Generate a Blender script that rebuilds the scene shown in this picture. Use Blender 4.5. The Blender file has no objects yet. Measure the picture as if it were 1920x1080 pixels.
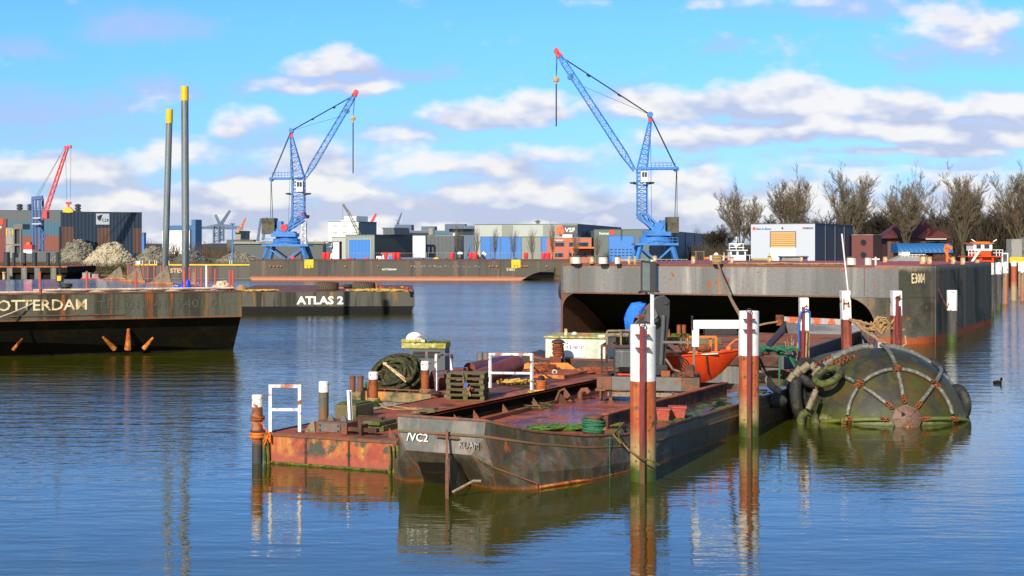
import bpy, bmesh, math, random
from mathutils import Vector, Matrix, noise as mnoise
R = math.radians
sc = bpy.context.scene
COL = sc.collection
# ---------------------------------------------------------------- camera
F, HY, CH = 2667.0, 465.0, 5.0          # focal length and horizon row in photo pixels, eye height in metres
cd = bpy.data.cameras.new("camera")
cam = bpy.data.objects.new("camera", cd); COL.objects.link(cam)
cam.location = (0, 0, CH); cam.rotation_euler = (R(90), 0, 0)
cd.sensor_width = 36; cd.lens = F / 1920 * 36
cd.shift_y = -(540 - HY) / 1920
cd.clip_start = 0.1; cd.clip_end = 12000
sc.camera = cam
# ---------------------------------------------------------------- light
sc.view_settings.view_transform = 'Standard'; sc.view_settings.look = 'None'
sc.view_settings.gamma = 1; sc.view_settings.exposure = 0.35
SUN = Vector((-0.33, -0.82, 0.46)).normalized()
sl = bpy.data.lights.new("sun", 'SUN'); sl.energy = 4.6; sl.angle = R(0.5); sl.color = (1, .90, .76)
so = bpy.data.objects.new("sun", sl); COL.objects.link(so)
so.rotation_euler = (-SUN).to_track_quat('-Z', 'Y').to_euler()
w = bpy.data.worlds.new("World"); sc.world = w; w.use_nodes = True
N, L = w.node_tree.nodes, w.node_tree.links
N.clear()
def wn(t, **k):
    n = N.new(t)
    for a, b in k.items(): setattr(n, a, b)
    return n
def wmath(op, a, b=None, c=None, clamp=False):
    n = wn('ShaderNodeMath', operation=op); n.use_clamp = clamp
    for i, v in enumerate((a, b, c)):
        if v is None: continue
        if isinstance(v, (int, float)): n.inputs[i].default_value = v
        else: L.new(v, n.inputs[i])
    return n.outputs[0]
def wvec(op, a, b=None, c=None):
    n = wn('ShaderNodeVectorMath', operation=op)
    for i, v in enumerate((a, b, c)):
        if v is None: continue
        if isinstance(v, tuple): n.inputs[i].default_value = v
        else: L.new(v, n.inputs[i])
    return n
def build_world():
    out = wn('ShaderNodeOutputWorld'); bg = wn('ShaderNodeBackground'); bg.inputs[1].default_value = 0.10
    sky = wn('ShaderNodeTexSky', sky_type='NISHITA'); sky.sun_disc = False
    sky.sun_elevation = math.asin(SUN.z); sky.sun_rotation = math.atan2(SUN.x, SUN.y)
    sky.air_density = 1.0; sky.dust_density = 0.3; sky.ozone_density = 2.0
    tint = wn('ShaderNodeMix', data_type='RGBA', blend_type='MULTIPLY'); tint.inputs[0].default_value = 1
    L.new(sky.outputs[0], tint.inputs[6])
    tc = wn('ShaderNodeTexCoord'); sep = wn('ShaderNodeSeparateXYZ'); L.new(tc.outputs['Generated'], sep.inputs[0])
    ay = wmath('MAXIMUM', wmath('ABSOLUTE', sep.outputs[1]), 0.08)
    U = wmath('DIVIDE', sep.outputs[0], ay); V = wmath('DIVIDE', sep.outputs[2], ay)
    cmb = wn('ShaderNodeCombineXYZ'); L.new(U, cmb.inputs[0]); L.new(V, cmb.inputs[1])
    P = cmb.outputs[0]
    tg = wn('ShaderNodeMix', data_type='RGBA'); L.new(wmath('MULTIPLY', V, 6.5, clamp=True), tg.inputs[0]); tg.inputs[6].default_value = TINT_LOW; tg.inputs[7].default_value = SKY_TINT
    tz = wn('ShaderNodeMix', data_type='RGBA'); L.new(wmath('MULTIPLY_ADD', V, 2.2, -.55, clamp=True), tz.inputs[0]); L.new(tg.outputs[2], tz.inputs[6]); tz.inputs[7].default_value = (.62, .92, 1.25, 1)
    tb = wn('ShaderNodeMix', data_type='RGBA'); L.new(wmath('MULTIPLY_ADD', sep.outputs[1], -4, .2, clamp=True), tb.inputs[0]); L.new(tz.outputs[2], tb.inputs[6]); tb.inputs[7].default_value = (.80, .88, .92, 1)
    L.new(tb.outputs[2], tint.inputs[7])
    blobs = [(1400,200,340,66,.92),(1640,205,260,60,.88),(1850,212,220,62,.88),(1330,262,190,48,.8),(1560,250,260,48,.82),(1780,255,280,52,.88),
             (1720,288,230,20,.8),(900,222,170,52,.8),(1015,205,100,52,.75),(620,122,120,50,.7),(600,165,170,40,.55),
             (1760,68,190,66,.50),(1420,8,150,32,.50),
             (1900,45,120,60,.40),(460,232,90,52,.62),(360,290,120,70,.55),(130,320,260,62,.72),(620,300,220,50,.55),(1020,300,120,40,.6),
             (860,320,300,45,.6),(500,365,420,48,.72),(1000,370,380,50,.72),(180,385,360,50,.70),(1330,330,160,40,.42),(1500,400,500,60,.55),(720,262,120,22,.3),(1900,390,300,60,.5)]
    tot = None
    warp = wn('ShaderNodeTexNoise'); warp.inputs['Scale'].default_value = 16; warp.inputs['Detail'].default_value = 3
    L.new(P, warp.inputs['Vector'])
    wo = wvec('MULTIPLY_ADD', warp.outputs['Color'], (.05, .026, 0), (-.025, -.013, 0)).outputs[0]
    Pw = wvec('ADD', P, wo).outputs[0]
    faint = [(260,52,190,66,.62),(70,205,230,62,.75),(30,92,110,36,.5),(745,140,130,36,.6),(300,172,120,40,.5),(560,165,200,46,.6),(1790,90,280,80,.55),(1560,20,260,50,.55),(1150,200,160,70,.5),(720,262,160,36,.5),(1345,90,60,26,.45),(1800,170,260,40,.5),(100,250,240,50,.5),(480,270,200,50,.5),(1000,330,300,60,.5)]
    def field(Pin, blobs=blobs):
        tot = None
        for (x, y, sx, sy, wt) in blobs:
            a, b = F / sx, F / sy
            v = wvec('MULTIPLY_ADD', Pin, (a, b, 0), (-(x - 960) / F * a, -(465 - y) / F * b, 0)).outputs[0]
            v = wvec('MAXIMUM', v, wvec('MULTIPLY', v, (-1, -1.7, 0)).outputs[0]).outputs[0]
            d = wvec('DOT_PRODUCT', v, v).outputs['Value']
            g = wmath('MULTIPLY', wmath('MULTIPLY_ADD', d, -1.0, 1.0, clamp=True), wt)
            tot = g if tot is None else wmath('MAXIMUM', tot, g)
        return tot
    tot = field(Pw); up = field(wvec('ADD', Pw, (-.002, .008, 0)).outputs[0]); lift = wmath('SUBTRACT', tot, up)
    # low broken cloud bank round the whole horizon
    band = wmath('MULTIPLY', wmath('MULTIPLY_ADD', wmath('ABSOLUTE', V), -1 / .082, 1.0, clamp=True), 0.98)
    tot = wmath('MAXIMUM', tot, band)
    def fbm(off, det=7):
        m = wn('ShaderNodeMapping'); m.inputs['Scale'].default_value = (1, 1.9, 1); m.inputs['Location'].default_value = off
        L.new(P, m.inputs[0])
        n = wn('ShaderNodeTexNoise'); n.inputs['Scale'].default_value = 17; n.inputs['Detail'].default_value = det; n.inputs['Roughness'].default_value = .56
        L.new(m.outputs[0], n.inputs['Vector']); return n.outputs[0]
    n1 = fbm((0, 0, 0)); s1 = fbm((0, 0, 0), 3); n2 = fbm((.004, -.022, 0), 3)
    dens = wmath('ADD', tot, wmath('MULTIPLY', wmath('SUBTRACT', n1, .5), 1.7))
    al = wn('ShaderNodeMapRange', interpolation_type='SMOOTHSTEP'); al.inputs[1].default_value = .10; al.inputs[2].default_value = .60
    L.new(dens, al.inputs[0])
    sh = wmath('MULTIPLY_ADD', wmath('SUBTRACT', s1, n2), 4.2, wmath('MULTIPLY_ADD', lift, 2.0, .44), clamp=True)
    fine = wn('ShaderNodeTexNoise'); fine.inputs['Scale'].default_value = 9; fine.inputs['Detail'].default_value = 4
    L.new(P, fine.inputs['Vector'])
    sh = wmath('ADD', sh, wmath('MULTIPLY', wmath('SUBTRACT', fine.outputs[0], .5), .9), clamp=True)
    ccol = wn('ShaderNodeMix', data_type='RGBA'); L.new(sh, ccol.inputs[0])
    ccol.inputs[6].default_value = CLOUD_DARK; ccol.inputs[7].default_value = CLOUD_LIT
    # thin lavender veils between the cumulus
    fa = wn('ShaderNodeMapRange', interpolation_type='SMOOTHSTEP'); fa.inputs[1].default_value = .02; fa.inputs[2].default_value = .85; fa.inputs[4].default_value = .72
    L.new(wmath('ADD', field(Pw, faint), wmath('MULTIPLY', wmath('SUBTRACT', n1, .5), 1.5)), fa.inputs[0])
    veil = wn('ShaderNodeMix', data_type='RGBA'); L.new(fa.outputs[0], veil.inputs[0]); L.new(tint.outputs[2], veil.inputs[6]); veil.inputs[7].default_value = (3.7, 4.4, 6.4, 1)
    mix = wn('ShaderNodeMix', data_type='RGBA'); L.new(wmath('MULTIPLY', al.outputs[0], .93), mix.inputs[0])
    L.new(veil.outputs[2], mix.inputs[6]); L.new(ccol.outputs[2], mix.inputs[7])
    L.new(mix.outputs[2], bg.inputs[0]); L.new(bg.outputs[0], out.inputs[0])
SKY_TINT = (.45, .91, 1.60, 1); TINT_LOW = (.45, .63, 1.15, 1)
CLOUD_DARK = (4.2, 4.7, 6.2, 1); CLOUD_LIT = (7.6, 7.4, 7.2, 1)
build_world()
# ---------------------------------------------------------------- projection helpers (photo pixel -> place)
def on(px, py, z):
    Y = (CH - z) * F / (py - HY); return Vector(((px - 960) / F * Y, Y, z))
def at(px, py, Y):
    return Vector(((px - 960) / F * Y, Y, CH - (py - HY) * Y / F))
# ---------------------------------------------------------------- materials
MAT = {}
def mat(name, base, layers=(), rough=.7, bump=.15, metal=0, bscale=30, spec=.4, vary=.25, emit=None):
    """layers: (colour, kind, a, lo, hi): 'n' noise patch, 's' run-down streak, 'h' long horizontal stain, 'z' below/above a height"""
    m = bpy.data.materials.new(name); m.use_nodes = True; nt = m.node_tree; n_, l_ = nt.nodes, nt.links
    b = n_['Principled BSDF']; b.inputs['Roughness'].default_value = rough; b.inputs['Metallic'].default_value = metal
    b.inputs['Specular IOR Level'].default_value = spec
    tc = n_.new('ShaderNodeTexCoord').outputs['Object']
    def noise(scale, det=5, sc3=(1, 1, 1), rg=.6, loc=(0, 0, 0)):
        mp = n_.new('ShaderNodeMapping'); mp.inputs['Scale'].default_value = sc3; mp.inputs['Location'].default_value = loc
        l_.new(tc, mp.inputs[0])
        t = n_.new('ShaderNodeTexNoise'); t.inputs['Scale'].default_value = scale; t.inputs['Detail'].default_value = det; t.inputs['Roughness'].default_value = rg
        l_.new(mp.outputs[0], t.inputs['Vector']); return t.outputs[0]
    def rng(v, lo, hi, o0=0, o1=1):
        r = n_.new('ShaderNodeMapRange'); r.inputs[1].default_value = lo; r.inputs[2].default_value = hi
        r.inputs[3].default_value = o0; r.inputs[4].default_value = o1
        l_.new(v, r.inputs[0]); return r.outputs[0]
    cur = n_.new('ShaderNodeRGB'); cur.outputs[0].default_value = (*base, 1); cur = cur.outputs[0]
    for i, (c, kind, a, lo, hi) in enumerate(layers):
        if kind == 'n': f = rng(noise(a, 6, loc=(i * 3.1, i, i * 7.7)), lo, hi)
        elif kind == 's': f = rng(noise(a, 5, (1, 1, .07), loc=(i * 3.1, i * 5, i * 7.7)), lo, hi)
        elif kind == 'h': f = rng(noise(a, 5, (.12, .12, 1.6), loc=(i * 3.1, i * 5, i * 7.7)), lo, hi)
        else:
            sp = n_.new('ShaderNodeSeparateXYZ'); l_.new(tc, sp.inputs[0])
            ad = n_.new('ShaderNodeMath'); ad.operation = 'MULTIPLY_ADD'; ad.inputs[1].default_value = a
            l_.new(noise(5, 5, (1, 1, .4), loc=(i, 0, 0)), ad.inputs[0]); l_.new(sp.outputs[2], ad.inputs[2])
            f = rng(ad.outputs[0], lo, hi)
        mx = n_.new('ShaderNodeMix'); mx.data_type = 'RGBA'
        l_.new(f, mx.inputs[0]); l_.new(cur, mx.inputs[6]); mx.inputs[7].default_value = (*c, 1); cur = mx.outputs[2]
    if vary:
        mx = n_.new('ShaderNodeMix'); mx.data_type = 'RGBA'; mx.blend_type = 'MULTIPLY'; mx.inputs[0].default_value = 1
        l_.new(cur, mx.inputs[6]); v = rng(noise(7, 8, rg=.75), .3, .7, 1 - vary, 1 + vary * .6)
        l_.new(v, mx.inputs[7]); cur = mx.outputs[2]
    l_.new(cur, b.inputs['Base Color'])
    if bump:
        bp = n_.new('ShaderNodeBump'); bp.inputs['Strength'].default_value = bump; bp.inputs['Distance'].default_value = .02
        l_.new(noise(bscale, 4), bp.inputs['Height']); l_.new(bp.outputs[0], b.inputs['Normal'])
    if emit:
        b.inputs['Emission Color'].default_value = (*emit, 1); b.inputs['Emission Strength'].default_value = 1
    MAT[name] = m; return m
RUST = (.30, .075, .02); DRUST = (.10, .03, .012); MOSS = (.10, .13, .012); ALGAE = (.05, .075, .012); BLK = (.012, .012, .011)
mat('rusty_white', (.84, .82, .78), [(RUST, 'n', 4, .565, .61), ((.5, .3, .18), 's', 9, .6, .75)], rough=.5)
mat('white_paint', (.82, .82, .80), [((.55, .42, .3), 's', 8, .62, .8)], rough=.5)
mat('clean_white', (.8, .8, .8), vary=.08, bump=0)
mat('rust', RUST, [(DRUST, 'n', 3, .45, .6), ((.42, .12, .03), 'n', 9, .55, .68)])
mat('dark_rust', (.075, .028, .014), [((.2, .06, .02), 'n', 4, .5, .65), (BLK, 'n', 2, .5, .62)])
mat('orange_rust', (.45, .10, .02), [((.6, .25, .05), 'n', 4, .5, .6), (DRUST, 'n', 3, .58, .7)])
mat('guide_pile_paint', (.36, .065, .025), [((.48, .13, .04), 's', 6, .45, .6), ((.40, .27, .12), 'z', -.7, .9, .3), ((.08, .07, .03), 'n', 7, .58, .66), (ALGAE, 'z', -.6, .20, -.05), ((.82, .81, .78), 'z', -.02, 2.13, 2.145)], rough=.5, bump=.08)
mat('guide_rail_paint', (.20, .035, .035), [((.12, .02, .02), 's', 8, .5, .6), ((.12, .06, .02), 'z', -.4, .7, .3)], rough=.45)
mat('post_paint', (.22, .07, .03), [((.35, .13, .05), 'n', 6, .5, .6), ((.07, .07, .05), 'z', -.2, .55, .35), ((.84, .82, .78), 'z', .03, 1.27, 1.28)], rough=.6)
mat('far_pile_paint', (.06, .06, .055), [((.15, .12, .09), 's', 5, .5, .65), ((.85, .84, .82), 'z', .02, 2.0, 2.02)], rough=.6)
mat('red_pile_paint', (.40, .08, .03), [((.45, .30, .16), 'z', -.6, 1.4, .9), ((.85, .78, .70), 'z', -.4, 2.0, 2.15)], rough=.6)
mat('mooring_pile_paint', (.27, .06, .03), [((.1, .04, .02), 's', 7, .5, .6), ((.84, .82, .78), 'z', -.03, 2.12, 2.14), (RUST, 'n', 4, .60, .66)], rough=.6)
mat('deck_red', (.33, .070, .022), [((.13, .055, .028), 'n', .45, .48, .60), ((.44, .11, .04), 'n', .9, .45, .6), (DRUST, 'n', 1.3, .55, .68), ((.07, .05, .03), 'n', 5, .62, .7)], rough=.75)
mat('deck_pink', (.34, .07, .075), [((.22, .05, .05), 'n', 1.0, .5, .65), ((.35, .13, .05), 'n', 3, .6, .7)], rough=.7)
mat('deck_brown', (.13, .05, .03), [((.26, .07, .04), 'n', 1.2, .48, .6), ((.05, .04, .02), 'n', 2, .55, .65)], rough=.7)
mat('hull_orange', (.40, .10, .035), [((.50, .24, .06), 's', 2.2, .45, .60), ((.28, .05, .035), 'n', 1.1, .5, .6), ((.12, .04, .02), 's', 4, .58, .66), ((.07, .07, .05), 'n', 1.5, .56, .62), ((.34, .08, .05), 'z', .2, .38, .26), (ALGAE, 'z', .05, .10, .03)], rough=.7)
mat('hull_black', (.050, .044, .030), [((.20, .18, .15), 'h', 2.4, .63, .70), ((.12, .105, .08), 's', 2.5, .42, .64), ((.10, .05, .018), 'n', 2, .5, .64), ((.05, .05, .012), 'n', 3.5, .55, .65), (RUST, 's', 6, .64, .72), ((.28, .08, .02), 'z', .15, .16, .05)], rough=.5, bump=.5, bscale=6)
mat('hull_gray_worn', (.12, .125, .115), [((.21, .19, .165), 's', 2.5, .48, .6), ((.24, .10, .05), 'n', 4, .6, .68), (BLK, 'n', 1.7, .60, .7)], rough=.6, bump=.3, bscale=10)
mat('edge_rust', (.20, .07, .035), [((.09, .07, .045), 'n', 5, .5, .6)], rough=.7)
mat('hull_rotterdam', (.105, .105, .075), [((.045, .045, .03), 's', 1.1, .46, .58), ((.24, .13, .05), 's', .8, .55, .65), ((.34, .09, .02), 's', 1.5, .60, .66), ((.36, .11, .04), 'z', .15, 1.88, 1.75), (BLK, 'z', 0, 1.67, 1.66)], rough=.7, spec=.2)
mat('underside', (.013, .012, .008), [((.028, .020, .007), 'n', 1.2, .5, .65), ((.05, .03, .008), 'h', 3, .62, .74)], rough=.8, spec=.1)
mat('hull_atlas', (.10, .098, .08), [((.30, .15, .04), 's', .75, .54, .62), ((.04, .04, .03), 's', 1.3, .5, .6), ((.35, .30, .18), 's', 1.9, .66, .72), (BLK, 'z', 0, .64, .62)], rough=.7, spec=.15)
mat('hull_far', (.085, .075, .06), [((.17, .12, .075), 's', .7, .55, .65), ((.28, .10, .05), 'n', 1.1, .66, .74), ((.05, .05, .045), 's', .4, .55, .62), ((.42, .16, .10), 'z', .1, .55, .53), ((.55, .24, .16), 'z', .3, .5, .2)], rough=.7)
mat('hull_stevin', (.10, .095, .085), [((.05, .05, .05), 's', .4, .5, .56), ((.4, .36, .28), 'z', .5, .35, .1)], rough=.7)
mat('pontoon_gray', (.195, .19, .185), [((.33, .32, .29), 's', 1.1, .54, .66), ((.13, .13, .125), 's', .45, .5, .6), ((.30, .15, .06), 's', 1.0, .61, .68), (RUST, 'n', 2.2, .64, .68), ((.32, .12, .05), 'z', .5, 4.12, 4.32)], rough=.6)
mat('pontoon_side', (.12, .11, .085), [((.22, .17, .12), 's', .5, .5, .65), ((.06, .06, .045), 'n', .3, .48, .6), ((.28, .12, .04), 's', 1.3, .60, .70), ((.30, .12, .04), 'n', 1.2, .63, .68), ((.30, .27, .22), 'z', .5, 4.0, 4.3), ((.36, .085, .03), 'z', .35, .55, .45)], rough=.8, spec=.15)  # lighter strip along the top paints grazing sunlight into the plate
mat('blue_crane', (.05, .21, .56), [((.04, .14, .38), 'n', .6, .5, .65)], rough=.5, vary=.1, bump=0)
mat('blue_dark', (.05, .12, .30), rough=.5, vary=.1, bump=0)
mat('crane_red', (.65, .05, .06), rough=.5, vary=.1, bump=0)
mat('dark_steel', (.035, .037, .04), [((.08, .05, .03), 'n', 5, .6, .7)], rough=.45)
mat('grey_steel', (.13, .135, .13), [((.22, .09, .05), 'n', 5, .56, .66)], rough=.5)
mat('blue_grey', (.10, .15, .24), rough=.6, vary=.1, bump=0)
mat('counterweight', (.10, .09, .06), [((.05, .04, .03), 'n', .8, .5, .6)], bump=0)
mat('glass_dark', (.02, .03, .045), rough=.1, bump=0, spec=.8, vary=0)
mat('yellow', (.75, .48, .02), [((.4, .2, .02), 'n', 2, .6, .7)], rough=.6, vary=.1, bump=0)
mat('yellow_rope', (.62, .38, .07), [((.3, .2, .05), 'n', 9, .5, .6)], rough=.8)
mat('tan_rope', (.42, .27, .12), [((.24, .13, .05), 'n', 14, .5, .6)], rough=.85)
mat('white_rope', (.65, .52, .38), [((.35, .2, .1), 'n', 14, .55, .65)], rough=.85)
mat('green_rope', (.03, .16, .08), [((.02, .08, .04), 'n', 14, .5, .6)], rough=.7)
mat('dark_rope', (.045, .045, .018), [((.09, .09, .02), 'n', 6, .5, .6), ((.02, .02, .012), 'n', 12, .5, .6)], rough=.9, bump=.6, bscale=60)
mat('blue_rope', (.03, .12, .45), rough=.7)
mat('bollard_tan', (.48, .33, .16), [((.50, .17, .03), 'n', 4, .5, .58), ((.7, .62, .5), 'n', 3, .55, .62)], rough=.7)
mat('bollard_white', (.66, .64, .58), [((.40, .20, .09), 's', 3, .6, .7)], rough=.6)
mat('bollard_black', (.035, .04, .045), rough=.5)
mat('red_plastic', (.80, .035, .03), rough=.5, vary=.1, bump=0)
mat('orange_boat', (.72, .07, .012), [((.6, .05, .01), 's', 2, .5, .6)], rough=.4, vary=.1, bump=.05)
mat('orange_gear', (.72, .17, .02), [((.35, .08, .02), 'n', 7, .58, .66)], rough=.55)
mat('orange_inside', (.72, .24, .03), [((.5, .15, .03), 'n', 2, .5, .6)], rough=.6)
mat('blue_tarp', (.03, .19, .72), [((.02, .13, .55), 'n', 2, .5, .6)], rough=.45, bump=.5, bscale=5)
mat('tarp_deep', (.01, .06, .68), rough=.5)
mat('wood_old', (.15, .12, .06), [((.08, .10, .02), 'n', 4, .5, .6), ((.26, .22, .14), 's', 6, .6, .7)], rough=.9, bump=.5)
mat('wood_plank', (.22, .075, .04), [((.09, .04, .03), 'h', 4, .5, .6)], rough=.85)
mat('moss', MOSS, [((.03, .04, .008), 'n', 7, .45, .6), ((.22, .25, .02), 'n', 11, .58, .68)], rough=.95, bump=1, bscale=25)
mat('pale_moss', (.45, .42, .12), [((.25, .2, .03), 'n', 8, .5, .6), ((.62, .6, .4), 'n', 5, .55, .62)], rough=.95, bump=1, bscale=20)
mat('rubber', (.022, .022, .02), [((.06, .055, .045), 'n', 5, .5, .65)], rough=.75, bump=.2)
mat('rubber_sleeve', (.12, .12, .10), [((.24, .23, .19), 'n', 9, .5, .62), ((.13, .16, .02), 'z', .2, .5, .25)], rough=.55)
mat('rubber_tan', (.24, .19, .12), [((.12, .09, .06), 'n', 7, .5, .6)], rough=.7)
mat('tyre_moss', (.08, .10, .02), [((.03, .03, .02), 'n', 5, .45, .6), ((.20, .16, .07), 'n', 4, .56, .66)], rough=.8)
mat('fender_skin', (.030, .030, .021), [((.070, .050, .010), 'n', .8, .44, .56), ((.05, .065, .012), 'n', 2.3, .5, .62), ((.11, .09, .04), 'n', 3, .63, .72), ((.06, .075, .01), 'z', .5, .75, .2), ((.22, .20, .08), 'z', .5, .42, .30), (ALGAE, 'z', .1, .14, .06)], rough=.6, bump=.6, bscale=5)
mat('fender_plate', (.17, .10, .07), [((.16, .06, .035), 'n', 6, .54, .62)], rough=.55)
mat('brown_pipe', (.18, .04, .028), [((.12, .03, .02), 'n', 1.5, .5, .6), ((.25, .08, .05), 's', 3, .6, .7)], rough=.45)
mat('cabin_pale', (.55, .60, .50), [((.42, .48, .36), 's', 2, .5, .62), ((.35, .25, .12), 'n', 4, .64, .7)], rough=.6)
mat('stained_black', (.04, .035, .03), [((.30, .26, .18), 'n', 3, .62, .68), ((.12, .04, .02), 'n', 2, .52, .6)], rough=.7)
mat('concrete', (.30, .29, .26), [((.2, .19, .16), 'n', .4, .5, .6)], rough=.9, bump=0)
mat('steel_blue_wall', (.06, .16, .24), vary=.08, bump=0)
mat('gull', (.8, .8, .8), vary=0, bump=0)
mat('letter_cream', (.80, .66, .42), [((.5, .28, .12), 'n', 2.5, .50, .60)], rough=.6)
mat('letter_white', (.85, .84, .80), [((.6, .4, .25), 'n', 2.5, .66, .72)], rough=.6)
mat('letter_faded', (.36, .35, .32), [((.16, .15, .13), 'n', 8, .48, .56)], rough=.7)
mat('letter_ghost', (.085, .085, .065), rough=.7, bump=0)
mat('letter_orange', (.70, .38, .22), rough=.6, bump=0)
mat('letter_blue', (.05, .2, .5), vary=0, bump=0)
mat('letter_dark', (.04, .045, .07), vary=0, bump=0)
mat('sign_red', (.8, .06, .03), vary=0, bump=0)
mat('vsf_orange', (.85, .17, .08), vary=0, bump=0)
def wet_material():
    """red deck plate half under rain water: glossy puddles with their own ripples"""
    m = mat('deck_wet', (.30, .060, .024), [((.40, .10, .045), 'n', .9, .45, .6), (DRUST, 'n', 1.3, .55, .68)], rough=.75, bump=0)
    nt = m.node_tree; n_, l_ = nt.nodes, nt.links; out = [x for x in n_ if x.type == 'OUTPUT_MATERIAL'][0]; b = n_['Principled BSDF']
    tc = n_.new('ShaderNodeTexCoord')
    mp = n_.new('ShaderNodeMapping'); mp.inputs['Scale'].default_value = (.55, 1.0, 1); mp.inputs['Rotation'].default_value = (0, 0, R(-27)); l_.new(tc.outputs['Object'], mp.inputs[0])
    t = n_.new('ShaderNodeTexNoise'); t.inputs['Scale'].default_value = 1.3; t.inputs['Detail'].default_value = 5; l_.new(mp.outputs[0], t.inputs['Vector'])
    r = n_.new('ShaderNodeMapRange'); r.inputs[1].default_value = .46; r.inputs[2].default_value = .49; l_.new(t.outputs[0], r.inputs[0])
    g = n_.new('ShaderNodeBsdfGlossy'); g.inputs['Roughness'].default_value = .04; g.inputs['Color'].default_value = (.95, .95, .95, 1)
    t2 = n_.new('ShaderNodeTexNoise'); t2.inputs['Scale'].default_value = 9; l_.new(tc.outputs['Object'], t2.inputs['Vector'])
    bp = n_.new('ShaderNodeBump'); bp.inputs['Strength'].default_value = 1; bp.inputs['Distance'].default_value = .06
    l_.new(t2.outputs[0], bp.inputs['Height']); l_.new(bp.outputs[0], g.inputs['Normal'])
    fr = n_.new('ShaderNodeFresnel'); fr.inputs[0].default_value = 1.45; l_.new(bp.outputs[0], fr.inputs['Normal'])
    mu = n_.new('ShaderNodeMath'); mu.operation = 'MULTIPLY'; l_.new(r.outputs[0], mu.inputs[0]); l_.new(fr.outputs[0], mu.inputs[1])
    fr.inputs[0].default_value = 1.9
    mx = n_.new('ShaderNodeMixShader'); l_.new(mu.outputs[0], mx.inputs[0]); l_.new(b.outputs[0], mx.inputs[1]); l_.new(g.outputs[0], mx.inputs[2])
    l_.new(mx.outputs[0], out.inputs[0])
wet_material()
def water_material(name, base, near, far, rough=.03, s=1.0):
    m = bpy.data.materials.new(name); m.use_nodes = True; nt = m.node_tree; n_, l_ = nt.nodes, nt.links
    b = n_['Principled BSDF']; b.inputs['Base Color'].default_value = (*base, 1); b.inputs['Roughness'].default_value = rough; b.inputs['IOR'].default_value = 1.46
    tc = n_.new('ShaderNodeTexCoord').outputs['Object']
    def noise(sc3, det, rg=.5, rot=0):
        mp = n_.new('ShaderNodeMapping'); mp.inputs['Scale'].default_value = sc3; mp.inputs['Rotation'].default_value = (0, 0, R(rot)); l_.new(tc, mp.inputs[0])
        t = n_.new('ShaderNodeTexNoise'); t.inputs['Scale'].default_value = 1; t.inputs['Detail'].default_value = det; t.inputs['Roughness'].default_value = rg
        l_.new(mp.outputs[0], t.inputs['Vector']); return t.outputs[0]
    def M(op, a, b_, c=None):
        x = n_.new('ShaderNodeMath'); x.operation = op
        for i, v in enumerate((a, b_, c)):
            if v is None: continue
            if isinstance(v, (int, float)): x.inputs[i].default_value = v
            else: l_.new(v, x.inputs[i])
        return x.outputs[0]
    h = M('ADD', M('MULTIPLY', noise((.35 * s, 1.1 * s, 1), 2, rot=-8), 1.0), M('MULTIPLY', noise((1.5 * s, 4.2 * s, 1), 3, rot=9), .40))
    h = M('ADD', h, M('MULTIPLY', noise((5 * s, 11 * s, 1), 2, rot=-4), .07))
    sp = n_.new('ShaderNodeSeparateXYZ'); l_.new(tc, sp.inputs[0])
    # open water past the moored boats is choppier than the sheltered water beside them
    y2 = M('MULTIPLY_ADD', sp.outputs[0], -.9, sp.outputs[1])
    r = n_.new('ShaderNodeMapRange'); r.inputs[1].default_value = 30; r.inputs[2].default_value = 85; r.inputs[3].default_value = near; r.inputs[4].default_value = far
    l_.new(y2, r.inputs[0])
    gust = n_.new('ShaderNodeMapRange'); gust.inputs[1].default_value = .35; gust.inputs[2].default_value = .65; gust.inputs[3].default_value = .7; gust.inputs[4].default_value = 1.25
    l_.new(noise((.03, .10, 1), 3), gust.inputs[0])
    bp = n_.new('ShaderNodeBump'); bp.inputs['Distance'].default_value = .1
    l_.new(M('MULTIPLY', M('MULTIPLY', r.outputs[0], gust.outputs[0]), h), bp.inputs['Height']); bp.inputs['Strength'].default_value = 1
    l_.new(bp.outputs[0], b.inputs['Normal'])
    if name == 'water':
        rr_ = n_.new('ShaderNodeMapRange'); rr_.inputs[1].default_value = 30; rr_.inputs[2].default_value = 110; rr_.inputs[3].default_value = .03; rr_.inputs[4].default_value = .14
        l_.new(y2, rr_.inputs[0]); l_.new(rr_.outputs[0], b.inputs['Roughness'])
    MAT[name] = m
water_material('water', (.044, .048, .002), .17, 1.5)
water_material('rain_water', (.02, .02, .03), 2.4, 2.4, s=1.4)
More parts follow.
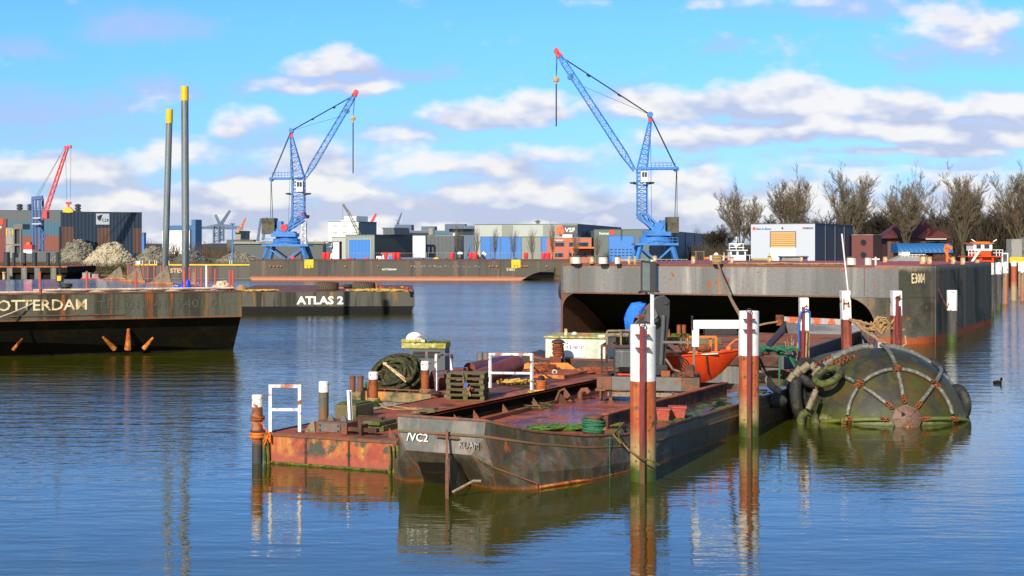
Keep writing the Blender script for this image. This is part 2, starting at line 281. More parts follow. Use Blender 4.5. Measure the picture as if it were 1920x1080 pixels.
# ---------------------------------------------------------------- mesh collector
class MB:
    def __init__(s): s.v = []; s.f = []; s.m = []
    def add(s, vs, fs, m=0):
        o = len(s.v); s.v += [tuple(v) for v in vs]; s.f += [tuple(i + o for i in f) for f in fs]; s.m += [m] * len(fs); return s
    def box(s, x0, x1, y0, y1, z0, z1, m=0):
        return s.add([(x0,y0,z0),(x1,y0,z0),(x1,y1,z0),(x0,y1,z0),(x0,y0,z1),(x1,y0,z1),(x1,y1,z1),(x0,y1,z1)],
                     [(0,3,2,1),(4,5,6,7),(0,1,5,4),(1,2,6,5),(2,3,7,6),(3,0,4,7)], m)
    def cbox(s, c, d, rz=0, m=0, rx=0, ry=0):
        Mx = Matrix.Translation(Vector(c)) @ Matrix.Rotation(rz, 4, 'Z') @ Matrix.Rotation(ry, 4, 'Y') @ Matrix.Rotation(rx, 4, 'X')
        q = MB().box(-d[0]/2, d[0]/2, -d[1]/2, d[1]/2, -d[2]/2, d[2]/2)
        return s.add([Mx @ Vector(v) for v in q.v], q.f, m)
    def bar(s, a, b, w, h=None, m=0):
        a, b = Vector(a), Vector(b); h = h or w; d = (b - a); l = d.length
        if l < 1e-6: return s
        q = d.to_track_quat('Y', 'Z').to_matrix().to_4x4(); Mx = Matrix.Translation(a) @ q
        k = MB().box(-w/2, w/2, 0, l, -h/2, h/2)
        return s.add([Mx @ Vector(v) for v in k.v], k.f, m)
    def tube(s, a, b, r0, r1=None, n=10, m=0, cap=True):
        a, b = Vector(a), Vector(b); r1 = r0 if r1 is None else r1
        d = b - a
        if d.length < 1e-6: return s
        q = d.to_track_quat('Z', 'Y').to_matrix(); vs = []
        for c, r in ((a, r0), (b, r1)):
            for i in range(n): t = 2*math.pi*i/n; vs.append(c + q @ Vector((r*math.cos(t), r*math.sin(t), 0)))
        fs = [(i, (i+1) % n, n+(i+1) % n, n+i) for i in range(n)]
        if cap: fs += [tuple(range(n-1, -1, -1)), tuple(range(n, 2*n))]
        return s.add(vs, fs, m)
    def path(s, pts, r, n=6, closed=False, m=0):
        pts = [Vector(p) for p in pts]; k = len(pts); vs = []; fs = []
        up = Vector((0, 0, 1)); pn = None
        for i, p in enumerate(pts):
            a = pts[i-1] if (i > 0 or closed) else p; b = pts[(i+1) % k] if (i < k-1 or closed) else p
            t = (b - a).normalized() if (b-a).length > 1e-9 else Vector((0, 1, 0))
            if pn is None: pn = t.cross(up if abs(t.z) < .9 else Vector((1, 0, 0))).normalized()
            pn = (pn - t * pn.dot(t)); pn = pn.normalized() if pn.length > 1e-6 else t.orthogonal().normalized()
            bn = t.cross(pn); rr = r[i] if isinstance(r, (list, tuple)) else r
            for j in range(n): g = 2*math.pi*j/n; vs.append(p + pn*(rr*math.cos(g)) + bn*(rr*math.sin(g)))
        for i in range(k if closed else k-1):
            o, q = i*n, ((i+1) % k)*n
            for j in range(n): fs.append((o+j, o+(j+1) % n, q+(j+1) % n, q+j))
        if not closed: fs += [tuple(range(n-1, -1, -1)), tuple(range((k-1)*n, k*n))]
        return s.add(vs, fs, m)
    def lathe(s, prof, c=(0, 0, 0), n=16, m=0, axis='Z', rot=None):
        c = Vector(c); vs = []; fs = []
        Rm = Matrix.Identity(3) if axis == 'Z' else (Matrix.Rotation(R(90), 3, 'X') if axis == 'Y' else Matrix.Rotation(R(90), 3, 'Y'))
        if rot is not None: Rm = rot
        for (r, z) in prof:
            for i in range(n): t = 2*math.pi*i/n; vs.append(c + Rm @ Vector((r*math.cos(t), r*math.sin(t), z)))
        for k in range(len(prof)-1):
            for i in range(n): fs.append((k*n+i, k*n+(i+1) % n, (k+1)*n+(i+1) % n, (k+1)*n+i))
        if prof[0][0] > 1e-4: fs.append(tuple(range(n-1, -1, -1)))
        if prof[-1][0] > 1e-4: o = (len(prof)-1)*n; fs.append(tuple(range(o, o+n)))
        return s.add(vs, fs, m)
    def prism(s, poly, z0, z1, m=0):
        n = len(poly); vs = [(x, y, z0) for x, y in poly] + [(x, y, z1) for x, y in poly]
        return s.add(vs, [tuple(range(n-1, -1, -1)), tuple(range(n, 2*n))] + [(i, (i+1) % n, n+(i+1) % n, n+i) for i in range(n)], m)
    def extr(s, poly, y0, y1, m=0):
        n = len(poly); vs = [(x, y0, z) for x, z in poly] + [(x, y1, z) for x, z in poly]
        return s.add(vs, [tuple(range(n)), tuple(range(2*n-1, n-1, -1))] + [((i+1) % n, i, n+i, n+(i+1) % n) for i in range(n)], m)
    def extrx(s, poly, x0, x1, m=0):
        n = len(poly); vs = [(x0, y, z) for y, z in poly] + [(x1, y, z) for y, z in poly]
        return s.add(vs, [tuple(range(n)), tuple(range(2*n-1, n-1, -1))] + [((i+1) % n, i, n+i, n+(i+1) % n) for i in range(n)], m)
    def ball(s, c, r, n=12, k=8, sq=(1, 1, 1), m=0):
        prof = [(max(1e-5, math.sin(math.pi*i/k)) , -math.cos(math.pi*i/k)) for i in range(k+1)]
        q = MB().lathe(prof, n=n)
        return s.add([(c[0]+v[0]*r*sq[0], c[1]+v[1]*r*sq[1], c[2]+v[2]*r*sq[2]) for v in q.v], q.f, m)
    def torus(s, c, Rr, r, axis=(0, 0, 1), n=24, k=10, m=0):
        c = Vector(c); q = Vector(axis).normalized().to_track_quat('Z', 'Y').to_matrix()
        return s.path([c + q @ Vector((Rr*math.cos(2*math.pi*i/n), Rr*math.sin(2*math.pi*i/n), 0)) for i in range(n)], r, n=k, closed=True, m=m)
    def lattice(s, a, b, w0, w1, n, r, rd=None, up=(0, 1, 0), m=0):
        """four chord girder with zigzag bracing between two points"""
        a, b = Vector(a), Vector(b); t = (b-a).normalized(); u = Vector(up); u = (u - t*u.dot(t)).normalized(); v = t.cross(u); rd = rd or r*.55
        def P(i, cx, cy): f = i/n; w_ = (w0*(1-f)+w1*f)/2; return a + (b-a)*f + u*cx*w_ + v*cy*w_
        C4 = [(-1,-1),(1,-1),(1,1),(-1,1)]
        for cx, cy in C4: s.bar(P(0, cx, cy), P(n, cx, cy), r*2, m=m)
        for i in range(n):
            for j in range(4):
                A, B = C4[j], C4[(j+1) % 4]
                if (i+j) % 2: A, B = B, A
                s.bar(P(i, *A), P(i+1, *B), rd*2, m=m)
                s.bar(P(i+1, *A), P(i+1, *B), rd*2, m=m)
        return s
def new_obj(name, mb, mats, parent=None, smooth=None, bevel=0):
    me = bpy.data.meshes.new(name); me.from_pydata(mb.v, [], mb.f)
    for m in (mats if isinstance(mats, (list, tuple)) else [mats]): me.materials.append(MAT[m] if isinstance(m, str) else m)
    if any(mb.m): me.polygons.foreach_set('material_index', mb.m)
    bm = bmesh.new(); bm.from_mesh(me); bmesh.ops.recalc_face_normals(bm, faces=bm.faces); bm.to_mesh(me); bm.free()
    if smooth:
        me.polygons.foreach_set('use_smooth', [True]*len(me.polygons)); me.set_sharp_from_angle(angle=R(smooth))
    me.update()
    o = bpy.data.objects.new(name, me); COL.objects.link(o); o.parent = parent
    if bevel:
        bv = o.modifiers.new('bevel', 'BEVEL'); bv.width = bevel; bv.segments = 2; bv.limit_method = 'ANGLE'
    return o
def tag(o, label, cat, group=None, kind=None):
    if label: o['label'] = label
    if cat: o['category'] = cat
    if group: o['group'] = group
    if kind: o['kind'] = kind
    return o
class Thing:
    def __init__(s, name, label, cat, loc=(0, 0, 0), rz=0, group=None):
        s.o = bpy.data.objects.new(name, None); s.o.empty_display_size = .2; COL.objects.link(s.o)
        s.o.location = loc; s.o.rotation_euler = (0, 0, rz); tag(s.o, label, cat, group)
        s.M = Matrix.Translation(Vector(loc)) @ Matrix.Rotation(rz, 4, 'Z'); s.I = s.M.inverted()
        s.loc = Vector(loc); s.rz = rz
    def l(s, p): return s.I @ Vector(p)
    def q(s, px, py, dy=0):
        """point of the photo on this thing's own upright plane y = dy, in its local metres"""
        o = Vector((0, 0, CH)); d = Vector(((px-960)/F, 1, -(py-HY)/F)); n = s.M.to_3x3() @ Vector((0, 1, 0)); p0 = s.M @ Vector((0, dy, 0))
        t = (p0-o).dot(n)/d.dot(n); return s.l(o + d*t)
    def part(s, name, mb, mats, parent=None, smooth=None, bevel=0, label=None):
        o = new_obj(name, mb, mats, parent or s.o, smooth, bevel)
        if label: o['label'] = label
        return o
def single(name, label, cat, mb, mats, loc=(0, 0, 0), rz=0, group=None, smooth=None, bevel=0):
    o = new_obj(name, mb, mats, None, smooth, bevel); o.location = loc; o.rotation_euler = (0, 0, rz); return tag(o, label, cat, group)
def structure(name, mb, mats, smooth=None):
    o = new_obj(name, mb, mats, None, smooth); o['kind'] = 'structure'; return o
def copy_thing(root, loc=None, rz=None, label=None, scale=None):
    r = root.copy(); COL.objects.link(r)
    if loc is not None: r.location = loc
    if rz is not None: r.rotation_euler = (0, 0, rz)
    if scale: r.scale = (scale,)*3 if isinstance(scale, (int, float)) else scale
    if label: r['label'] = label
    for ch in list(root.children):
        c = ch.copy(); COL.objects.link(c); c.parent = r
        for g in list(ch.children):
            d = g.copy(); COL.objects.link(d); d.parent = c
    return r
def lettering(parent, text, p, height, width, material, name='lettering', rz=0, depth=.02, off=0, mirrorless=True):
    """upright text facing local -y; p = lower left corner in the parent's metres"""
    cu = bpy.data.curves.new('letters', 'FONT'); cu.body = text; cu.size = 1; cu.offset = off; cu.extrude = .5; cu.resolution_u = 2
    to = bpy.data.objects.new('letters', cu); COL.objects.link(to); bpy.context.view_layer.update()
    me = bpy.data.meshes.new_from_object(to.evaluated_get(bpy.context.evaluated_depsgraph_get()))
    bpy.data.objects.remove(to); bpy.data.curves.remove(cu)
    xs = [v.co.x for v in me.vertices]; ys = [v.co.y for v in me.vertices]; x0, y0 = min(xs), min(ys); sx = width/(max(xs)-x0); sy = height/(max(ys)-y0)
    Mr = Matrix.Translation(Vector(p)) @ Matrix.Rotation(rz, 4, 'Z')
    for v in me.vertices:
        v.co = Mr @ Vector(((v.co.x-x0)*sx, -v.co.z*depth, (v.co.y-y0)*sy))
    me.materials.clear(); me.materials.append(MAT[material]); me.name = name
    o = bpy.data.objects.new(name, me); COL.objects.link(o); o.parent = parent; return o
def coil(R0, R1, turns, pitch, seed=0, n=20, z0=0, wob=.03):
    rnd = random.Random(seed); pts = []
    for i in range(int(turns*n)+1):
        t = i/n; a = 2*math.pi*t; r = R0+(R1-R0)*t/turns+rnd.uniform(-wob, wob); pts.append((r*math.cos(a), r*math.sin(a), z0+pitch*t))
    return pts
def sag(a, b, drop, n=12):
    a, b = Vector(a), Vector(b); return [a.lerp(b, i/n) - Vector((0, 0, drop*4*(i/n)*(1-i/n))) for i in range(n+1)]
# ================================================================ the setting
structure('water', MB().add([(-3000,-300,0),(3000,-300,0),(3000,400,0),(-3000,400,0)], [(0,1,2,3)]), 'water')
G = 2.0
mat('ground', (.12, .095, .045), [((.10, .11, .03), 'n', .08, .45, .6), ((.2, .17, .12), 'n', .3, .55, .65)], rough=.95, bump=0)
mat('bank_grass', (.24, .17, .05), [((.12, .13, .03), 'n', .25, .45, .58), ((.20, .10, .04), 'n', .6, .55, .65)], rough=.95, bump=0)
mat('brush', (.085, .05, .028), [((.05, .045, .02), 'n', .2, .45, .6)], rough=.95, bump=0)
mat('bark', (.085, .070, .045), [((.10, .11, .03), 'n', 1, .5, .6)], rough=.9, bump=0)
mat('twigs', (.16, .125, .08), vary=.2, bump=0, rough=.9)
mat('dark_twigs', (.055, .042, .026), vary=.2, bump=0, rough=.9)
mat('rubble_grey', (.26, .235, .17), [((.14, .13, .10), 'n', .8, .45, .6)], rough=.95, bump=0)
mat('rubble_pale', (.50, .43, .29), [((.25, .21, .14), 'n', .8, .5, .62)], rough=.95, bump=0)
mat('gravel_grey', (.16, .15, .14), [((.09, .08, .07), 'n', 1.2, .45, .6)], rough=.95, bump=0)
g = MB()
g.add([(-3000,262,G),(18,262,G),(18,205,G),(3000,205,G),(3000,6000,G),(-3000,6000,G)], [(0,1,2,3,4,5)])
g.add([(18,262,G),(-5,262,G),(-5,262,-1),(18,262,-1)], [(0,1,2,3)]); g.add([(18,205,G),(3000,205,G),(3000,205,-1),(18,205,-1)], [(0,1,2,3)]); g.add([(18,262,G),(18,205,G),(18,205,-1),(18,262,-1)], [(0,1,2,3)])
structure('ground', g, 'ground')
# left river bank: sloping rough ground
rnd = random.Random(4); b = MB(); nx, ny = 90, 9
for j in range(ny+1):
    for i in range(nx+1):
        x = -110 + i*1.25; f = j/ny; y = 241 + f*24 + 2*mnoise.noise(Vector((x*.08, 0, 3))) ; z = -.6 + (G+.75)*min(1, f*1.5)**.8 + .7*mnoise.noise(Vector((x*.15, y*.15, 0)))*f
        if f == 1: z = G-.05
        b.v.append((x, y, z))
for j in range(ny):
    for i in range(nx): o = j*(nx+1)+i; b.f.append((o, o+1, o+nx+2, o+nx+1)); b.m.append(0)
structure('riverbank', b, 'bank_grass', smooth=60)
# low wooded rise on the horizon
h = MB()
prev = None
for i in range(161):
    x = -1500 + i*20; z = 8 + 7*mnoise.noise(Vector((x*.004, 2, 0))) + 3*mnoise.noise(Vector((x*.03, 5, 0)))
    h.v += [(x, 1500, 0), (x, 1520, max(4, z)), (x, 1700, max(4, z)), (x, 1720, 0)]
    if i:
        o = 4*i
        for k in range(3): h.f.append((o-4+k, o+k, o+k+1, o-3+k)); h.m.append(0)
mat('far_wood', (.045, .055, .065), vary=.1, bump=0)
structure('hill', h, 'far_wood')
# ---------------------------------------------------------------- rubble heaps
def heap(name, label, px0, px1, py, Y, m, seed, depth=7, stones=420, sz=.42, zb=G-.3, skew=.5, cat='rubble heap'):
    a, c = at(px0, 480, Y), at(px1, 480, Y); W = (c.x-a.x)/2; H = at(0, py, Y).z - zb; rr = random.Random(seed)
    t = Thing(name, label, cat, ((a.x+c.x)/2, Y, zb), 0, 'rubble heaps on the left bank' if cat == 'rubble heap' else None)
    q = MB(); n, k = 30, 9
    def P(f, a_):
        d = 1+.22*mnoise.noise(Vector((math.cos(a_)*2, math.sin(a_)*2, seed)))
        rad = f*d; z = H*(1-f**1.55)*(1 if f < .2 else 1+.25*mnoise.noise(Vector((math.cos(a_)*5*f, math.sin(a_)*5*f, seed+4))))*(1+.15*mnoise.noise(Vector((math.cos(a_)*3*f, math.sin(a_)*3*f, seed+9))))
        return Vector((math.cos(a_)*rad*W + (skew-.5)*W*.8*(1-f), math.sin(a_)*rad*depth, z))
    for j in range(k+1):
        for i in range(n): q.v.append(P(j/k, 2*math.pi*i/n))
    for j in range(k):
        for i in range(n): q.f.append((j*n+i, j*n+(i+1) % n, (j+1)*n+(i+1) % n, (j+1)*n+i)); q.m.append(0)
    t.part('mound', q, m, smooth=50)
    s = MB()
    for i in range(stones):
        f = rr.random()**.6; a_ = -rr.uniform(0, math.pi) if rr.random() < .85 else rr.uniform(0, math.pi); p = P(f, a_); r = rr.uniform(.4, 1)*sz
        rt = Matrix.Rotation(rr.uniform(0, 6), 3, Vector((rr.random(), rr.random(), rr.random()+.01)))
        vs = [p + rt @ Vector((x*r*rr.uniform(.5, 1), y*r*rr.uniform(.5, 1), z*r*rr.uniform(.4, .9))) for x in (-.6, .6) for y in (-.6, .6) for z in (-.5, .5)]
        s.add(vs, [(0,1,3,2),(4,6,7,5),(0,4,5,1),(2,3,7,6),(0,2,6,4),(1,5,7,3)])
    o = t.part('stones', s, m); o['kind'] = 'stuff'; return t
heap('rubble_heap', 'grey rubble heap in front of the dark hall corner', 92, 190, 451, 264, 'rubble_grey', 3, skew=.8, stones=600)
heap('rubble_heap', 'pale yellowish stone heap in front of the dark navy hall', 150, 262, 456, 256, 'rubble_pale', 8, skew=.65, stones=700, depth=6)
heap('rubble_heap', 'low brownish stone heap between the hall and the tall steel pipes', 250, 330, 463, 262, 'rubble_grey', 12, stones=350)
heap('rubble_heap', 'low dark stone heap right of the tall steel pipes', 320, 400, 470, 262, 'gravel_grey', 15, stones=350)
heap('rubble_heap', 'low grey stone heap below the blue lamp mast', 395, 500, 473, 262, 'rubble_grey', 19, stones=350)
heap('gravel_heap', 'grey gravel heap at the right edge of the quay', 1868, 1990, 442, 215, 'gravel_grey', 21, stones=300, sz=.25, depth=6, cat='gravel heap')
# brown scrub among the heaps
def brush(name, label, x0, x1, Y0, Y1, h, n, m, seed, cat, zb=G, r=.035, hf=None):
    rr = random.Random(seed); s = MB()
    for i in range(n):
        x = rr.uniform(x0, x1); y = rr.uniform(Y0, Y1); hh = h*(hf((x-x0)/(x1-x0)) if hf else 1)*rr.uniform(.4, 1)*(1+.35*mnoise.noise(Vector((x*.12, seed, 0))))
        p = Vector((x, y, zb)); d = Vector((rr.uniform(-.25, .25), rr.uniform(-.2, .2), 1))
        for k in range(3):
            e = p + d*hh/3; w_ = r*(1-k*.3)
            s.add([p+Vector((-w_, 0, 0)), p+Vector((w_, 0, 0)), e+Vector((w_*.6, .03, 0)), e+Vector((-w_*.6, .03, 0))], [(0,1,2,3)])
            for _ in range(2 if k else 1):
                t = e + Vector((rr.uniform(-.5, .5), rr.uniform(-.4, .4), rr.uniform(.2, .8)))*hh*.22
                s.add([e+Vector((-w_*.5, 0, 0)), e+Vector((w_*.5, 0, 0)), t], [(0,1,2)])
            p = e; d = d + Vector((rr.uniform(-.3, .3), rr.uniform(-.3, .3), 0))
    o = new_obj(name, s, m); tag(o, label, cat, kind='stuff'); return o
brush('scrub', 'reddish brown scrub growing over the left bank among the heaps', -95, -44, 244, 262, 1.6, 5200, 'brush', 1, 'scrub', zb=1.0, r=.07)
brush('undergrowth', 'mass of dark bare undergrowth behind the right hand buildings', 38, 112, 275, 330, 10.5, 6500, 'dark_twigs', 2, 'undergrowth', r=.08, hf=lambda f: .35+.65*min(1, max(0, f-.15)*1.6))
brush('undergrowth', 'low hazy bare woodland far behind the sheds', -140, 45, 420, 440, 5.0, 2500, 'brush', 5, 'woodland', r=.1)
# ---------------------------------------------------------------- bare trees
def tree_parts(seed, H, spread, fork=.20, nl=8, depth=5, r0=.42, dens=1.0, side=1.0):
    rr = random.Random(seed); trunk = MB(); crown = MB()
    def seg(mb, a, b, ra, rb, n): mb.tube(a, b, ra, rb, n=n, cap=False)
    base = Vector((0, 0, 0)); top = Vector((rr.uniform(-.2, .2), rr.uniform(-.2, .2), H*fork))
    seg(trunk, base, top, r0*1.15, r0*.9, 8)
    def grow(p, d, L_, r, lev):
        k = 4 if lev < 2 else 3; q = p
        for i in range(k):
            d = (d + Vector((rr.uniform(-1, 1), rr.uniform(-1, 1), rr.uniform(-.1, .55)))*(.08 if lev < 2 else .13)).normalized()
            e = q + d*(L_/k); r1 = r*(1-.62*(i+1)/k) if lev else r*(1-.5*(i+1)/k)
            ra = r*(1-.62*i/k) if lev else r*(1-.5*i/k)
            seg(trunk if lev == 0 else crown, q, e, max(ra, .017), max(r1, .013), 5 if lev == 0 else 3)
            if lev < depth:
                for _ in range(int((2.3 if lev < 3 else 2.0)*dens + rr.random())):
                    if i == 0 and lev == 0: continue
                    ax = Vector((rr.uniform(-1, 1), rr.uniform(-1, 1), rr.uniform(-.05, .35))).normalized()
                    nd = (d*rr.uniform(.75, 1.2) + ax*(rr.uniform(.45, .8)*side)).normalized()
                    grow(q.lerp(e, rr.random()), nd, L_*rr.uniform(.38, .62)*(1 if lev else .85), r1*.62, lev+1 if lev else 1+int(rr.random() < .3))
            q = e
    for i in range(nl):
        a = 2*math.pi*i/nl + rr.uniform(-.3, .3); s_ = spread*rr.uniform(.25, 1.0)
        d = Vector((math.cos(a)*s_, math.sin(a)*s_, 1)).normalized()
        grow(top*rr.uniform(.8, 1), d, H*(1-fork)*rr.uniform(.88, 1.0)*(1-.34*s_/spread), r0*.42, 0)
    return trunk, crown
def make_tree(label, seed, H, spread, name='bare_tree', group='tall bare trees in a row behind the quay', m='twigs', **k):
    wid = k.pop('wid', 5.0); tr, cr = tree_parts(seed, H, spread, **k)
    zs = max(v[2] for v in cr.v); ws = sorted(math.hypot(v[0], v[1]) for v in cr.v); ww = ws[int(len(ws)*.97)]
    for mb_ in (tr, cr): mb_.v = [(x*(1+(wid/ww-1)*min(1, z/(.3*H))), y*(1+(wid/ww-1)*min(1, z/(.3*H))), z*H/zs) for x, y, z in mb_.v]
    t = Thing(name, label, 'tree', (0, 0, G), 0, group); t.part('trunk', tr, 'bark' if m == 'twigs' else m); t.part('crown', cr, m); return t
rows = [(1388, 326, 262, 'bare tree standing left of the white shed'), (1487, 306, 262, 'bare vase-shaped tree right behind the white shed'), (1592, 303, 266, 'bare tree behind the right end of the white shed'),
        (1700, 299, 262, 'bare tree with a mossy trunk beside the tiled roof'), (1806, 297, 258, 'bare tree between the tiled roof and the orange wheelhouse'), (1912, 299, 256, 'bare tree at the right edge above the gravel heap')]
protos = [make_tree('', 31, 21, .62, dens=.80, wid=5.4), make_tree('', 57, 21, .52, dens=.80, wid=5.0, nl=8), make_tree('', 83, 21, .66, nl=8, dens=.80, wid=5.8)]
used = set()
for i, (px, pt, Y, lab) in enumerate(rows):
    H_ = at(px, pt, Y).z - G; p = at(px, 480, Y); pr = protos[i % 3]
    o = pr.o if i < 3 else copy_thing(pr.o); o.location = (p.x, Y, G); o.rotation_euler = (0, 0, i*1.3); o.scale = (H_/21*1.02,)*3; o['label'] = lab
small = make_tree('', 7, 12, .62, 'small_tree', 'smaller dark trees between the tall ones', 'dark_twigs', fork=.15, nl=7, depth=4, r0=.28, wid=4.6)
for i, (px, pt, Y, lab) in enumerate([(1440, 395, 290, 'small dark bare tree between the two leftmost tall trees'), (1545, 385, 300, 'small dark bare tree behind the dark side of the white shed'), (1640, 375, 296, 'bushy dark bare tree left of the tiled roof'),
        (1668, 378, 290, 'dark bare tree just left of the tiled roof ridge'), (1760, 372, 300, 'dark bare tree behind the right slope of the tiled roof'), (1850, 370, 292, 'dark bare tree behind the orange wheelhouse'), (1880, 385, 285, 'dark bare tree above the gravel heap'), (1350, 415, 300, 'small dark bare tree at the right end of the grey green shed')]):
    H_ = at(px, pt, Y).z - G; p = at(px, 480, Y); o = small.o if i == 0 else copy_thing(small.o)
    o.location = (p.x, Y, G); o.rotation_euler = (0, 0, i*.9); o.scale = (H_/12*1.25, H_/12*1.25, H_/12); o['label'] = lab
slim = make_tree('', 11, 11, .10, 'young_poplar', 'slim young trees along the quay fence', fork=.12, nl=7, depth=2, r0=.10, side=.45, dens=1.1, wid=.9)
for i, (px, pt, lab) in enumerate([(858, 412, 'slim bare tree left of the long grey shed'), (893, 418, 'slim bare tree at the left corner of the long grey shed'), (928, 421, 'slim bare tree in front of the left blue shed doors'), (964, 424, 'slim bare tree before the third blue shed door'),
        (998, 421, 'slim bare tree in front of the grey shed door'), (1036, 410, 'slim bare tree at the left end of the orange brick office'), (1079, 427, 'slim bare tree in front of the orange brick office'), (1119, 430, 'slim dark bare tree at the left corner of the grey green shed'),
        (1117-3, 412, 'slim bare tree rising behind the white letters of the shed'), (1153, 417, 'slim bare tree behind the roof of the grey green shed'), (1305, 418, 'slim bare tree behind the right end of the grey green shed roof')]):
    Y = 252 if i < 8 else 330; H_ = at(px, pt, Y).z - G; p = at(px, 480, Y); o = slim.o if i == 0 else copy_thing(slim.o)
    o.location = (p.x, Y, G); o.rotation_euler = (0, 0, i); o.scale = (1, 1, H_/11); o['label'] = lab
# ---------------------------------------------------------------- buildings
def wallmat(name, c, rib=2.2, k=.12):
    """sheet cladding: ribs and panel joints modelled as bump and slight tone steps"""
    m = mat(name, c, rough=.55, vary=.08, bump=0); nt = m.node_tree; b_ = nt.nodes['Principled BSDF']
    tc = nt.nodes.new('ShaderNodeTexCoord'); sx = nt.nodes.new('ShaderNodeSeparateXYZ'); nt.links.new(tc.outputs['Object'], sx.inputs[0])
    ad = nt.nodes.new('ShaderNodeMath'); ad.operation = 'ADD'; nt.links.new(sx.outputs[0], ad.inputs[0]); nt.links.new(sx.outputs[1], ad.inputs[1])
    mu = nt.nodes.new('ShaderNodeMath'); mu.operation = 'MULTIPLY'; mu.inputs[1].default_value = 6.283/rib*3; k = k*.3; nt.links.new(ad.outputs[0], mu.inputs[0])
    sn = nt.nodes.new('ShaderNodeMath'); sn.operation = 'SINE'; nt.links.new(mu.outputs[0], sn.inputs[0])
    bp = nt.nodes.new('ShaderNodeBump'); bp.inputs['Strength'].default_value = .5; bp.inputs['Distance'].default_value = k
    nt.links.new(sn.outputs[0], bp.inputs['Height']); nt.links.new(bp.outputs[0], b_.inputs['Normal']); return m
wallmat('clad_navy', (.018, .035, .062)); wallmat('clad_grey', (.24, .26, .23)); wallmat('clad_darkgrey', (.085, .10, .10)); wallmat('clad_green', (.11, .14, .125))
wallmat('clad_pale', (.40, .44, .40)); wallmat('clad_white', (.46, .50, .57), .6, .05); wallmat('clad_shadeblue', (.06, .085, .14)); wallmat('door_blue', (.05, .20, .56)); wallmat('clad_office', (.72, .78, .66))
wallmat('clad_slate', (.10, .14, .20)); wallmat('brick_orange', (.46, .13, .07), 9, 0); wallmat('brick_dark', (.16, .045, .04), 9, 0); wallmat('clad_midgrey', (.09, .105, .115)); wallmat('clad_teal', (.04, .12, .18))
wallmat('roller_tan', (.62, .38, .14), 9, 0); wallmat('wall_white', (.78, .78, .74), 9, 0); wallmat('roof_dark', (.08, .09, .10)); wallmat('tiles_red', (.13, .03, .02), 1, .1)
wallmat('roof_blue', (.02, .12, .32)); wallmat('brown_wall', (.12, .06, .045)); wallmat('silo_white', (.75, .76, .74), 3.5, .5); wallmat('silo_blue', (.06, .15, .30)); wallmat('brick_brown', (.20, .06, .04))  # the last is a plain brownish red brick
def building(name, label, a, b, c, yt, Ya, th=-25, mf='clad_grey', ms='clad_darkgrey', roof='roof_dark', cat='building', group=None, maxL=60):  # side walls mostly get darker cladding: their shade is put into the colour
    th = R(th); Xa = (a-960)/F*Ya; cs, sn = math.cos(th), math.sin(th); kb = (b-960)/F
    W = (kb*Ya - Xa)/(cs - kb*sn); Xb, Yb = Xa+cs*W, Ya+sn*W; kc = ((c or 0)-960)/F; sx, sy = -sn, cs
    L_ = maxL if c is None else (kc*Yb - Xb)/(sx - kc*sy)
    if L_ < 0 or L_ > 200: L_ = maxL
    H = CH-(yt-HY)*Ya/F - G
    t = Thing(name, label, cat, (Xa, Ya, G), th, group)
    wb = MB(); wb.add([(0,0,0),(W,0,0),(W,0,H),(0,0,H)], [(0,1,2,3)], 0); wb.add([(W,0,0),(W,L_,0),(W,L_,H),(W,0,H)], [(0,1,2,3)], 1)
    wb.add([(0,L_,0),(W,L_,0),(W,L_,H),(0,L_,H)], [(3,2,1,0)], 1); wb.add([(0,0,0),(0,L_,0),(0,L_,H),(0,0,H)], [(3,2,1,0)], 0); wb.add([(0,0,H-.3),(W,0,H-.3),(W,L_,H-.3),(0,L_,H-.3)], [(0,1,2,3)], 1)
    t.part('wall', wb, [mf, ms])
    rf = MB().box(-.06, W+.06, -.06, .12, H, H+.12).box(-.06, .12, .12, L_-.12, H, H+.12).box(W-.12, W+.06, .12, L_-.12, H, H+.12).box(-.06, W+.06, L_-.12, L_+.06, H, H+.12)
    t.part('roof_trim', rf, roof); t.W, t.L, t.H = W, L_, H; return t
def fr(t, x0, x1, y0, y1, m, name, proud=.06, parent=None, frame=None, label=None):
    """flat fitting on the front face, from photo pixels"""
    p, q = t.q(x0, y1), t.q(x1, y0); z0, z1 = max(0.0, t.q((x0+x1)/2, y1).z), t.q((x0+x1)/2, y0).z
    o = t.part(name, MB().box(p.x, q.x, -proud, .02, z0, z1), m, parent, label=label)
    if frame:
        w_ = .12; f = MB().box(p.x-w_, p.x, -proud-.05, .01, z0, z1+w_).box(q.x, q.x+w_, -proud-.05, .01, z0, z1+w_).box(p.x, q.x, -proud-.05, .01, z1, z1+w_)
        t.part('frame', f, frame, o)
    return o
def sidefit(t, y0, y1, z0, z1, m, name, proud=.06):
    return t.part(name, MB().box(t.W-.02, t.W+proud, y0, y1, z0, z1), m)
def lit(t, text, x0, x1, y0, y1, m, face='f', name='lettering', off=.01):
    p, q = t.q(x0, y1), t.q(x1, y0); z0, z1 = t.q((x0+x1)/2, y1).z, t.q((x0+x1)/2, y0).z
    return lettering(t.o, text, (p.x, -.12, z0), z1-z0, q.x-p.x, m, name, off=off)
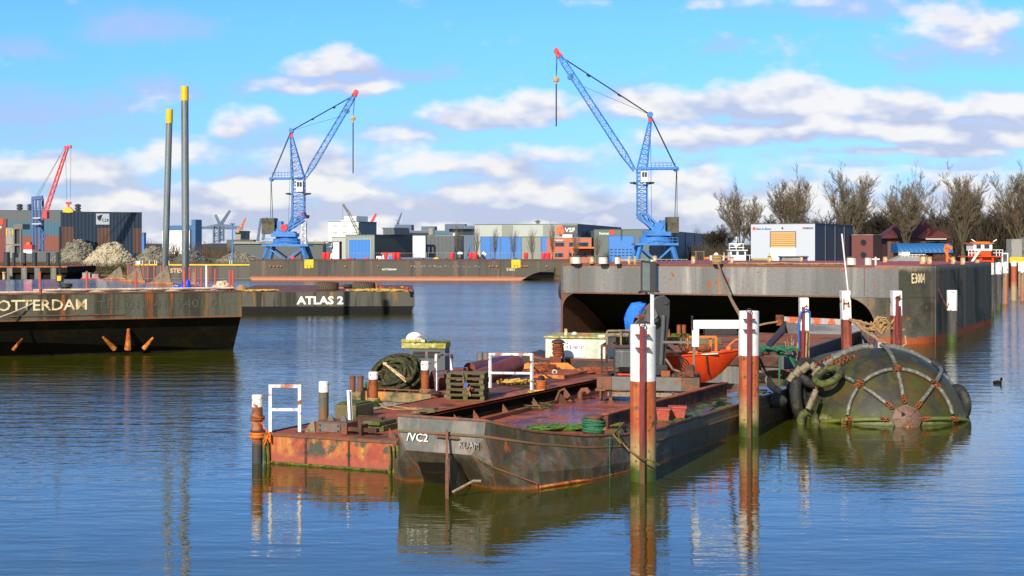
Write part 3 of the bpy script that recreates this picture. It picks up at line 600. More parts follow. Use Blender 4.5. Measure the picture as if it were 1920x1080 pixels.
# -- dark hall, left
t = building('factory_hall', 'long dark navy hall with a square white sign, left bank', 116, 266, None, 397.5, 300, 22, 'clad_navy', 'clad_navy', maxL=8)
fr(t, 180, 205, 400.5, 421, 'clad_white', 'sign_board'); lit(t, 'C.S.R', 190.5, 204, 410, 415.5, 'letter_dark')
p, q = t.q(182, 418), t.q(192, 405)
t.part('emblem', MB().extr([(p.x, q.z), (p.x+.5, q.z+.1), (p.x+.75, (p.z+q.z)/2), (q.x, q.z+.3), (p.x+.6, p.z+.4), (p.x+.1, (p.z+q.z)/2)], -.1, -.065), 'letter_dark')
fr(t, 117, 138, 425, 475, 'brown_wall', 'door', .05); fr(t, 183, 207, 427, 475, 'brown_wall', 'door', .05); fr(t, 250, 266, 428, 475, 'brown_wall', 'door', .05)
t = building('factory_hall', 'left wing of the dark hall with teal and brick bands', -60, 115.2, None, 395, 304, -2, 'clad_midgrey', 'clad_navy', maxL=20)
fr(t, -40, 115, 416, 442, 'clad_teal', 'wall_band', .05); fr(t, -40, 115, 442, 470, 'brick_brown', 'wall_band', .05)
for i, px in enumerate((37, 57, 146)):
    p = at(px, 395, 318); single('roof_vent', ['striped round vent at the left end of the dark hall roof', 'striped round vent behind the dark steel mast on the hall roof', 'striped round vent behind the yellow grab on the hall roof'][i], 'vent', MB().lathe([(.7, 0), (.7, .7)], n=10).lathe([(.45, .7), (.45, .9)], n=10).lathe([(.7, .9), (.7, 1.3)], n=10).lathe([(.45, 1.3), (.45, 1.5)], n=10).lathe([(.7, 1.5), (.7, 1.9), (.2, 2.1)], n=10), 'letter_dark', (p.x, 318, p.z-.6), group='roof vents on the dark hall')
t = building('brick_shed', 'small brown building cut by the left edge', -60, 12, 14, 412, 275, -10, 'brick_dark', 'brown_wall'); fr(t, 0, 6, 410, 421, 'sign_red', 'sign_board'); fr(t, -2, 3, 424, 428, 'wall_white', 'window')
# concrete hopper / stair tower with black openings
t = Thing('loading_hopper', 'grey steel hopper tower with black openings and yellow marks', 'hopper', (at(10, 480, 262).x, 262, G), -.1)
k = 262/F; X = lambda px: (px-10)*k; Z = lambda py: CH-(py-HY)*k-G
t.part('panel', MB().box(X(11), X(26), 0, 2, Z(478)-.5, Z(459)).box(X(11), X(26), 0, 2, Z(458), Z(427)), 'concrete')
t.part('frame', MB().box(X(26.5), X(29), -.2, .2, 0, Z(430)).box(X(39), X(42), -.2, .2, 0, Z(430)).box(X(26.5), X(44), -.1, 3, Z(430), Z(420)).box(X(29), X(39), -.2, .1, Z(461), Z(457)), 'grey_steel')
t.part('opening', MB().box(X(29), X(39), .3, .5, Z(475), Z(430)), 'dark_steel')
t.part('marking', MB().box(X(11.5), X(13.2), -.05, -.01, Z(442), Z(430)).box(X(17.5), X(18.8), -.05, -.01, Z(438), Z(432)).box(X(24), X(25.5), -.05, -.01, Z(440), Z(430)), 'yellow')
t = Thing('tugboat_cabin', 'red and white hut on the bank beside the hopper', 'hut', (at(44, 480, 258).x, 258, G), 0); k = 258/F; Z = lambda py: CH-(py-HY)*k-G
t.part('body', MB().box(0, 16*k, 0, 2, Z(475), Z(468)), 'wall_white'); t.part('upper_body', MB().box(.1, 15.6*k, 0, 2, Z(468), Z(459)), 'red_plastic'); t.part('roof', MB().box(4*k, 11*k, .3, 1.5, Z(459), Z(454)), 'orange_rust')
# -- silos
t = building('grain_silo', 'white ribbed silo block with blue top and blue tower', 304, 356, 366, 432, 700, -25, 'silo_white', 'clad_slate')
t.part('top_floor', MB().box(t.W*.2, t.W, 1, 6, t.H+.13, t.H+2.4), 'silo_blue'); t.part('tower', MB().box(t.W+.1, t.W+2.6, 1, 6, 0, t.H+5.2), 'silo_blue')
# -- far crane group
def strut_crane(name, label, Y, px0, lat, bars, m, r=.18, group=None):
    p0 = at(px0, HY, Y); t = Thing(name, label, 'crane', (p0.x, Y, G), 0, group); k = Y/F; P = lambda p: ((p[0]-px0)*k, 0, CH-(p[1]-HY)*k-G)
    for nm, a, b_, w0, w1, n in lat: t.part(nm, MB().lattice(P(a), P(b_), w0*k, w1*k, n, r), m if nm != 'jib_red' else 'crane_red')
    for nm, a, b_, w_ in bars: t.part(nm, MB().bar(P(a), P(b_), w_*k), m)
    return t
strut_crane('gantry_crane', 'wide flat topped lattice crane far behind the steel pipes', 800, 410, [('mast', (406, 455), (406, 424), 10, 10, 4), ('mast', (416, 452), (416, 424), 6, 6, 4), ('main_beam', (375, 427), (455, 428), 3, 3, 14), ('main_beam', (388, 426), (410, 421), 2, 2, 5), ('main_beam', (410, 421), (448, 426), 2, 2, 7), ('jib', (414, 421), (431, 395), 4, 2, 7), ('jib', (412, 421), (404, 403), 3, 2, 5)], [], 'blue_grey', .3)
strut_crane('harbour_crane', 'orange and black post crane far behind the blue lamp mast', 520, 449, [('jib', (452, 428), (460, 409), 3, 2, 6)], [('post', (449, 470), (449, 428), 3.5), ('platform', (444, 428), (456, 428), 2)], 'orange_gear', .1)
strut_crane('harbour_crane', 'thin dark crane far left behind the left blue crane', 900, 486, [('jib', (483, 452), (489, 410), 3, 2, 8)], [], 'blue_grey', .25)
strut_crane('harbour_crane', 'thin dark jib just left of the left blue crane machine house', 900, 496, [('jib', (493, 450), (500, 408), 3, 2, 8)], [], 'blue_grey', .25)
strut_crane('harbour_crane', 'small dark slewing crane above the flat office roofs', 600, 746, [('jib', (746, 418), (753, 399), 2.5, 1, 7), ('mast', (746, 436), (746, 417), 5, 3, 4)], [('counter_jib', (748, 416), (742, 412), 1.2)], 'blue_grey', .15)
strut_crane('harbour_crane', 'red jib sticking up behind the white office block', 640, 699, [('jib', (694, 422), (705, 401), 3.5, 2, 8)], [], 'crane_red', .2)
strut_crane('mobile_crane', 'grey jib with a white head leaning over the white office block', 330, 660, [('jib', (674, 440), (651, 394), 6, 3, 10)], [('jib_head', (652, 397), (643, 383), 4), ('cable', (643, 384), (641, 418), .5), ('cable', (646, 386), (676, 420), .4)], 'grey_steel', .06)
t = Thing('lamp_mast', 'tall blue lamp mast on the left bank', 'lamp post', (at(436, 480, 250).x, 250, G-1.5), 0); k = 250/F
t.part('pole', MB().tube((0, 0, 0), (0, 0, (492-399)*k), .2, .1), 'blue_crane'); t.part('lamp_head', MB().box(-.35, .35, -.3, .3, (492-400)*k, (492-398)*k), 'dark_steel')
t = building('terminal_building', 'low grey flat roofed office with columns behind the blue mast', 425, 475, 480, 450, 500, -10, 'clad_darkgrey', 'clad_navy'); 
t.part('upper_floor', MB().box(4, t.W-8, 3, 12, t.H+.2, t.H+2.6), 'concrete'); t.part('roof', MB().box(2, t.W-6, 2, 13, t.H+2.6, t.H+3.3), 'concrete')
t = building('warehouse', 'long low warehouse with a grey roof behind the left blue crane', 440, 605, 618, 458, 380, -8, 'clad_darkgrey', 'clad_navy', 'concrete')
t.part('roof', MB().box(-.5, t.W+.5, -.5, 20, t.H+.12, t.H+.7), 'concrete')
t = building('blue_hut', 'small blue machine at the right corner of the dark hall', 266, 270, 274, 437, 305, -15, 'blue_crane', 'blue_crane')
# lighthouse-like red and white mast behind the crane
t = Thing('radar_tower', 'white and red radar tower behind the left blue crane', 'tower', (at(570, 480, 280).x, 280, G), 0); k = 280/F
t.part('shaft', MB().lattice((0, 0, 0), (0, 0, 78*k), .9, .8, 12, .08), 'wall_white'); t.part('platform', MB().lathe([(.9, 84*k), (1.1, 86*k), (1.1, 90*k), (.4, 91*k)], n=10), 'crane_red'); t.part('cap', MB().lathe([(.5, 91*k), (.4, 96*k), (.1, 99*k)], n=8), 'crane_red')
# -- white office
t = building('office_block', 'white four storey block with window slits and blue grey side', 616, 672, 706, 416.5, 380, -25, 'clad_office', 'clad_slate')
for y in (423, 436, 448):
    for x in (624, 642, 660):
        if y == 448 and x > 630: continue
        fr(t, x, x+8.5, y, y+1.3, 'glass_dark', 'window', .05)
t.part('roof_sign', MB().box(t.W*.38, t.W*.85, .5, .8, t.H+.12, t.H+.5), 'wall_white'); sg = t.part('roof_house', MB().box(t.W*.4, t.W*.8, 2, 8, t.H-.2, t.H+1.6), 'wall_white')
t = building('annex', 'curved grey annex between the white block and the blue door shed', 622, 650, 655, 445, 300, -25, 'clad_pale', 'clad_slate')
t = building('container_office', 'plain white box building left of the blue door shed', 611, 636, 641, 454, 278, -25, 'wall_white', 'brick_brown')
# -- shed with blue door
t = building('blue_door_shed', 'grey shed with one large blue roller door', 648, 702, 797, 441, 272, -25, 'clad_grey', 'clad_midgrey')
fr(t, 654.5, 695, 449, 486, 'door_blue', 'roller_door', .04, frame='clad_pale'); t.part('vent', MB().tube((t.W+1.5, 20, t.H-6), (t.W+1.5, 20, t.H+1.4), .35, n=10).tube((t.W+1.5, 20, t.H+.2), (t.W+1.5, 20, t.H+1.5), .6, n=12), 'concrete')
t.part('roof_tank', MB().extr([(t.W*.85, t.H+.15), (t.W*.7, t.H+1.5), (t.W+.8, t.H+1.5), (t.W+1, t.H+.15)], 6, 12), 'clad_midgrey')
t = building('white_gable_shed', 'pale white walled shed between the two grey halls', 774, 797.5, 800, 442, 262, -10, 'wall_white', 'clad_midgrey')
t = building('grey_hall', 'plain dark grey hall left of the long pale shed', 797, 852, 870, 443, 266, -6, 'clad_midgrey', 'clad_slate', 'concrete')
t.part('wall_lamp', MB().box(t.W*.10, t.W*.16, -.3, 0, 2, 3.2).box(t.W*.24, t.W*.3, -.3, 0, 2, 3.2), 'wall_white'); t.part('vent', MB().tube((t.W*.98, .6, t.H-2), (t.W*.98, .6, t.H+.6), .25), 'wall_white')
t = building('glass_office', 'far flat roofed office with a band of blue windows', 718, 868, 890, 433, 420, -4, 'clad_slate', 'clad_slate', 'concrete')
fr(t, 722, 810, 436.5, 441, 'glass_dark', 'window', .1); fr(t, 812, 866, 434, 439, 'steel_blue_wall', 'window', .1)
[t.part('roof_unit', MB().box(a_, b_, 3, 9, t.H+.12, t.H+c_), 'clad_slate') for a_, b_, c_ in ((3, 8, 1.9), (11, 15, 1.4), (18, 24, 2.1))]
t = building('glass_office', 'blue grey office wing with an overhanging roof behind the slim trees', 842, 890, 896, 430, 390, -4, 'clad_slate', 'clad_slate', 'concrete')
t.part('roof', MB().box(-1, t.W+1, -1.5, 9, t.H+.12, t.H+1), 'clad_slate'); fr(t, 860, 888, 434, 440, 'glass_dark', 'window', .1)
# -- long pale shed with blue doors and white letters
t = building('long_shed', 'long pale grey shed with blue doors and large white letters', 890, 1083, 1165, 421.5, 285, -14, 'clad_pale', 'clad_navy')  # navy side wall carries its unlit tone as colour
for a_, b_, m_ in ((941, 962, 'clad_grey'), (1018, 1049, 'clad_grey'), (1049, 1083, 'clad_darkgrey')): fr(t, a_, b_, 422, 443.5, m_, 'wall_band', .04)
for a_, b_ in ((902, 920), (920.5, 938), (938.5, 958), (958.5, 977), (1015, 1034)): fr(t, a_, b_, 444.5, 490, 'door_blue', 'sliding_door', .05, frame='blue_grey')
fr(t, 978, 1014, 444.5, 490, 'clad_grey', 'sliding_door', .05, frame='clad_darkgrey')
lit(t, 'VSF', 1059, 1078.5, 427, 435.5, 'clean_white', off=.02)
e = MB()
for (x_, y_) in ((1050, 427.8), (1047.3, 433.5), (1052.7, 433.5)):
    p = t.q(x_, y_); e.lathe([(.62, 0), (.62, .06)], (p.x, -.1, p.z), n=14, axis='Y')
p = t.q(1050, 431.5); e.lathe([(.42, 0), (.42, .08)], (p.x, -.1, p.z), n=14, axis='Y')
t.part('emblem', e, 'vsf_orange')
fr(t, 1080, 1082, 440, 449, 'clad_navy', 'drain_pipe', .1)
p = t.q(1004, 421); t.part('roof_vent', MB().lathe([(.35, 0), (.35, .4), (.7, .5), (.1, .9)], (p.x, 2, t.H+.12), n=10), 'concrete')
t = building('brick_office', 'two storey orange brick office in front of the long shed', 1025, 1109, 1113, 446.5, 262, -8, 'brick_orange', 'clad_darkgrey', 'concrete')
for x0, x1, y0, y1 in ((1041, 1057, 455, 462), (1067.5, 1075.5, 455, 462), (1085.5, 1102.5, 455, 462), (1041, 1055, 475, 482), (1067.5, 1077, 475, 482), (1085.5, 1102.5, 475, 482)): fr(t, x0, x1, y0, y1, 'glass_dark', 'window', .04, frame='blue_grey')
lit(t, 'Stemat', 1039, 1055.5, 448.3, 452, 'clean_white', off=.02); fr(t, 1057, 1062.5, 448, 452.5, 'orange_gear', 'sign_board', .1)
t.part('roof_unit', MB().box(t.W*.33, t.W*.55, 2, 5, t.H-.1, t.H+.7), 'wall_white')
t.part('canopy', MB().box(t.W-3.5, t.W+1.2, -2.5, 0, 2.9, 3.2).box(t.W-3.4, t.W-3.2, -2.4, -2.2, 0, 2.9), 'orange_gear')
t = building('white_post_shed', 'navy stair block with white window frames between office and green shed', 1108, 1120, 1124, 434, 290, -14, 'clad_navy', 'clad_navy')
# -- green grey shed
t = building('green_shed', 'grey green shed with a big blue door and small red sign', 1114, 1217, 1346, 431, 258, -14, 'clad_green', 'clad_slate')
fr(t, 1142, 1188, 442.5, 490, 'door_blue', 'roller_door', .04, frame='blue_dark'); lit(t, 'Stemat', 1123.5, 1142, 435, 440, 'clean_white', off=.02); fr(t, 1144, 1152, 431.5, 440, 'sign_red', 'sign_board', .1)
wn_ = MB()
for i in range(6):
    for y in (467, 472.5, 478):
        p = t.q(1144.5+i*7.3, y+1.6); q_ = t.q(1149+i*7.3, y); wn_.box(p.x, q_.x, -.09, -.03, p.z, q_.z)
t.part('door_windows', wn_, 'glass_dark')
for i in range(1, 7): sidefit(t, t.L*i/7-.05, t.L*i/7+.05, 0, t.H-.05, 'clad_darkgrey', 'drain_pipe', .12)
# -- white shed, right
t = building('white_shed', 'white ribbed shed with a half open tan roller door', 1408, 1528, 1599, 420.5, 240, -27, 'clad_white', 'clad_shadeblue')  # white shed's side wall coloured dark blue to stand for its shade
o = fr(t, 1445, 1491.5, 435, 464, 'roller_tan', 'roller_door', .04, frame='clad_midgrey')
sl_ = MB(); p, q_ = t.q(1445, 464), t.q(1491.5, 435)
for i in range(1, 8): sl_.box(p.x, q_.x, -.09, -.042, p.z+(q_.z-p.z)*i/8-.03, p.z+(q_.z-p.z)*i/8+.03)
t.part('slats', sl_, 'brown_wall', o)
fr(t, 1445, 1491.5, 464.5, 492, 'wall_white', 'lower_door', .05)
lit(t, 'Blom en Zonen', 1418.5, 1446, 427, 430.5, 'letter_blue', off=.02); lit(t, 'NEXUS', 1509, 1524.5, 426, 429, 'letter_dark', off=.02); fr(t, 1505, 1508.5, 426, 429, 'sign_red', 'sign_board', .08)
fr(t, 1411.5, 1416.5, 426, 431, 'sign_red', 'emblem', .08); fr(t, 1466, 1468.5, 426, 429, 'dark_steel', 'wall_lamp', .2)
p = t.q(1408, 482); t.part('plinth', MB().box(-.03, t.q(1444, 480).x, -.05, .02, 0, 1.2).box(t.q(1493, 480).x, t.W+.03, -.05, .02, 0, .8), 'brick_dark')
for i in range(1, 4): sidefit(t, t.L*i/4-.05, t.L*i/4+.05, 0, t.H-.05, 'clad_midgrey', 'drain_pipe', .12)
t = building('brick_block', 'dark red brick block with two round windows', 1597, 1637, 1653, 441, 256, -30, 'brick_dark', 'brown_wall', 'concrete')
for y in (454.5, 478):
    p = t.q(1619, y); o = t.part('window', MB().lathe([(.5, 0), (.5, .08)], (p.x, -.03, p.z), n=18, axis='Y'), 'glass_dark'); t.part('frame', MB().torus((p.x, -.05, p.z), .55, .06, (0, 1, 0), 18, 6), 'brown_wall', o)
t = Thing('tiled_house', 'brown house with a dark red hipped tile roof among the trees', 'house', (at(1660, 480, 268).x, 268, G), -.05); k = 268/F; Z = lambda py: CH-(py-HY)*k-G; X = lambda px: (px-1660)*k
t.part('wall', MB().box(X(1664), X(1775), 0, 9, 0, Z(446)), 'brown_wall')
t.part('roof', MB().add([(X(1657), -1, Z(447)), (X(1783), -1, Z(447)), (X(1783), 10, Z(447)), (X(1657), 10, Z(447)), (X(1694), 4.5, Z(414)), (X(1742), 4.5, Z(414))], [(0,1,5,4),(1,2,5),(2,3,4,5),(3,0,4),(3,2,1,0)]), 'tiles_red')
t.part('gutter', MB().box(X(1732), X(1770), -1.3, -1.02, Z(449), Z(447.5)), 'wall_white'); t.part('window', MB().box(X(1734), X(1744), -.05, .02, Z(462), Z(452)).box(X(1752), X(1762), -.05, .02, Z(462), Z(452)), 'glass_dark')
t = Thing('blue_roof_shelter', 'open shelter with a rounded blue roof below the tiled house', 'shelter', (at(1684, 480, 225).x, 225, G), -.04); k = 225/F; Z = lambda py: CH-(py-HY)*k-G; X = lambda px: (px-1684)*k
arc = [(0, Z(474))] + [((1-math.cos(a_))*2.2, Z(474)+math.sin(a_)*(Z(456)-Z(474))) for a_ in [i*math.pi/16 for i in range(1, 9)]] + [(5, Z(456)), (5, Z(474))]
t.part('roof', MB().extrx([(y, z) for y, z in arc], 0, X(1786)), 'roof_blue', smooth=40)
t.part('wall', MB().box(.3, X(1780), 1.5, 4.8, 0, Z(474.2)), 'brown_wall'); t.part('door', MB().box(X(1750), X(1784), .4, 1.4, 0, Z(474)), 'dark_rust')
for i in range(4):
    p = at(1748+i*7.5, 478, 221); single('leaning_arch', ['dark curved pipe leaning below the blue roof, leftmost', 'dark curved pipe leaning below the blue roof, second from left', 'dark curved pipe leaning below the blue roof, third from left', 'dark curved pipe leaning below the blue roof, nearest the orange arm'][i], 'pipe', MB().path([(-.28, 0, 0), (-.28, 0, 1.1), (-.15, 0, 1.5), (.15, 0, 1.5), (.28, 0, 1.1), (.28, 0, 0)], .09), 'dark_rust', (p.x, 221, G), group='curved pipes below the blue roof')
# ---------------------------------------------------------------- quay fence, panels as one fence each
def fence(label, x0, x1, y, top, n, m='concrete'):
    a, c = at(x0, 480, y), at(x1, 480, y); H = CH-(top-HY)*y/F-G; W = c.x-a.x; t = Thing('mesh_fence', label, 'fence', (a.x, y, G), 0, 'mesh fence panels along the quay')
    for i in range(n+1): t.part('post', MB().tube((W*i/n, 0, 0), (W*i/n, 0, H+.1), .05, n=6), m)
    t.part('rail', MB().bar((0, 0, H), (W, 0, H), .05).bar((0, 0, .15), (W, 0, .15), .05), m)
    q = MB(); k = int(W/.35)
    for i in range(1, k): q.bar((W*i/k, .02, .17), (W*i/k, .02, H-.03), .012)
    t.part('mesh', q, m); return t
fence('wire mesh fence in front of the blue door shed', 650, 800, 249, 474.5, 6); fence('wire mesh fence in front of the dark grey hall', 803, 905, 250, 474, 6); fence('wire mesh fence in front of the long pale shed doors', 907, 1045, 249, 474, 9); fence('wire mesh fence right of the right blue crane', 1275, 1320, 232, 472, 3)
# ================================================================ the two blue harbour cranes
def harbour_crane(label, px0, Y, s, dx, apex, beam_end, jib_foot, jib_tip, hook, seedcol, mast_top, portal, yb):
    """px0: photo column of the mast axis; s: +1 when the jib reaches left; all pairs are photo pixels"""
    k = Y/F; t = Thing('harbour_crane', label, 'crane', (at(px0, 480, Y).x, Y, G), 0, 'blue harbour cranes')
    P = lambda x, y, d=0: Vector(((x-px0)*k, d, CH-(y-HY)*k-G))
    B = lambda q, x0, x1, y0, y1, d0, d1: q.box((x0-px0)*k, (x1-px0)*k, d0, d1, P(0, y1).z, P(0, y0).z)
    l, r, top = portal
    zt = P(0, top).z
    for (fx, d) in ((l, -2.5), (r, -2.5), (l, 3.5), (r, 3.5)):
        off = (r-l)*.10*(1 if fx == l else -1)
        q = MB().bar(P(fx, yb, d*1.25)*1, P(fx+off, top, d), .55)
        q.box((fx-px0)*k-.5, (fx-px0)*k+.5, d*1.25-.6, d*1.25+.6, 0, .55)
        t.part('leg', q, 'blue_crane')
    q = MB()
    m_ = (l+r)/2
    for d in (-2.4, 3.4): q.bar(P(l+5, top+2, d), P(m_-4, yb-1, d), .28).bar(P(r-5, top+2, d), P(m_+4, yb-1, d), .28).bar(P(m_-4, yb-1, d), P(m_+4, yb-1, d), .28)
    t.part('brace', q, 'blue_crane')
    q = MB(); B(q, l-4, r+4, top-3, top+1, -3.2, 4.2); t.part('platform', q, 'blue_crane')
    q = MB()
    for i in range(9):
        x = l-3+(r-l+6)*i/8; q.tube(P(x, top-3, -3.1), P(x, top-13, -3.1), .04, n=5)
    for yy in (top-8, top-13): q.tube(P(l-3, yy, -3.1), P(r+3, yy, -3.1), .04, n=5)
    t.part('railing', q, 'blue_crane')
    c = (l+r)/2 + 2*s
    t.part('slew_ring', MB().lathe([(2.6, zt+.2), (2.6, zt+1.2), (2.1, zt+1.4), (2.1, zt+2.2)], ((c-px0)*k, .5, 0), n=20), 'blue_crane', smooth=40)
    bx0, bx1 = (c-20, c+26) if s > 0 else (c-26, c+20)
    zz = top-24
    q = MB(); B(q, bx0, bx1, zz, zz+7, -2, 3); B(q, bx0+4, bx1-10 if s > 0 else bx1-4, zz-3, zz, -1.6, 2.4); t.part('turntable', q, 'blue_crane')
    q = MB(); cx = c+(29 if s > 0 else -35)
    B(q, cx-9, cx+12 if s > 0 else cx+15, zz-28, zz+2, -1.5, 2.5); t.part('counterweight', q, 'counterweight')
    q = MB(); mx = c+(12 if s > 0 else -12); B(q, mx-4, mx+4, zz-22, zz, -1, 2); B(q, mx-9*1, mx-4, zz-8, zz, -1, 2); t.part('machine_house', q, 'blue_crane')
    t.part('winch_drum', MB().tube(P(mx-s*9, zz-10, -1.4), P(mx-s*9, zz-10, 1.4), .7, n=14), 'crane_red' if s < 0 else 'blue_crane')
    # knee frame up to the mast foot
    mf = mast_top[2]
    q = MB()
    for d in (-.8, .8):
        q.bar(P(px0-dx, mf, d), P(c-s*2, zz, d*1.4), .35).bar(P(px0+dx, mf, d), P(c+s*16, zz, d*1.4), .35).bar(P(px0-s*dx, mf+6, d), P(c+s*4, zz, d*1.4), .25).bar(P(px0-dx-2, mf, d), P(px0+dx+2, mf, d), .35)
        q.bar(P(px0, mf, d), P(c-s*4, zz-4, d), .2).bar(P(px0+s*dx, mf, d), P(c-s*4, zz-4, d), .2)
    t.part('knee_frame', q, 'blue_crane')
    mt = mast_top[0]
    t.part('mast', MB().lattice(P(px0, mf), P(px0, mt), 2*dx*k, 2*dx*k, 11, .085, .05), 'blue_crane')
    # side lamps platform
    q = MB(); ly = mast_top[1]
    for sg in (-1, 1): q.bar(P(px0+sg*dx, ly+1), P(px0+sg*(dx+9), ly-1), .15).lathe([(.2, 0), (.55, .1), (.5, .3), (.1, .35)], P(px0+sg*(dx+8), ly), n=8)
    t.part('floodlight', q, 'dark_steel')
    cb = MB(); cx = px0 + (2 if s > 0 else 5); B(cb, cx-6, cx+6, mt+6, mt+26, -2.2, -.4); cbo = t.part('cabin', cb, 'clean_white')
    wq = MB(); B(wq, cx-4.5, cx-.5, mt+8, mt+17, -2.25, -2.15); B(wq, cx+.5, cx+4.5, mt+8, mt+17, -2.25, -2.15); t.part('window', wq, 'glass_dark', cbo)
    # A-frame
    ax, ay = apex; q = MB()
    q.lattice(P(px0, mt), P(ax, ay+14), 2*dx*k, 3*k*1.5, 10, .075, .04); t.part('a_frame', q, 'blue_crane')
    t.part('a_frame_head', MB().bar(P(ax, ay+15), P(ax, ay+4), .55), 'crane_red'); t.part('sheave', MB().tube(P(ax, ay+2, -.5), P(ax, ay+2, .5), .45, n=14), 'blue_crane')
    # rear beam with walkway
    ex, ey = beam_end; q = MB()
    for d in (-.7, .7): q.bar(P(px0-s*dx, mt, d), P(ex, ey, d), .38)
    for i in range(8): q.bar(P(px0+(ex-px0)*i/7, mt+(ey-mt)*i/7, -.7), P(px0+(ex-px0)*i/7, mt+(ey-mt)*i/7, .7), .2)
    t.part('rear_beam', q, 'blue_crane')
    q = MB()
    for i in range(7):
        f = .25+.7*i/6; x = px0+(ex-px0)*f
        q.tube(P(x, mt, -.8), P(x, mt-10, -.8), .05, n=5)
    q.tube(P(px0+(ex-px0)*.25, mt-10, -.8), P(px0+(ex-px0)*.95, mt-10, -.8), .05, n=5).tube(P(px0+(ex-px0)*.25, mt-5, -.8), P(px0+(ex-px0)*.95, mt-5, -.8), .04, n=5)
    t.part('railing', q, 'blue_crane'); t.part('sheave', MB().tube(P(ex, ey+1, -.6), P(ex, ey+1, .6), .42, n=12), 'blue_crane')
    # jib
    fx, fy = jib_foot; tx, ty = jib_tip; f1, f2 = .14, .90
    A, T = P(fx, fy), P(tx, ty); j1, j2 = A.lerp(T, f1), A.lerp(T, f2)
    q = MB().lattice(A, j1, .4, 1.0, 3, .07, .04).lattice(j1, j2, 1.0, .85, 22, .07, .032).lattice(j2, A.lerp(T, .955), .85, .5, 2, .07, .04); t.part('jib', q, 'blue_crane')
    t.part('jib_head', MB().lattice(A.lerp(T, .95), T, .7, .45, 3, .12).tube(T+Vector((0, -.4, 0)), T+Vector((0, .4, 0)), .4, n=10), 'crane_red')
    t.part('rope_guard', MB().tube(A.lerp(T, .82)+Vector((s*.0, -.3, -.7)), A.lerp(T, .82)+Vector((0, .3, -.7)), .5, n=10), 'blue_crane')
    # ropes
    q = MB(); AP = P(ax, ay+2)
    for d in (-.3, .3): q.tube(AP+Vector((0, d, 0)), A.lerp(T, .93)+Vector((0, d, .3)), .06, n=4)
    q.tube(AP, A.lerp(T, .72)+Vector((0, 0, 0)), .028, n=4)
    for d in (-.4, .4): q.tube(AP+Vector((0, d, 0)), P(ex, ey, d), .06, n=4)
    q.tube(P(ex, ey, -.3), P(ex-s*3, zz-28, -.3), .06, n=4).tube(P(ex+s*1.5, ey, .3), P(ex+s*2, zz-28, .3), .05, n=4); q.tube(AP, P(ax+s*3 if s > 0 else ax-6, zz-6), .03, n=4)
    for ff in (.33, .68): m0 = AP.lerp(A.lerp(T, .93), ff); m1 = AP.lerp(A.lerp(T, .93), ff+.04); q.tube(m0, m1, .14, n=6)
    t.part('cable', q, 'dark_steel')
    hx, h0, hb, h1 = hook; q = MB()
    q.tube(P(tx+ (0 if s > 0 else -1), ty, -.2), P(hx, hb, -.1), .045, n=4).tube(P(tx+(2.5 if s > 0 else -5), ty+5, .2), P(hx, hb, .1), .04, n=4); t.part('hoist_rope', q, 'dark_steel')
    hk = MB().ball(P(hx, hb), .5, 10, 6, (1, .6, 1)).tube(P(hx, hb+3), P(hx, hb+8), .16, n=6); t.part('hook_block', hk, 'bollard_tan')
    t.part('hook_rod', MB().tube(P(hx, hb+8), P(hx, h1), .11, n=6), 'dark_steel')
    return t
harbour_crane('blue crane with its jib reaching up to the left, right of centre', 1204, 225, 1, 9, (1219, 213), (1268, 316), (1190, 320), (1043, 95), (1043, 95, 149, 237), 0, (316, 345, 402), (1192, 1264, 459), 487)
harbour_crane('blue crane with its jib reaching up to the right, left of centre', 559.5, 268, -1, 11, (546.5, 243), (509, 335), (572, 334), (668, 172), (662, 190, 222, 325), 1, (334, 365, 408), (500, 578, 461), 486)
# red crane on the left bank, seen through a dark steel mast
Y = 285; k = Y/F; t = Thing('dredging_crane', 'red lattice jib crane standing beside the dark hall', 'crane', (at(78, 480, Y).x, Y, G)); P = lambda x, y, d=0: Vector(((x-78)*k, d, CH-(y-HY)*k-G))
t.part('jib', MB().lattice(P(84, 402), P(126, 277), .75, .45, 20, .06, .03), 'crane_red'); t.part('jib_head', MB().bar(P(121, 277), P(134, 275), .6), 'crane_red')
t.part('machine_house', MB().cbox(P(86, 403), (.9, 1.6, 1.4)), 'crane_red')
q = MB()
for x in (61, 74): q.bar(P(x+1, 470), P(x, 372), .4).bar(P(x, 470, 2), P(x, 372, 2), .4)
for y in (374, 390, 409, 425): q.bar(P(60, y), P(76, y), .22).bar(P(60, y, 2), P(76, y, 2), .22)
q.bar(P(60, 372), P(80, 370), .7); q.bar(P(74, 425), P(86, 442), .2).bar(P(86, 442), P(74, 462), .2)
t.part('tower', q, 'blue_dark'); t.part('walkway', MB().cbox(P(72, 420), (1.9, 2.4, .15)).cbox(P(72, 409), (1.5, 2.2, .15)), 'wall_white')
t.part('cable', MB().tube(P(121, 277), P(70, 371), .03, n=4).tube(P(118, 283), P(66, 371), .03, n=4).tube(P(123, 280), P(125, 376), .03, n=4).tube(P(133, 280), P(132, 376), .03, n=4), 'dark_steel')
t = Thing('grab_bucket', 'yellow clamshell grab hanging below a red block above the hall roof', 'grab', P(128.5, 398)+t.loc)
t.part('block', MB().box(-.5, .5, -.3, .3, 1.6, 2.1).box(-.15, .15, -.15, .15, .9, 1.6), 'crane_red')
t.part('shell', MB().extr([(-1.0, 0), (-1.05, .35), (-.3, 1.0), (.3, 1.0), (1.05, .35), (1.0, 0), (.1, -.1)], -.5, .5), 'yellow')
# ================================================================ far barges
def u2(th): return math.cos(R(th)), math.sin(R(th))
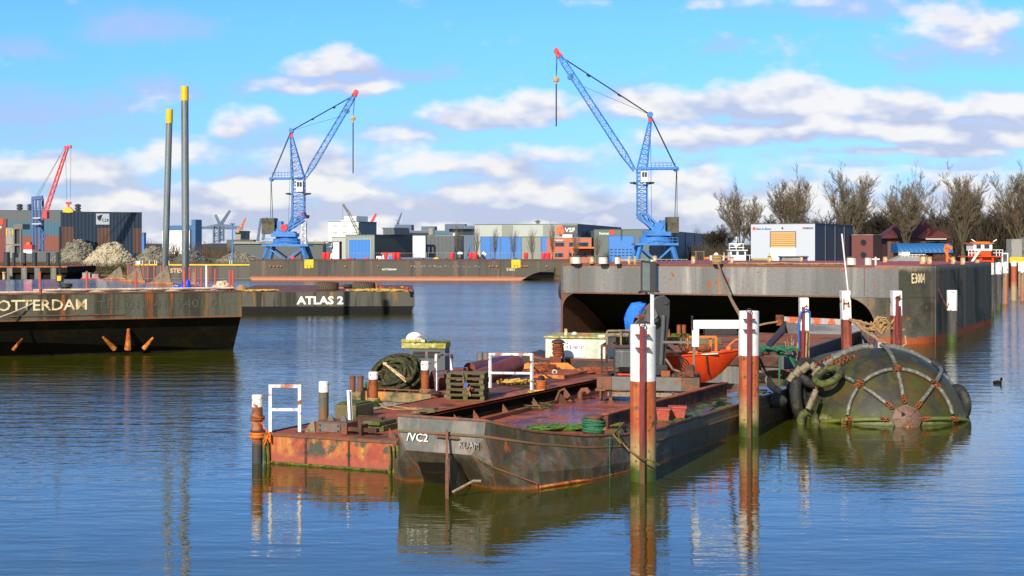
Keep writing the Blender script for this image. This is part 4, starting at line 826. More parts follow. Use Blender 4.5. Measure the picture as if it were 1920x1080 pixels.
# long far barge with the salmon waterline
t = Thing('long_barge', 'long dark flat barge with a salmon waterline stripe, moored at the far quay', 'barge', (at(468, 480, 222).x, 222, 0), R(-3))
L_ = t.q(1040, 500).x; z1 = 3.15; zr = t.q(968, 527).x
hull = MB().extr([(.6, -.4), (zr, -.4), (zr+2.6, 1.0), (zr+6.5, 2.15), (L_+4, 2.15), (L_+4, z1), (0, z1), (0, .5)], 0, 14)
t.part('hull', hull, 'hull_far'); t.part('deck', MB().box(.05, L_+3.95, .05, 13.9, z1+.002, z1+.03), 'deck_brown')
t.part('stern_block', MB().extr([(zr+8, -.4), (L_+4, -.4), (L_+4, 2.14), (zr+8, 2.14)], 1.5, 13.5), 'underside')
for a_ in (571, 959):
    p, q = t.q(a_, 503), t.q(a_+17, 489); w_ = q.x-p.x
    t.part('pad', MB().box(p.x, q.x, -.12, 0, p.z+.45, z1+.05).box(p.x, p.x+w_*.3, -.12, 0, p.z, p.z+.43).box(p.x+w_*.36, p.x+w_*.66, -.12, 0, p.z, p.z+.43).box(p.x+w_*.72, q.x, -.12, 0, p.z+.1, p.z+.43), 'yellow')
p = t.q(950, 508); lettering(t.o, 'E1601', (p.x, -.02, p.z), .48, t.q(965, 505).x-p.x, 'letter_cream', off=.02); p = t.q(716.5, 506.8); lettering(t.o, 'ROTTERDAM', (p.x, -.02, p.z), .27, t.q(743, 505).x-p.x, 'letter_white', off=.02)
q = MB()
for i in range(9): q.box(t.q(933.5, 500).x, t.q(935, 500).x, -.03, 0, .3+i*.18, .39+i*.18)
t.part('draught_marks', q, 'rubber_tan')
rr = random.Random(5); q = MB()
for px in (507, 514, 521, 527, 648, 709, 772, 918, 924, 932, 978, 984, 988, 1025): p = t.q(px, 499); q.tube((p.x, -.25, p.z), (p.x, 0, p.z), .14, n=8)
t.part('fairlead', q, 'orange_rust'); q = MB()
for i in range(26):
    px = 775+i*5.6+rr.uniform(-2, 2); p = t.q(px, 500+rr.uniform(-1, 1)); q.box(p.x, p.x+rr.uniform(.08, .3), -.02, 0, p.z, p.z+rr.uniform(.06, .16))
t.part('chipped_letters', q, 'letter_faded'); t.part('waterline_rim', MB().box(.3, zr-.1, -.05, 0, .56, .62), 'orange_rust')
t.part('rub_rail', MB().box(0, L_+4, -.1, 0, z1-.1, z1), 'edge_rust')
for i in range(12): t.part('bollard', MB().tube((2+i*3.6, .5, z1), (2+i*3.6, .5, z1+.3), .11, n=8), 'dark_rust')
# barge with yellow edge, left
t = Thing('yellow_edge_barge', 'grey barge with a yellow deck edge behind the tall steel pipes', 'barge', (at(238, 480, 230).x, 230, 0), R(-1.5))
L_ = t.q(474, 500).x; z1 = 2.15
t.part('hull', MB().extr([(0, .8), (1.2, -.4), (L_, -.4), (L_, z1), (0, z1)], 0, 10), 'hull_stevin'); t.part('deck_edge', MB().box(t.q(252, 495).x, t.q(295, 495).x, -.15, .3, z1+.02, z1+.25).box(t.q(314, 495).x, L_-.2, -.15, .3, z1+.02, z1+.25), 'yellow')
p = t.q(319, 511.5); lettering(t.o, 'STEVIN', (p.x, -.02, p.z), .72, t.q(357, 505).x-p.x, 'letter_orange', off=.03)
q = MB()
for px in (254, 262, 266, 279, 289, 293, 316, 430, 434): p = t.q(px, 495); q.tube((p.x, .3, z1+.2), (p.x, .3, z1+.85), .05, n=6)
t.part('rail_post', q, 'white_paint'); p = t.q(256, 492); t.part('locker', MB().box(p.x, p.x+.55, .1, .6, z1+.25, z1+.75), 'wall_white')
# dark pontoon at the left edge
t = Thing('pink_deck_pontoon', 'dark pontoon with a pinkish red deck and tall black bollards, at the left edge', 'barge', (at(-40, 480, 228).x, 228, 0), R(-2))
L_ = t.q(126, 505).x; z1 = 2.0
t.part('hull', MB().box(0, L_, 0, 14, 1.05, z1).extr([(0, -.4), (L_-1, -.4), (L_-.1, 1.04), (0, 1.04)], .6, 13.5), 'underside'); t.part('deck', MB().box(.05, L_-.05, .05, 13.9, z1+.002, z1+.03), 'deck_pink'); t.part('rub_rail', MB().box(0, L_, -.1, 0, z1-.1, z1+.05), 'orange_rust')
for px in (13, 40, 65, 95):
    p = t.q(px, 505); t.part('fender_post', MB().box(p.x, p.x+.9, -.06, .6, 0, 1.85), 'hull_gray_worn')
for px, w_, pt, y in ((13, 11, 473, 1), (26, 6, 474, 5), (46, 6, 474, 5), (65, 9, 474, 3), (90, 7, 474, 4), (108, 7, 473, 3)):
    p = t.q(px, 484, y); H_ = CH-(pt-HY)*(228+y)/F-z1
    t.part('bollard', MB().lathe([(w_*228/F/2, 0), (w_*228/F/2, H_-.15), (w_*228/F/2*1.1, H_-.14), (w_*228/F/2*1.1, H_)], (p.x, y, z1+.03), n=14), 'bollard_black', smooth=40)
p = on(6, 519, 0.2); single('mooring_bollard', 'small tan bollard post low at the left edge', 'bollard', MB().lathe([(.25, 0), (.25, 1), (.32, 1.02), (.32, 1.2)], n=12), 'bollard_tan', (at(9, 500, 226.5).x, 226.2, 0))
# small red and white raft beside it
t = Thing('work_raft', 'small flat raft with a pale cabin block between the pontoons', 'raft', (at(152, 480, 222).x, 222, 0)); t.part('hull', MB().box(0, 2.9, 0, 2, -.2, .35), 'red_plastic'); t.part('cabin', MB().box(.1, 1.3, .3, 1.6, .35, 1.15).box(1.6, 2.6, .3, 1.6, .35, .95), 'concrete')
# ================================================================ flooded barge, left foreground
TH = 25
t = FB = Thing('flooded_barge', 'rusty grey barge with a rain flooded deck and painted town name, left', 'barge', (-12.9, 68, 0), R(TH))
zt, zm = 2.96, 1.70; LW, LL = 26, 30     # runs to -x from its right front corner
t.part('band', MB().box(-LW, 0, 0, LL, zm, zt-.06), 'hull_rotterdam', bevel=.03)
hb = MB().add([(-LW, .25, zm), (0, .25, zm), (-.05, 1.5, .1), (-LW, 2.6, .0), (-LW, 2.8, -.4), (-.07, 1.7, -.4), (-.07, LL-1, -.4), (0, LL, zm), (-LW, LL, zm), (-LW, LL, -.4)], [(0,1,2,3), (3,2,5,4), (1,7,6,5,2), (0,8,7,1), (4,5,6,9), (0,3,4,9,8)])
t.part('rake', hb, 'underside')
# coaming round the flooded deck: a real low rim and a sheet of water inside it
t.part('deck_rim', MB().box(-LW, .02, -.02, .35, zt-.058, zt).box(-.35, .02, .352, LL, zt-.058, zt), 'deck_brown'); t.part('rain_water', MB().box(-LW, -.36, .36, LL, zt-.058, zt-.012), 'rain_water')
p, q = t.q(-24, 582), t.q(163, 561); lettering(t.o, 'ROTTERDAM', (p.x, -.012, t.q(70, 582.5).z), .50, q.x-p.x, 'letter_cream', off=.012)
p, q = t.q(182, 579), t.q(408, 562); lettering(t.o, 'TEL 010 4117401 0', (p.x, -.008, t.q(300, 578).z), .40, q.x-p.x, 'letter_ghost', off=.0)
q = MB()
for a_, b_, r_ in (((193, 632), (215, 654), .09), ((241, 617), (240, 655), .11), ((287, 633), (270, 654), .09), ((42, 634), (25, 656), .06)):
    A, B_ = t.q(*a_, .55), t.q(*b_, .85); q = MB().tube(A, B_, r_*.6, r_*1.5, n=8); t.part('strut', q, 'orange_rust')
q = MB(); p0 = t.q(18, 587); q.box(p0.x, t.q(232, 587).x, -.05, 0, zm+.22, zm+.27); t.part('weld_seam', q, 'edge_rust')
# railing posts on the barge: fixed stubs along its edges
fr_posts = [75, 163, 255, 346, 431, 437]
def post_on(t, x, y, h=1.0, m='crane_red', r=.045):
    return t.part('rail_post', MB().tube((x, y, zt), (x, y, zt+h), r, n=6), m)
mat('post_red', (.50, .09, .07), vary=.2, bump=0)
for px in fr_posts: x = t.q(px, 545, .2).x; post_on(t, x, .2, .98, 'post_red', .055)
for px in (418, 405, 392, 381, 369, 358, 327, 315, 302, 290, 281, 274, 264, 252, 236, 226, 218, 209, 203, 200, 190, 186, 172, 130, 82):
    # the right hand edge runs away from the camera: find where the pixel column meets it
    kx = (px-960)/F; c_, s_ = math.cos(R(TH)), math.sin(R(TH)); y = (kx*68+12.9-.2*(kx*s_-c_)*-1)/(-s_-kx*c_)
    if 0 < y < LL: post_on(t, -.2, y, 1.0, 'post_red', .05)
q = MB(); rr = random.Random(8)
single('rope_along_edge', 'long pale twisted rope lying along the flooded barge front edge', 'rope', MB().path([FB.M @ Vector((-22+i*.25, .22+.05*math.sin(i*.9), zt+.05)) for i in range(83)], .05, n=6).path([FB.M @ Vector((-9.5+i*.2, .30+.06*math.sin(i*1.3+1), zt+.13)) for i in range(46)], .05, n=6).path([FB.M @ Vector((-9+i*.2, .12+.05*math.sin(i*1.1+2), zt+.14)) for i in range(44)], .05, n=6), 'white_rope')
p = FB.M @ Vector((-.75, .75, zt)); single('rope_heap', 'pile of pale rope heaped at the flooded barge corner', 'rope', MB().path(coil(.5, .15, 6, .06, 3, wob=.08), .06, n=6), 'white_rope', p+Vector((0, 0, .06)))
t2 = Thing('deck_bollard', 'dark low mooring bollard on the flooded barge front edge', 'bollard', FB.M @ Vector((FB.q(124, 544, .6).x, .6, zt))); t2.part('base', MB().lathe([(.32, 0), (.32, .06)], n=16), 'edge_rust'); t2.part('head', MB().lathe([(.2, .06), (.2, .22), (.28, .25), (.28, .4), (.22, .42)], n=16), 'dark_steel', smooth=40)
p = t2.loc; e = FB.M @ Vector((FB.q(-30, 590, -.8).x, -.8, 1.75)); single('mooring_line', 'pale mooring line running from the low bollard across the painted name', 'rope', MB().path(sag(p+Vector((-.2, -.25, .2)), e, .15), .035, n=6), 'white_rope')
t2 = Thing('light_post', 'dark pole with a yellow sign box on the flooded barge', 'lamp', FB.M @ Vector((FB.q(112, 540, 2).x, 2, zt-.02))); k = 66/F  # lantern pole with a sign box; its yellow panel is plain paint
t2.part('pole', MB().tube((0, 0, 0), (0, 0, 3.05), .05, .04, n=8), 'dark_steel'); bx = t2.part('box', MB().box(-.15, .15, -.1, .1, .48, .82), 'dark_rust'); t2.part('panel', MB().box(-.09, .09, -.12, -.1, .53, .76), 'yellow', bx)
p = FB.M @ Vector((FB.q(387, 535, 1).x, 1, zt-.02)); single('white_pole', 'slim white pole standing near the blue tarp on the flooded barge', 'pole', MB().tube((0, 0, 0), (0, 0, 1.25), .045, n=8), 'white_paint', p)
# folded blue tarp
def crumple(name, label, c, sx, sy, sz, m, seed, n=26, cat='tarpaulin', peak=None):
    q = MB()
    for j in range(n+1):
        for i in range(n+1):
            u, v = i/n*2-1, j/n*2-1; r_ = math.sqrt(u*u+v*v); h_ = max(0, 1-r_)**.5
            z = h_*(.45+.55*abs(mnoise.noise(Vector((u*2.6, v*2.6, seed)))*2)+.3*abs(mnoise.noise(Vector((u*7, v*7, seed+3)))))
            if peak: z += max(0, 1-((u-peak[0])**2+(v-peak[1])**2)/peak[2]**2)*peak[3]
            q.v.append((u*sx*(1+.15*mnoise.noise(Vector((u*3, v*3, seed+7)))), v*sy, z*sz))
    for j in range(n):
        for i in range(n): o = j*(n+1)+i; q.f.append((o, o+1, o+n+2, o+n+1)); q.m.append(0)
    return single(name, label, cat, q, m, c, smooth=180)
crumple('blue_tarp', 'crumpled deep blue tarpaulin lying on the flooded barge deck', FB.M @ Vector((FB.q(343, 537, 1.5).x, 1.6, zt-.01)), .55, .4, .42, 'tarp_deep', 4, peak=(.35, 0, .35, .7))
# spud poles
for px, pt, pb, px2, w_, d_, lab in ((309, 205, 520, 318, 12, 16, 'shorter leaning steel pipe with a yellow top'), (348, 162, 525, 346.5, 13.5, 17, 'taller steel pipe with a yellow top')):
    Yp = 86 if px < 320 else 83; a, b_ = at(px, pb, Yp), at(px2, pt, Yp); k = Yp/F
    t2 = Thing('spud_pole', lab+' rising from the flooded barge', 'pole', (a.x, a.y, zt-.05), 0, 'tall steel pipes with yellow tops'); B_ = Vector((b_.x-a.x, 0, b_.z-zt+.05)); f1 = 1-26*k/B_.length if px < 320 else 1-27*k/B_.length
    t2.part('shaft', MB().tube((0, 0, 0), B_*f1, w_*k/2, n=20), 'spud_steel' if 'spud_steel' in MAT else mat('spud_steel', (.20, .23, .24), [((.09, .10, .11), 's', 3, .5, .62), (RUST, 'n', 5, .68, .72)], rough=.45, metal=.3) and 'spud_steel', smooth=40)
    t2.part('painted_top', MB().tube(B_*f1, B_, w_*k/2+.012, n=20), 'yellow_top' if 'yellow_top' in MAT else mat('yellow_top', (.80, .47, .01), rough=.4, bump=0, vary=.1) and 'yellow_top', smooth=40)
for px, py, h_, lab in ((314, 532, 1.05, 'nearest triangular steel bracket below the leaning pipe'), (262, 528, 1.0, 'tan triangular bracket left of the leaning pipe'), (226, 523, .85, 'farthest tan triangular bracket on the flooded barge'), (362, 532, 1.05, 'triangular steel bracket behind the blue tarp')):
    p = on(px, py, zt-.01); q = MB().extr([(-1.05 if px < 350 else -.1, 0), (.25, 0), (.0, h_)], -.06, .06); 
    t2 = Thing('bracket', lab, 'bracket', p, 0, 'triangular brackets on the flooded barge'); t2.part('plate', q, 'bollard_tan' if False else 'rubber_tan'); t2.part('foot', MB().box(-1.1 if px < 350 else -.2, .35, -.12, .12, 0, .06), 'orange_rust')
# ================================================================ low pontoon with the name in white
t = AT = Thing('tyre_pontoon', 'low dark pontoon with big white name letters and two huge tyres', 'barge', (at(430, 480, 106).x, 106, 0), R(4.5))
L_ = t.q(777, 560).x; z1 = 1.70
t.part('hull', MB().extr([(0, -.4), (L_-.55, -.4), (L_-.1, .5), (L_, .63), (L_, z1), (0, z1)], 0, 19), 'hull_atlas', bevel=.02); t.part('deck', MB().box(.05, L_-.05, .05, 18.9, z1+.002, z1+.03), 'deck_brown')
p, q = t.q(556, 571), t.q(644, 556); lettering(t.o, 'ATLAS 2', (p.x, -.012, p.z), .62, q.x-p.x, 'letter_white', off=.035)
def big_tyre(label, px, py, r_, h_, tread):
    p = on(px, py, z1+.03); t2 = Thing('earthmover_tyre', label, 'tyre', p, 0, 'huge tyres lying on the low pontoon')
    t2.part('carcass', MB().lathe([(r_*.55, 0), (r_*.9, .0), (r_*.97, h_*.12), (r_*.97, h_*.88), (r_*.9, h_), (r_*.55, h_), (r_*.52, h_*.5), (r_*.55, 0)], n=36), 'rubber', smooth=40)
    q = MB()
    for i in range(30):
        for s_ in (0, 1):
            a_ = 2*math.pi*(i+.5*s_)/30; z0, z2 = (.08*h_, .52*h_) if s_ else (.5*h_, .94*h_)
            c = Vector((math.cos(a_)*r_*.985, math.sin(a_)*r_*.985, z0)); e = Vector((math.cos(a_+(.16 if s_ else -.16)*1)*r_*.985, math.sin(a_+(.16 if s_ else -.16))*r_*.985, z2))
            q.bar(c, e, .11, .11)
    t2.part('tread', q, 'tyre_tan' if 'tyre_tan' in MAT else mat('tyre_tan', (.11, .085, .055), rough=.8, bump=0) and 'tyre_tan'); return t2
big_tyre('huge tractor tyre lying flat, left one on the low pontoon', 614, 544, .83, .63, 1); big_tyre('huge tractor tyre lying flat, right one on the low pontoon', 682, 545, .84, .66, 1)
p = on(652, 540, z1+.03); single('flat_tyre', 'small flat tyre lying between the two huge tyres', 'tyre', MB().torus((0, 0, .16), .3, .15, n=22), 'rubber', p, smooth=60)
for px, py, h_, w_, lab in ((763.5, 547, .33, .12, 'orange bollard at the right corner of the low pontoon'), (707, 541, .4, .1, 'orange bollard right of the right huge tyre'), (733, 546, .3, .04, 'thin dark stub post on the low pontoon')):
    single('deck_bollard', lab, 'bollard', MB().lathe([(w_, 0), (w_, h_*.75), (w_*1.35, h_*.78), (w_*1.35, h_)], n=12), 'orange_rust' if w_ > .05 else 'dark_steel', on(px, py, z1+.03), group='bollards on the low pontoon')
rr = random.Random(3)
def tangle(name, label, x0, x1, y0, y1, z, m, n, r_, seed, M=None, cat='rope', h_=.2):
    rr = random.Random(seed); q = MB()
    for i in range(n):
        c = Vector((rr.uniform(x0, x1), rr.uniform(y0, y1), z+rr.uniform(.3, 1)*h_*.5)); a0 = rr.uniform(0, 6.28); R1 = rr.uniform(.15, .45)*min(1, (x1-x0)/2+.2)
        q.path([M @ (c+Vector((math.cos(a0+j*.7)*R1*1.6, math.sin(a0+j*.7)*R1*.7, rr.uniform(-.3, .3)*h_))) if M else c+Vector((math.cos(a0+j*.7)*R1*1.6, math.sin(a0+j*.7)*R1*.7, rr.uniform(-.3, .3)*h_)) for j in range(8)], r_, n=5)
    return single(name, label, cat, q, m)
x0 = AT.q(664, 548).x; x1 = AT.q(760, 548).x; tangle('yellow_rope', 'yellow rope tangled along the right front edge of the low pontoon', x0, x1, .25, 1.5, z1+.05, 'yellow_rope', 60, .035, 5, AT.M)
x0 = AT.q(455, 548).x; x1 = AT.q(510, 548).x; tangle('yellow_rope', 'yellow rope tangled at the left front edge of the low pontoon', x0, x1, .2, 1.1, z1+.05, 'yellow_rope', 34, .035, 6, AT.M)
p = on(448, 543, z1+.05); single('rope_coil', 'coil of pale grey rope on the low pontoon beside the flooded barge', 'rope', MB().path(coil(.45, .2, 6, .05, 4), .05, n=6), 'tan_rope', p+Vector((.2, 0, .03)))
q = MB(); rr = random.Random(2)
for i in range(7): p = on(640+i*19, 539+rr.uniform(-1, 2), z1+.03); q.cbox(p+Vector((0, 0, .06)), (rr.uniform(.2, .4), .3, .12), rr.random())
single('orange_scraps', 'low orange rusty fittings scattered behind the huge tyres', 'fittings', q, 'orange_rust')
# ================================================================ big grey pontoon
t = GP = Thing('grey_pontoon', 'huge light grey pontoon with a dark arched rake, behind the work boats', 'barge', (2.72, 82, 0), math.atan2(72.9-82, 21.2-2.72))
GW, GL, zt3, zm3 = 20.6, 24, 4.08, 2.42
rc = 2.6
def corner(n=10): return [(GW-rc+rc*math.sin(i/n*math.pi/2), rc-rc*math.cos(i/n*math.pi/2)) for i in range(n+1)]
plan = [(0, .25), (.25, 0)] + corner() + [(GW, GL), (0, GL)]
def plan_r(e): return plan
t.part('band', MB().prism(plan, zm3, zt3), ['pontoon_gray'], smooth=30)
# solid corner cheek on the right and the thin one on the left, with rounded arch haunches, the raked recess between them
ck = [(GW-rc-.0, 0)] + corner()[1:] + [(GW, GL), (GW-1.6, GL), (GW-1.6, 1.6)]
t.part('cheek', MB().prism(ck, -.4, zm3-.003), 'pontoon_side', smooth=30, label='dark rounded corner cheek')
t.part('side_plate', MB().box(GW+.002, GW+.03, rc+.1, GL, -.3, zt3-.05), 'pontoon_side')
fan = MB(); cor2 = [(x+.02*math.sin(i/10*math.pi/2), y-.02*math.cos(i/10*math.pi/2)) for i, (x, y) in enumerate(corner())]
lo = [(x, y, zm3-.004) for x, y in cor2[3:]]; hi = [(x, y, zt3-.04) for x, y in cor2[3:]]; n_ = len(lo)
fan.add(lo+hi, [(i, i+1, n_+i+1, n_+i) for i in range(n_-1)]); t.part('corner_plate', fan, 'pontoon_side', smooth=60)
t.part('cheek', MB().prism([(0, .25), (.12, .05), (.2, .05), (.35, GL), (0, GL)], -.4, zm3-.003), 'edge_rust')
def haunch(x0, sgn, r_=1.1):
    pts = [(x0, zm3)] + [(x0+sgn*(r_-r_*math.cos(a_)), zm3-r_+r_*math.sin(a_)) for a_ in [i/10*math.pi/2 for i in range(11)]]
    pts = [(x0, zm3-.003), (x0, zm3-r_)] + [(x0+sgn*(r_-r_*math.cos(i/10*math.pi/2)), zm3-.003-r_+r_*math.sin(i/10*math.pi/2)) for i in range(1, 11)]
    return pts
t.part('haunch', MB().extr(haunch(.2, 1, .9), .06, .12), 'edge_rust'); t.part('haunch', MB().extr(haunch(GW-rc+.02, -1, 1.6), .03, .25), 'pontoon_side')
rk = MB(); n = 8; pr = [(.3+7*(i/n)**1.1, zm3-.004-(zm3+.35)*(i/n)**1.6) for i in range(n+1)]
rk.v = [(.22, y, z) for y, z in pr]+[(GW-1.7, y, z) for y, z in pr]; rk.f = [(i, i+1, n+2+i, n+1+i) for i in range(n)]; rk.m = [0]*n
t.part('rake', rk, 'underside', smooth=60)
t.part('lip', MB().box(.9, GW-rc-1.2, -.035, .0, zm3-.02, zm3+.06), 'edge_rust'); t.part('lip', MB().box(.2, GW-rc, -.035, .0, zt3-.07, zt3+.03), 'edge_rust')
q = MB()
for px in (1085, 1201, 1620): x = t.q(px, 520).x; q.box(x, x+.03, -.02, .002, zm3+.1, zt3-.08)
t.part('seam', q, 'edge_rust')
t.part('deck', MB().prism([(x*.997+.02, y*.99+.05) for x, y in plan], zt3+.002, zt3+.03), 'deck_pink')
# the number on the curved corner, letter by letter along the curve
kx0 = None
a0 = None
for ch, a_ in zip('E3004', (42.5, 46.5, 50.5, 54.5, 58.5)):
    a_ = R(a_)
    x, y = GW-rc+(rc+.03)*math.sin(a_), rc-(rc+.03)*math.cos(a_)
    lettering(t.o, ch, (x, y, 3.16), .52, .145, 'letter_cream', rz=a_, off=.01)
t.part('draft_tyre', MB().torus((-.12, .9, 2.5), .42, .16, (1, 0, 0), 20, 8), 'rubber', smooth=60)
# deck furniture on the big pontoon
def boll(px, py, w_, h_, m, lab, name='deck_bollard', cap=True):
    p = on(px, py, zt3+.03); k = p.y/F; r_ = w_*k/2; H_ = h_*k
    lp = GP.l(p)
    if lp.y < r_+.12: lp.y = r_+.12; x_ = (px-960)/F; lp.x = min(lp.x, 17.6) if px < 1700 else lp.x; p = GP.M @ lp; p.x = x_*p.y
    t2 = Thing(name, lab, 'bollard', p, 0, 'bollards on the big grey pontoon'); t2.part('post', MB().lathe([(r_, 0), (r_, H_)], n=18), m, smooth=40); t2.part('cap', MB().lathe([(r_*1.06, H_), (r_*1.06, H_+.05), (0, H_+.06)], n=18), 'edge_rust'); return t2
boll(1074, 495, 11, 13, 'bollard_tan', 'tan bollard at the left front corner of the grey pontoon'); boll(1081, 495.5, 18, 13, 'bollard_white', 'wide white bollard nearest the left front corner')
boll(1110, 495, 10, 13, 'bollard_tan', 'rusty tan bollard between the two wide white ones'); boll(1131, 496, 18, 13, 'bollard_white', 'wide white bollard second from the left front corner')
boll(1158, 496, 11, 13, 'bollard_white', 'white bollard just left of the standing grey sign'); boll(1228, 491, 9, 11, 'bollard_tan', 'pale bollard right of the standing grey sign')
boll(1300, 494, 8, 13, 'bollard_tan', 'slim tan bollard between the sign and the rope wound bollard'); boll(1372, 493, 7, 10, 'bollard_tan', 'small tan bollard in front of the white wheelhouse boat')
boll(1443, 491, 7, 9, 'bollard_tan', 'small tan bollard beside the yellow green frame'); boll(1502.5, 490, 6, 8, 'bollard_tan', 'small tan bollard in front of the grey container'); boll(1596.5, 498, 18, 14, 'bollard_white', 'wide white rust banded bollard on the front edge'); boll(1628, 498, 13, 14, 'bollard_white', 'white bollard right of the wide rust banded one')
boll(1660, 492, 9, 10, 'bollard_tan', 'rope wrapped tan bollard left of the blue roof'); boll(1730.5, 495, 12, 14, 'bollard_tan', 'tan bollard above the painted pontoon number'); boll(1743, 495, 9, 13, 'bollard_tan', 'rope wrapped bollard beside the one above the number')
boll(1787, 495, 8, 13, 'bollard_tan', 'tan bollard left of the orange hose arm foot'); boll(1805.5, 496, 9, 13, 'bollard_tan', 'tan bollard near the right end of the grey pontoon'); boll(1833, 493, 9, 6, 'bollard_tan', 'low brown bollard below the orange wheelhouse')
t2 = boll(1345, 497, 10, 16, 'tan_rope', 'bollard thickly wound with tan rope at the front edge'); kk = t2.loc.y/F
q = MB()
for i in range(5): q.torus((0, 0, .06+i*.10), .24+.03*(i % 2), .06, n=18, k=6)
t2.part('rope_turns', q, 'tan_rope')
RB = t2.loc
t2 = Thing('deck_cleat', 'small white cross cleat on the grey pontoon edge', 'cleat', on(1642, 497, zt3+.03)); t2.part('post', MB().tube((0, 0, 0), (0, 0, .42), .06), 'bollard_white'); t2.part('arm', MB().tube((-.2, 0, .3), (.2, 0, .3), .05), 'bollard_white')
t2 = Thing('pipe_fitting', 'tan horizontal pipe fitting right of the white bollard', 'pipe', on(1176, 496, zt3+.03)); t2.part('pipe', MB().tube((-.4, 0, .22), (.3, 0, .22), .07), 'bollard_tan'); t2.part('flange', MB().box(.05, .15, -.1, .1, 0, .45).box(.35, .45, -.1, .1, 0, .45), 'bollard_tan')
tangle('rope_heap', 'thin tan rope lying across the grey pontoon deck near the number', 10.5, 18, .6, 1.6, zt3+.04, 'tan_rope', 24, .03, 9, GP.M, h_=.1); single('deck_rope', 'long tan rope running along the deck from the rope wound bollard', 'rope', MB().path([GP.M @ Vector((GP.l(RB).x+.3+i*.4, .75+.25*math.sin(i*.7), zt3+.08)) for i in range(16)], .04, n=5), 'tan_rope')
t2 = Thing('loading_hose', 'bent orange hose arm standing on the grey pontoon', 'hose', on(1776, 491, zt3+.03)); t2.part('post', MB().tube((0, 0, 0), (0, 0, .9), .09), 'orange_gear'); t2.part('head', MB().cbox((.08, 0, .95), (.40, .3, .22), ry=.4), 'orange_gear'); t2.part('hose', MB().path([(.05, 0, 1.1), (-.12, 0, 1.08), (-.17, 0, .8), (-.05, -.1, .4), (.2, -.2, .12), (.5, -.3, .04)], .05, n=6), 'orange_gear')
single('white_pole', 'slim pale pole leaning upright from the low hold, in front of the grey pontoon', 'pole', MB().tube((0, 0, 0), (-.25, 0, 2.3), .03, n=6), 'white_paint', at(1590, 545, 57.5))
t2 = Thing('deck_railing', 'pale green railing strip behind the grey pontoon sign', 'railing', (at(1183, 480, 118).x, 118, 0)); k = 118/F
q = MB()
for i in range(12): q.tube((i*.42, 0, 0), (i*.42, 0, CH-(486-HY)*k), .03, n=5)
t2.part('post', q, 'railing_green' if 'railing_green' in MAT else mat('railing_green', (.28, .36, .2), bump=0) and 'railing_green'); t2.part('rail', MB().tube((0, 0, CH-(486.5-HY)*k), (4.7, 0, CH-(486.5-HY)*k), .03, n=5).tube((0, 0, CH-(490.5-HY)*k), (4.7, 0, CH-(490.5-HY)*k), .03, n=5), 'railing_green')
t2.part('deck', MB().box(-1, 6, .1, 6, -.3, 3.6), 'hull_far'); tag(t2.o, 'low work barge with a pale green railing behind the grey pontoon', 'barge'); t2.o.name = 'railing_barge'
# ---------------------------------------------------------------- quay clutter
for i, (px, lab) in enumerate([(607.5, 'red tank leftmost beside the blue crane legs'), (615.5, 'red tank second from the left beside the crane legs'), (723.5, 'red tank below the small brick hut'), (739, 'left tank of the red pair right of the brick hut'), (747, 'right tank of the red pair right of the brick hut'),
        (847.5, 'red tank in front of the dark grey hall end'), (882.5, 'left tank of the red pair before the long pale shed'), (891.5, 'right tank of the red pair before the long pale shed'), (986, 'red tank in front of the grey sliding door'), (1019.5, 'left tank of the red pair before the orange office'), (1027.5, 'right tank of the red pair before the orange office')]):
    Yq = 240 if i < 9 else 241; p = at(px, 487, Yq); k = Yq/F
    if i == 0:
        rt = Thing('red_tank', lab, 'tank', (p.x, Yq, 0), 0, 'red tanks on the quay pontoon'); rt.part('body', MB().lathe([(.18, 3.05), (.33, 3.3), (.36, 3.8), (.33, 4.15), (.2, 4.2)], n=12), 'red_plastic', smooth=50); rt.part('handle', MB().bar((-.3, 0, 4.2), (.3, 0, 4.2), .08), 'red_plastic')
    else: copy_thing(rt.o, (p.x, Yq, 0), label=lab)
# floating quay pontoon that carries them (seen only as the line above the long barge)
t = Thing('quay_pontoon', 'low dark landing stage between the long barge and the far quay', 'landing stage', (-36, 237.5, 0)); t.part('hull', MB().box(-6, 43, 0, 10, -.4, 3.0), 'hull_far'); t.part('deck', MB().box(-5.9, 42.9, .1, 9.9, 3.002, 3.04), 'concrete')
def clutter(name, lab, cat, px, Y, mb, m, z=G, rz=0): p = at(px, 480, Y); return single(name, lab, cat, mb, m, (p.x, Y, z), rz)
t = Thing('site_hut', 'tiny brick red hut with a blue door on the far quay', 'hut', (at(717, 480, 246).x, 246, G)); t.part('wall', MB().box(0, 1.9, 0, 2, 0, 1.9), 'wall_white'); t.part('door', MB().box(1.0, 1.75, -.05, 0, 0, 1.75), 'door_blue'); t.part('roof', MB().box(-.2, 2.0, -.2, 2.2, 1.9, 2.2), 'brick_orange')
clutter('white_crate', 'white flat board standing by the fence left of the hut', 'board', 705.5, 247, MB().box(0, .9, 0, .3, .9, 1.6).box(.05, .12, .1, .2, 0, .9).box(.78, .85, .1, .2, 0, .9), 'wall_white'); 
t = Thing('machine', 'dark round machine with a white lid on the far quay', 'machine', (at(863, 480, 244).x, 244, 3.05)); t.part('body', MB().lathe([(.5, 0), (.6, .3), (.45, .9)], n=12), 'dark_steel'); t.part('lid', MB().lathe([(.55, .9), (.5, 1.15), (.2, 1.3)], n=12), 'wall_white')
t = Thing('machine', 'dark winch under a tilted white sheet on the far quay', 'machine', (at(905, 480, 243).x, 243, 3.05)); t.part('body', MB().lathe([(.55, 0), (.5, .35), (.2, .6)], n=12).box(-.3, .3, -.2, .2, .3, .8), 'dark_steel'); t.part('sheet', MB().cbox((.25, -.1, 1.0), (.7, .08, .4), ry=.7), 'wall_white')
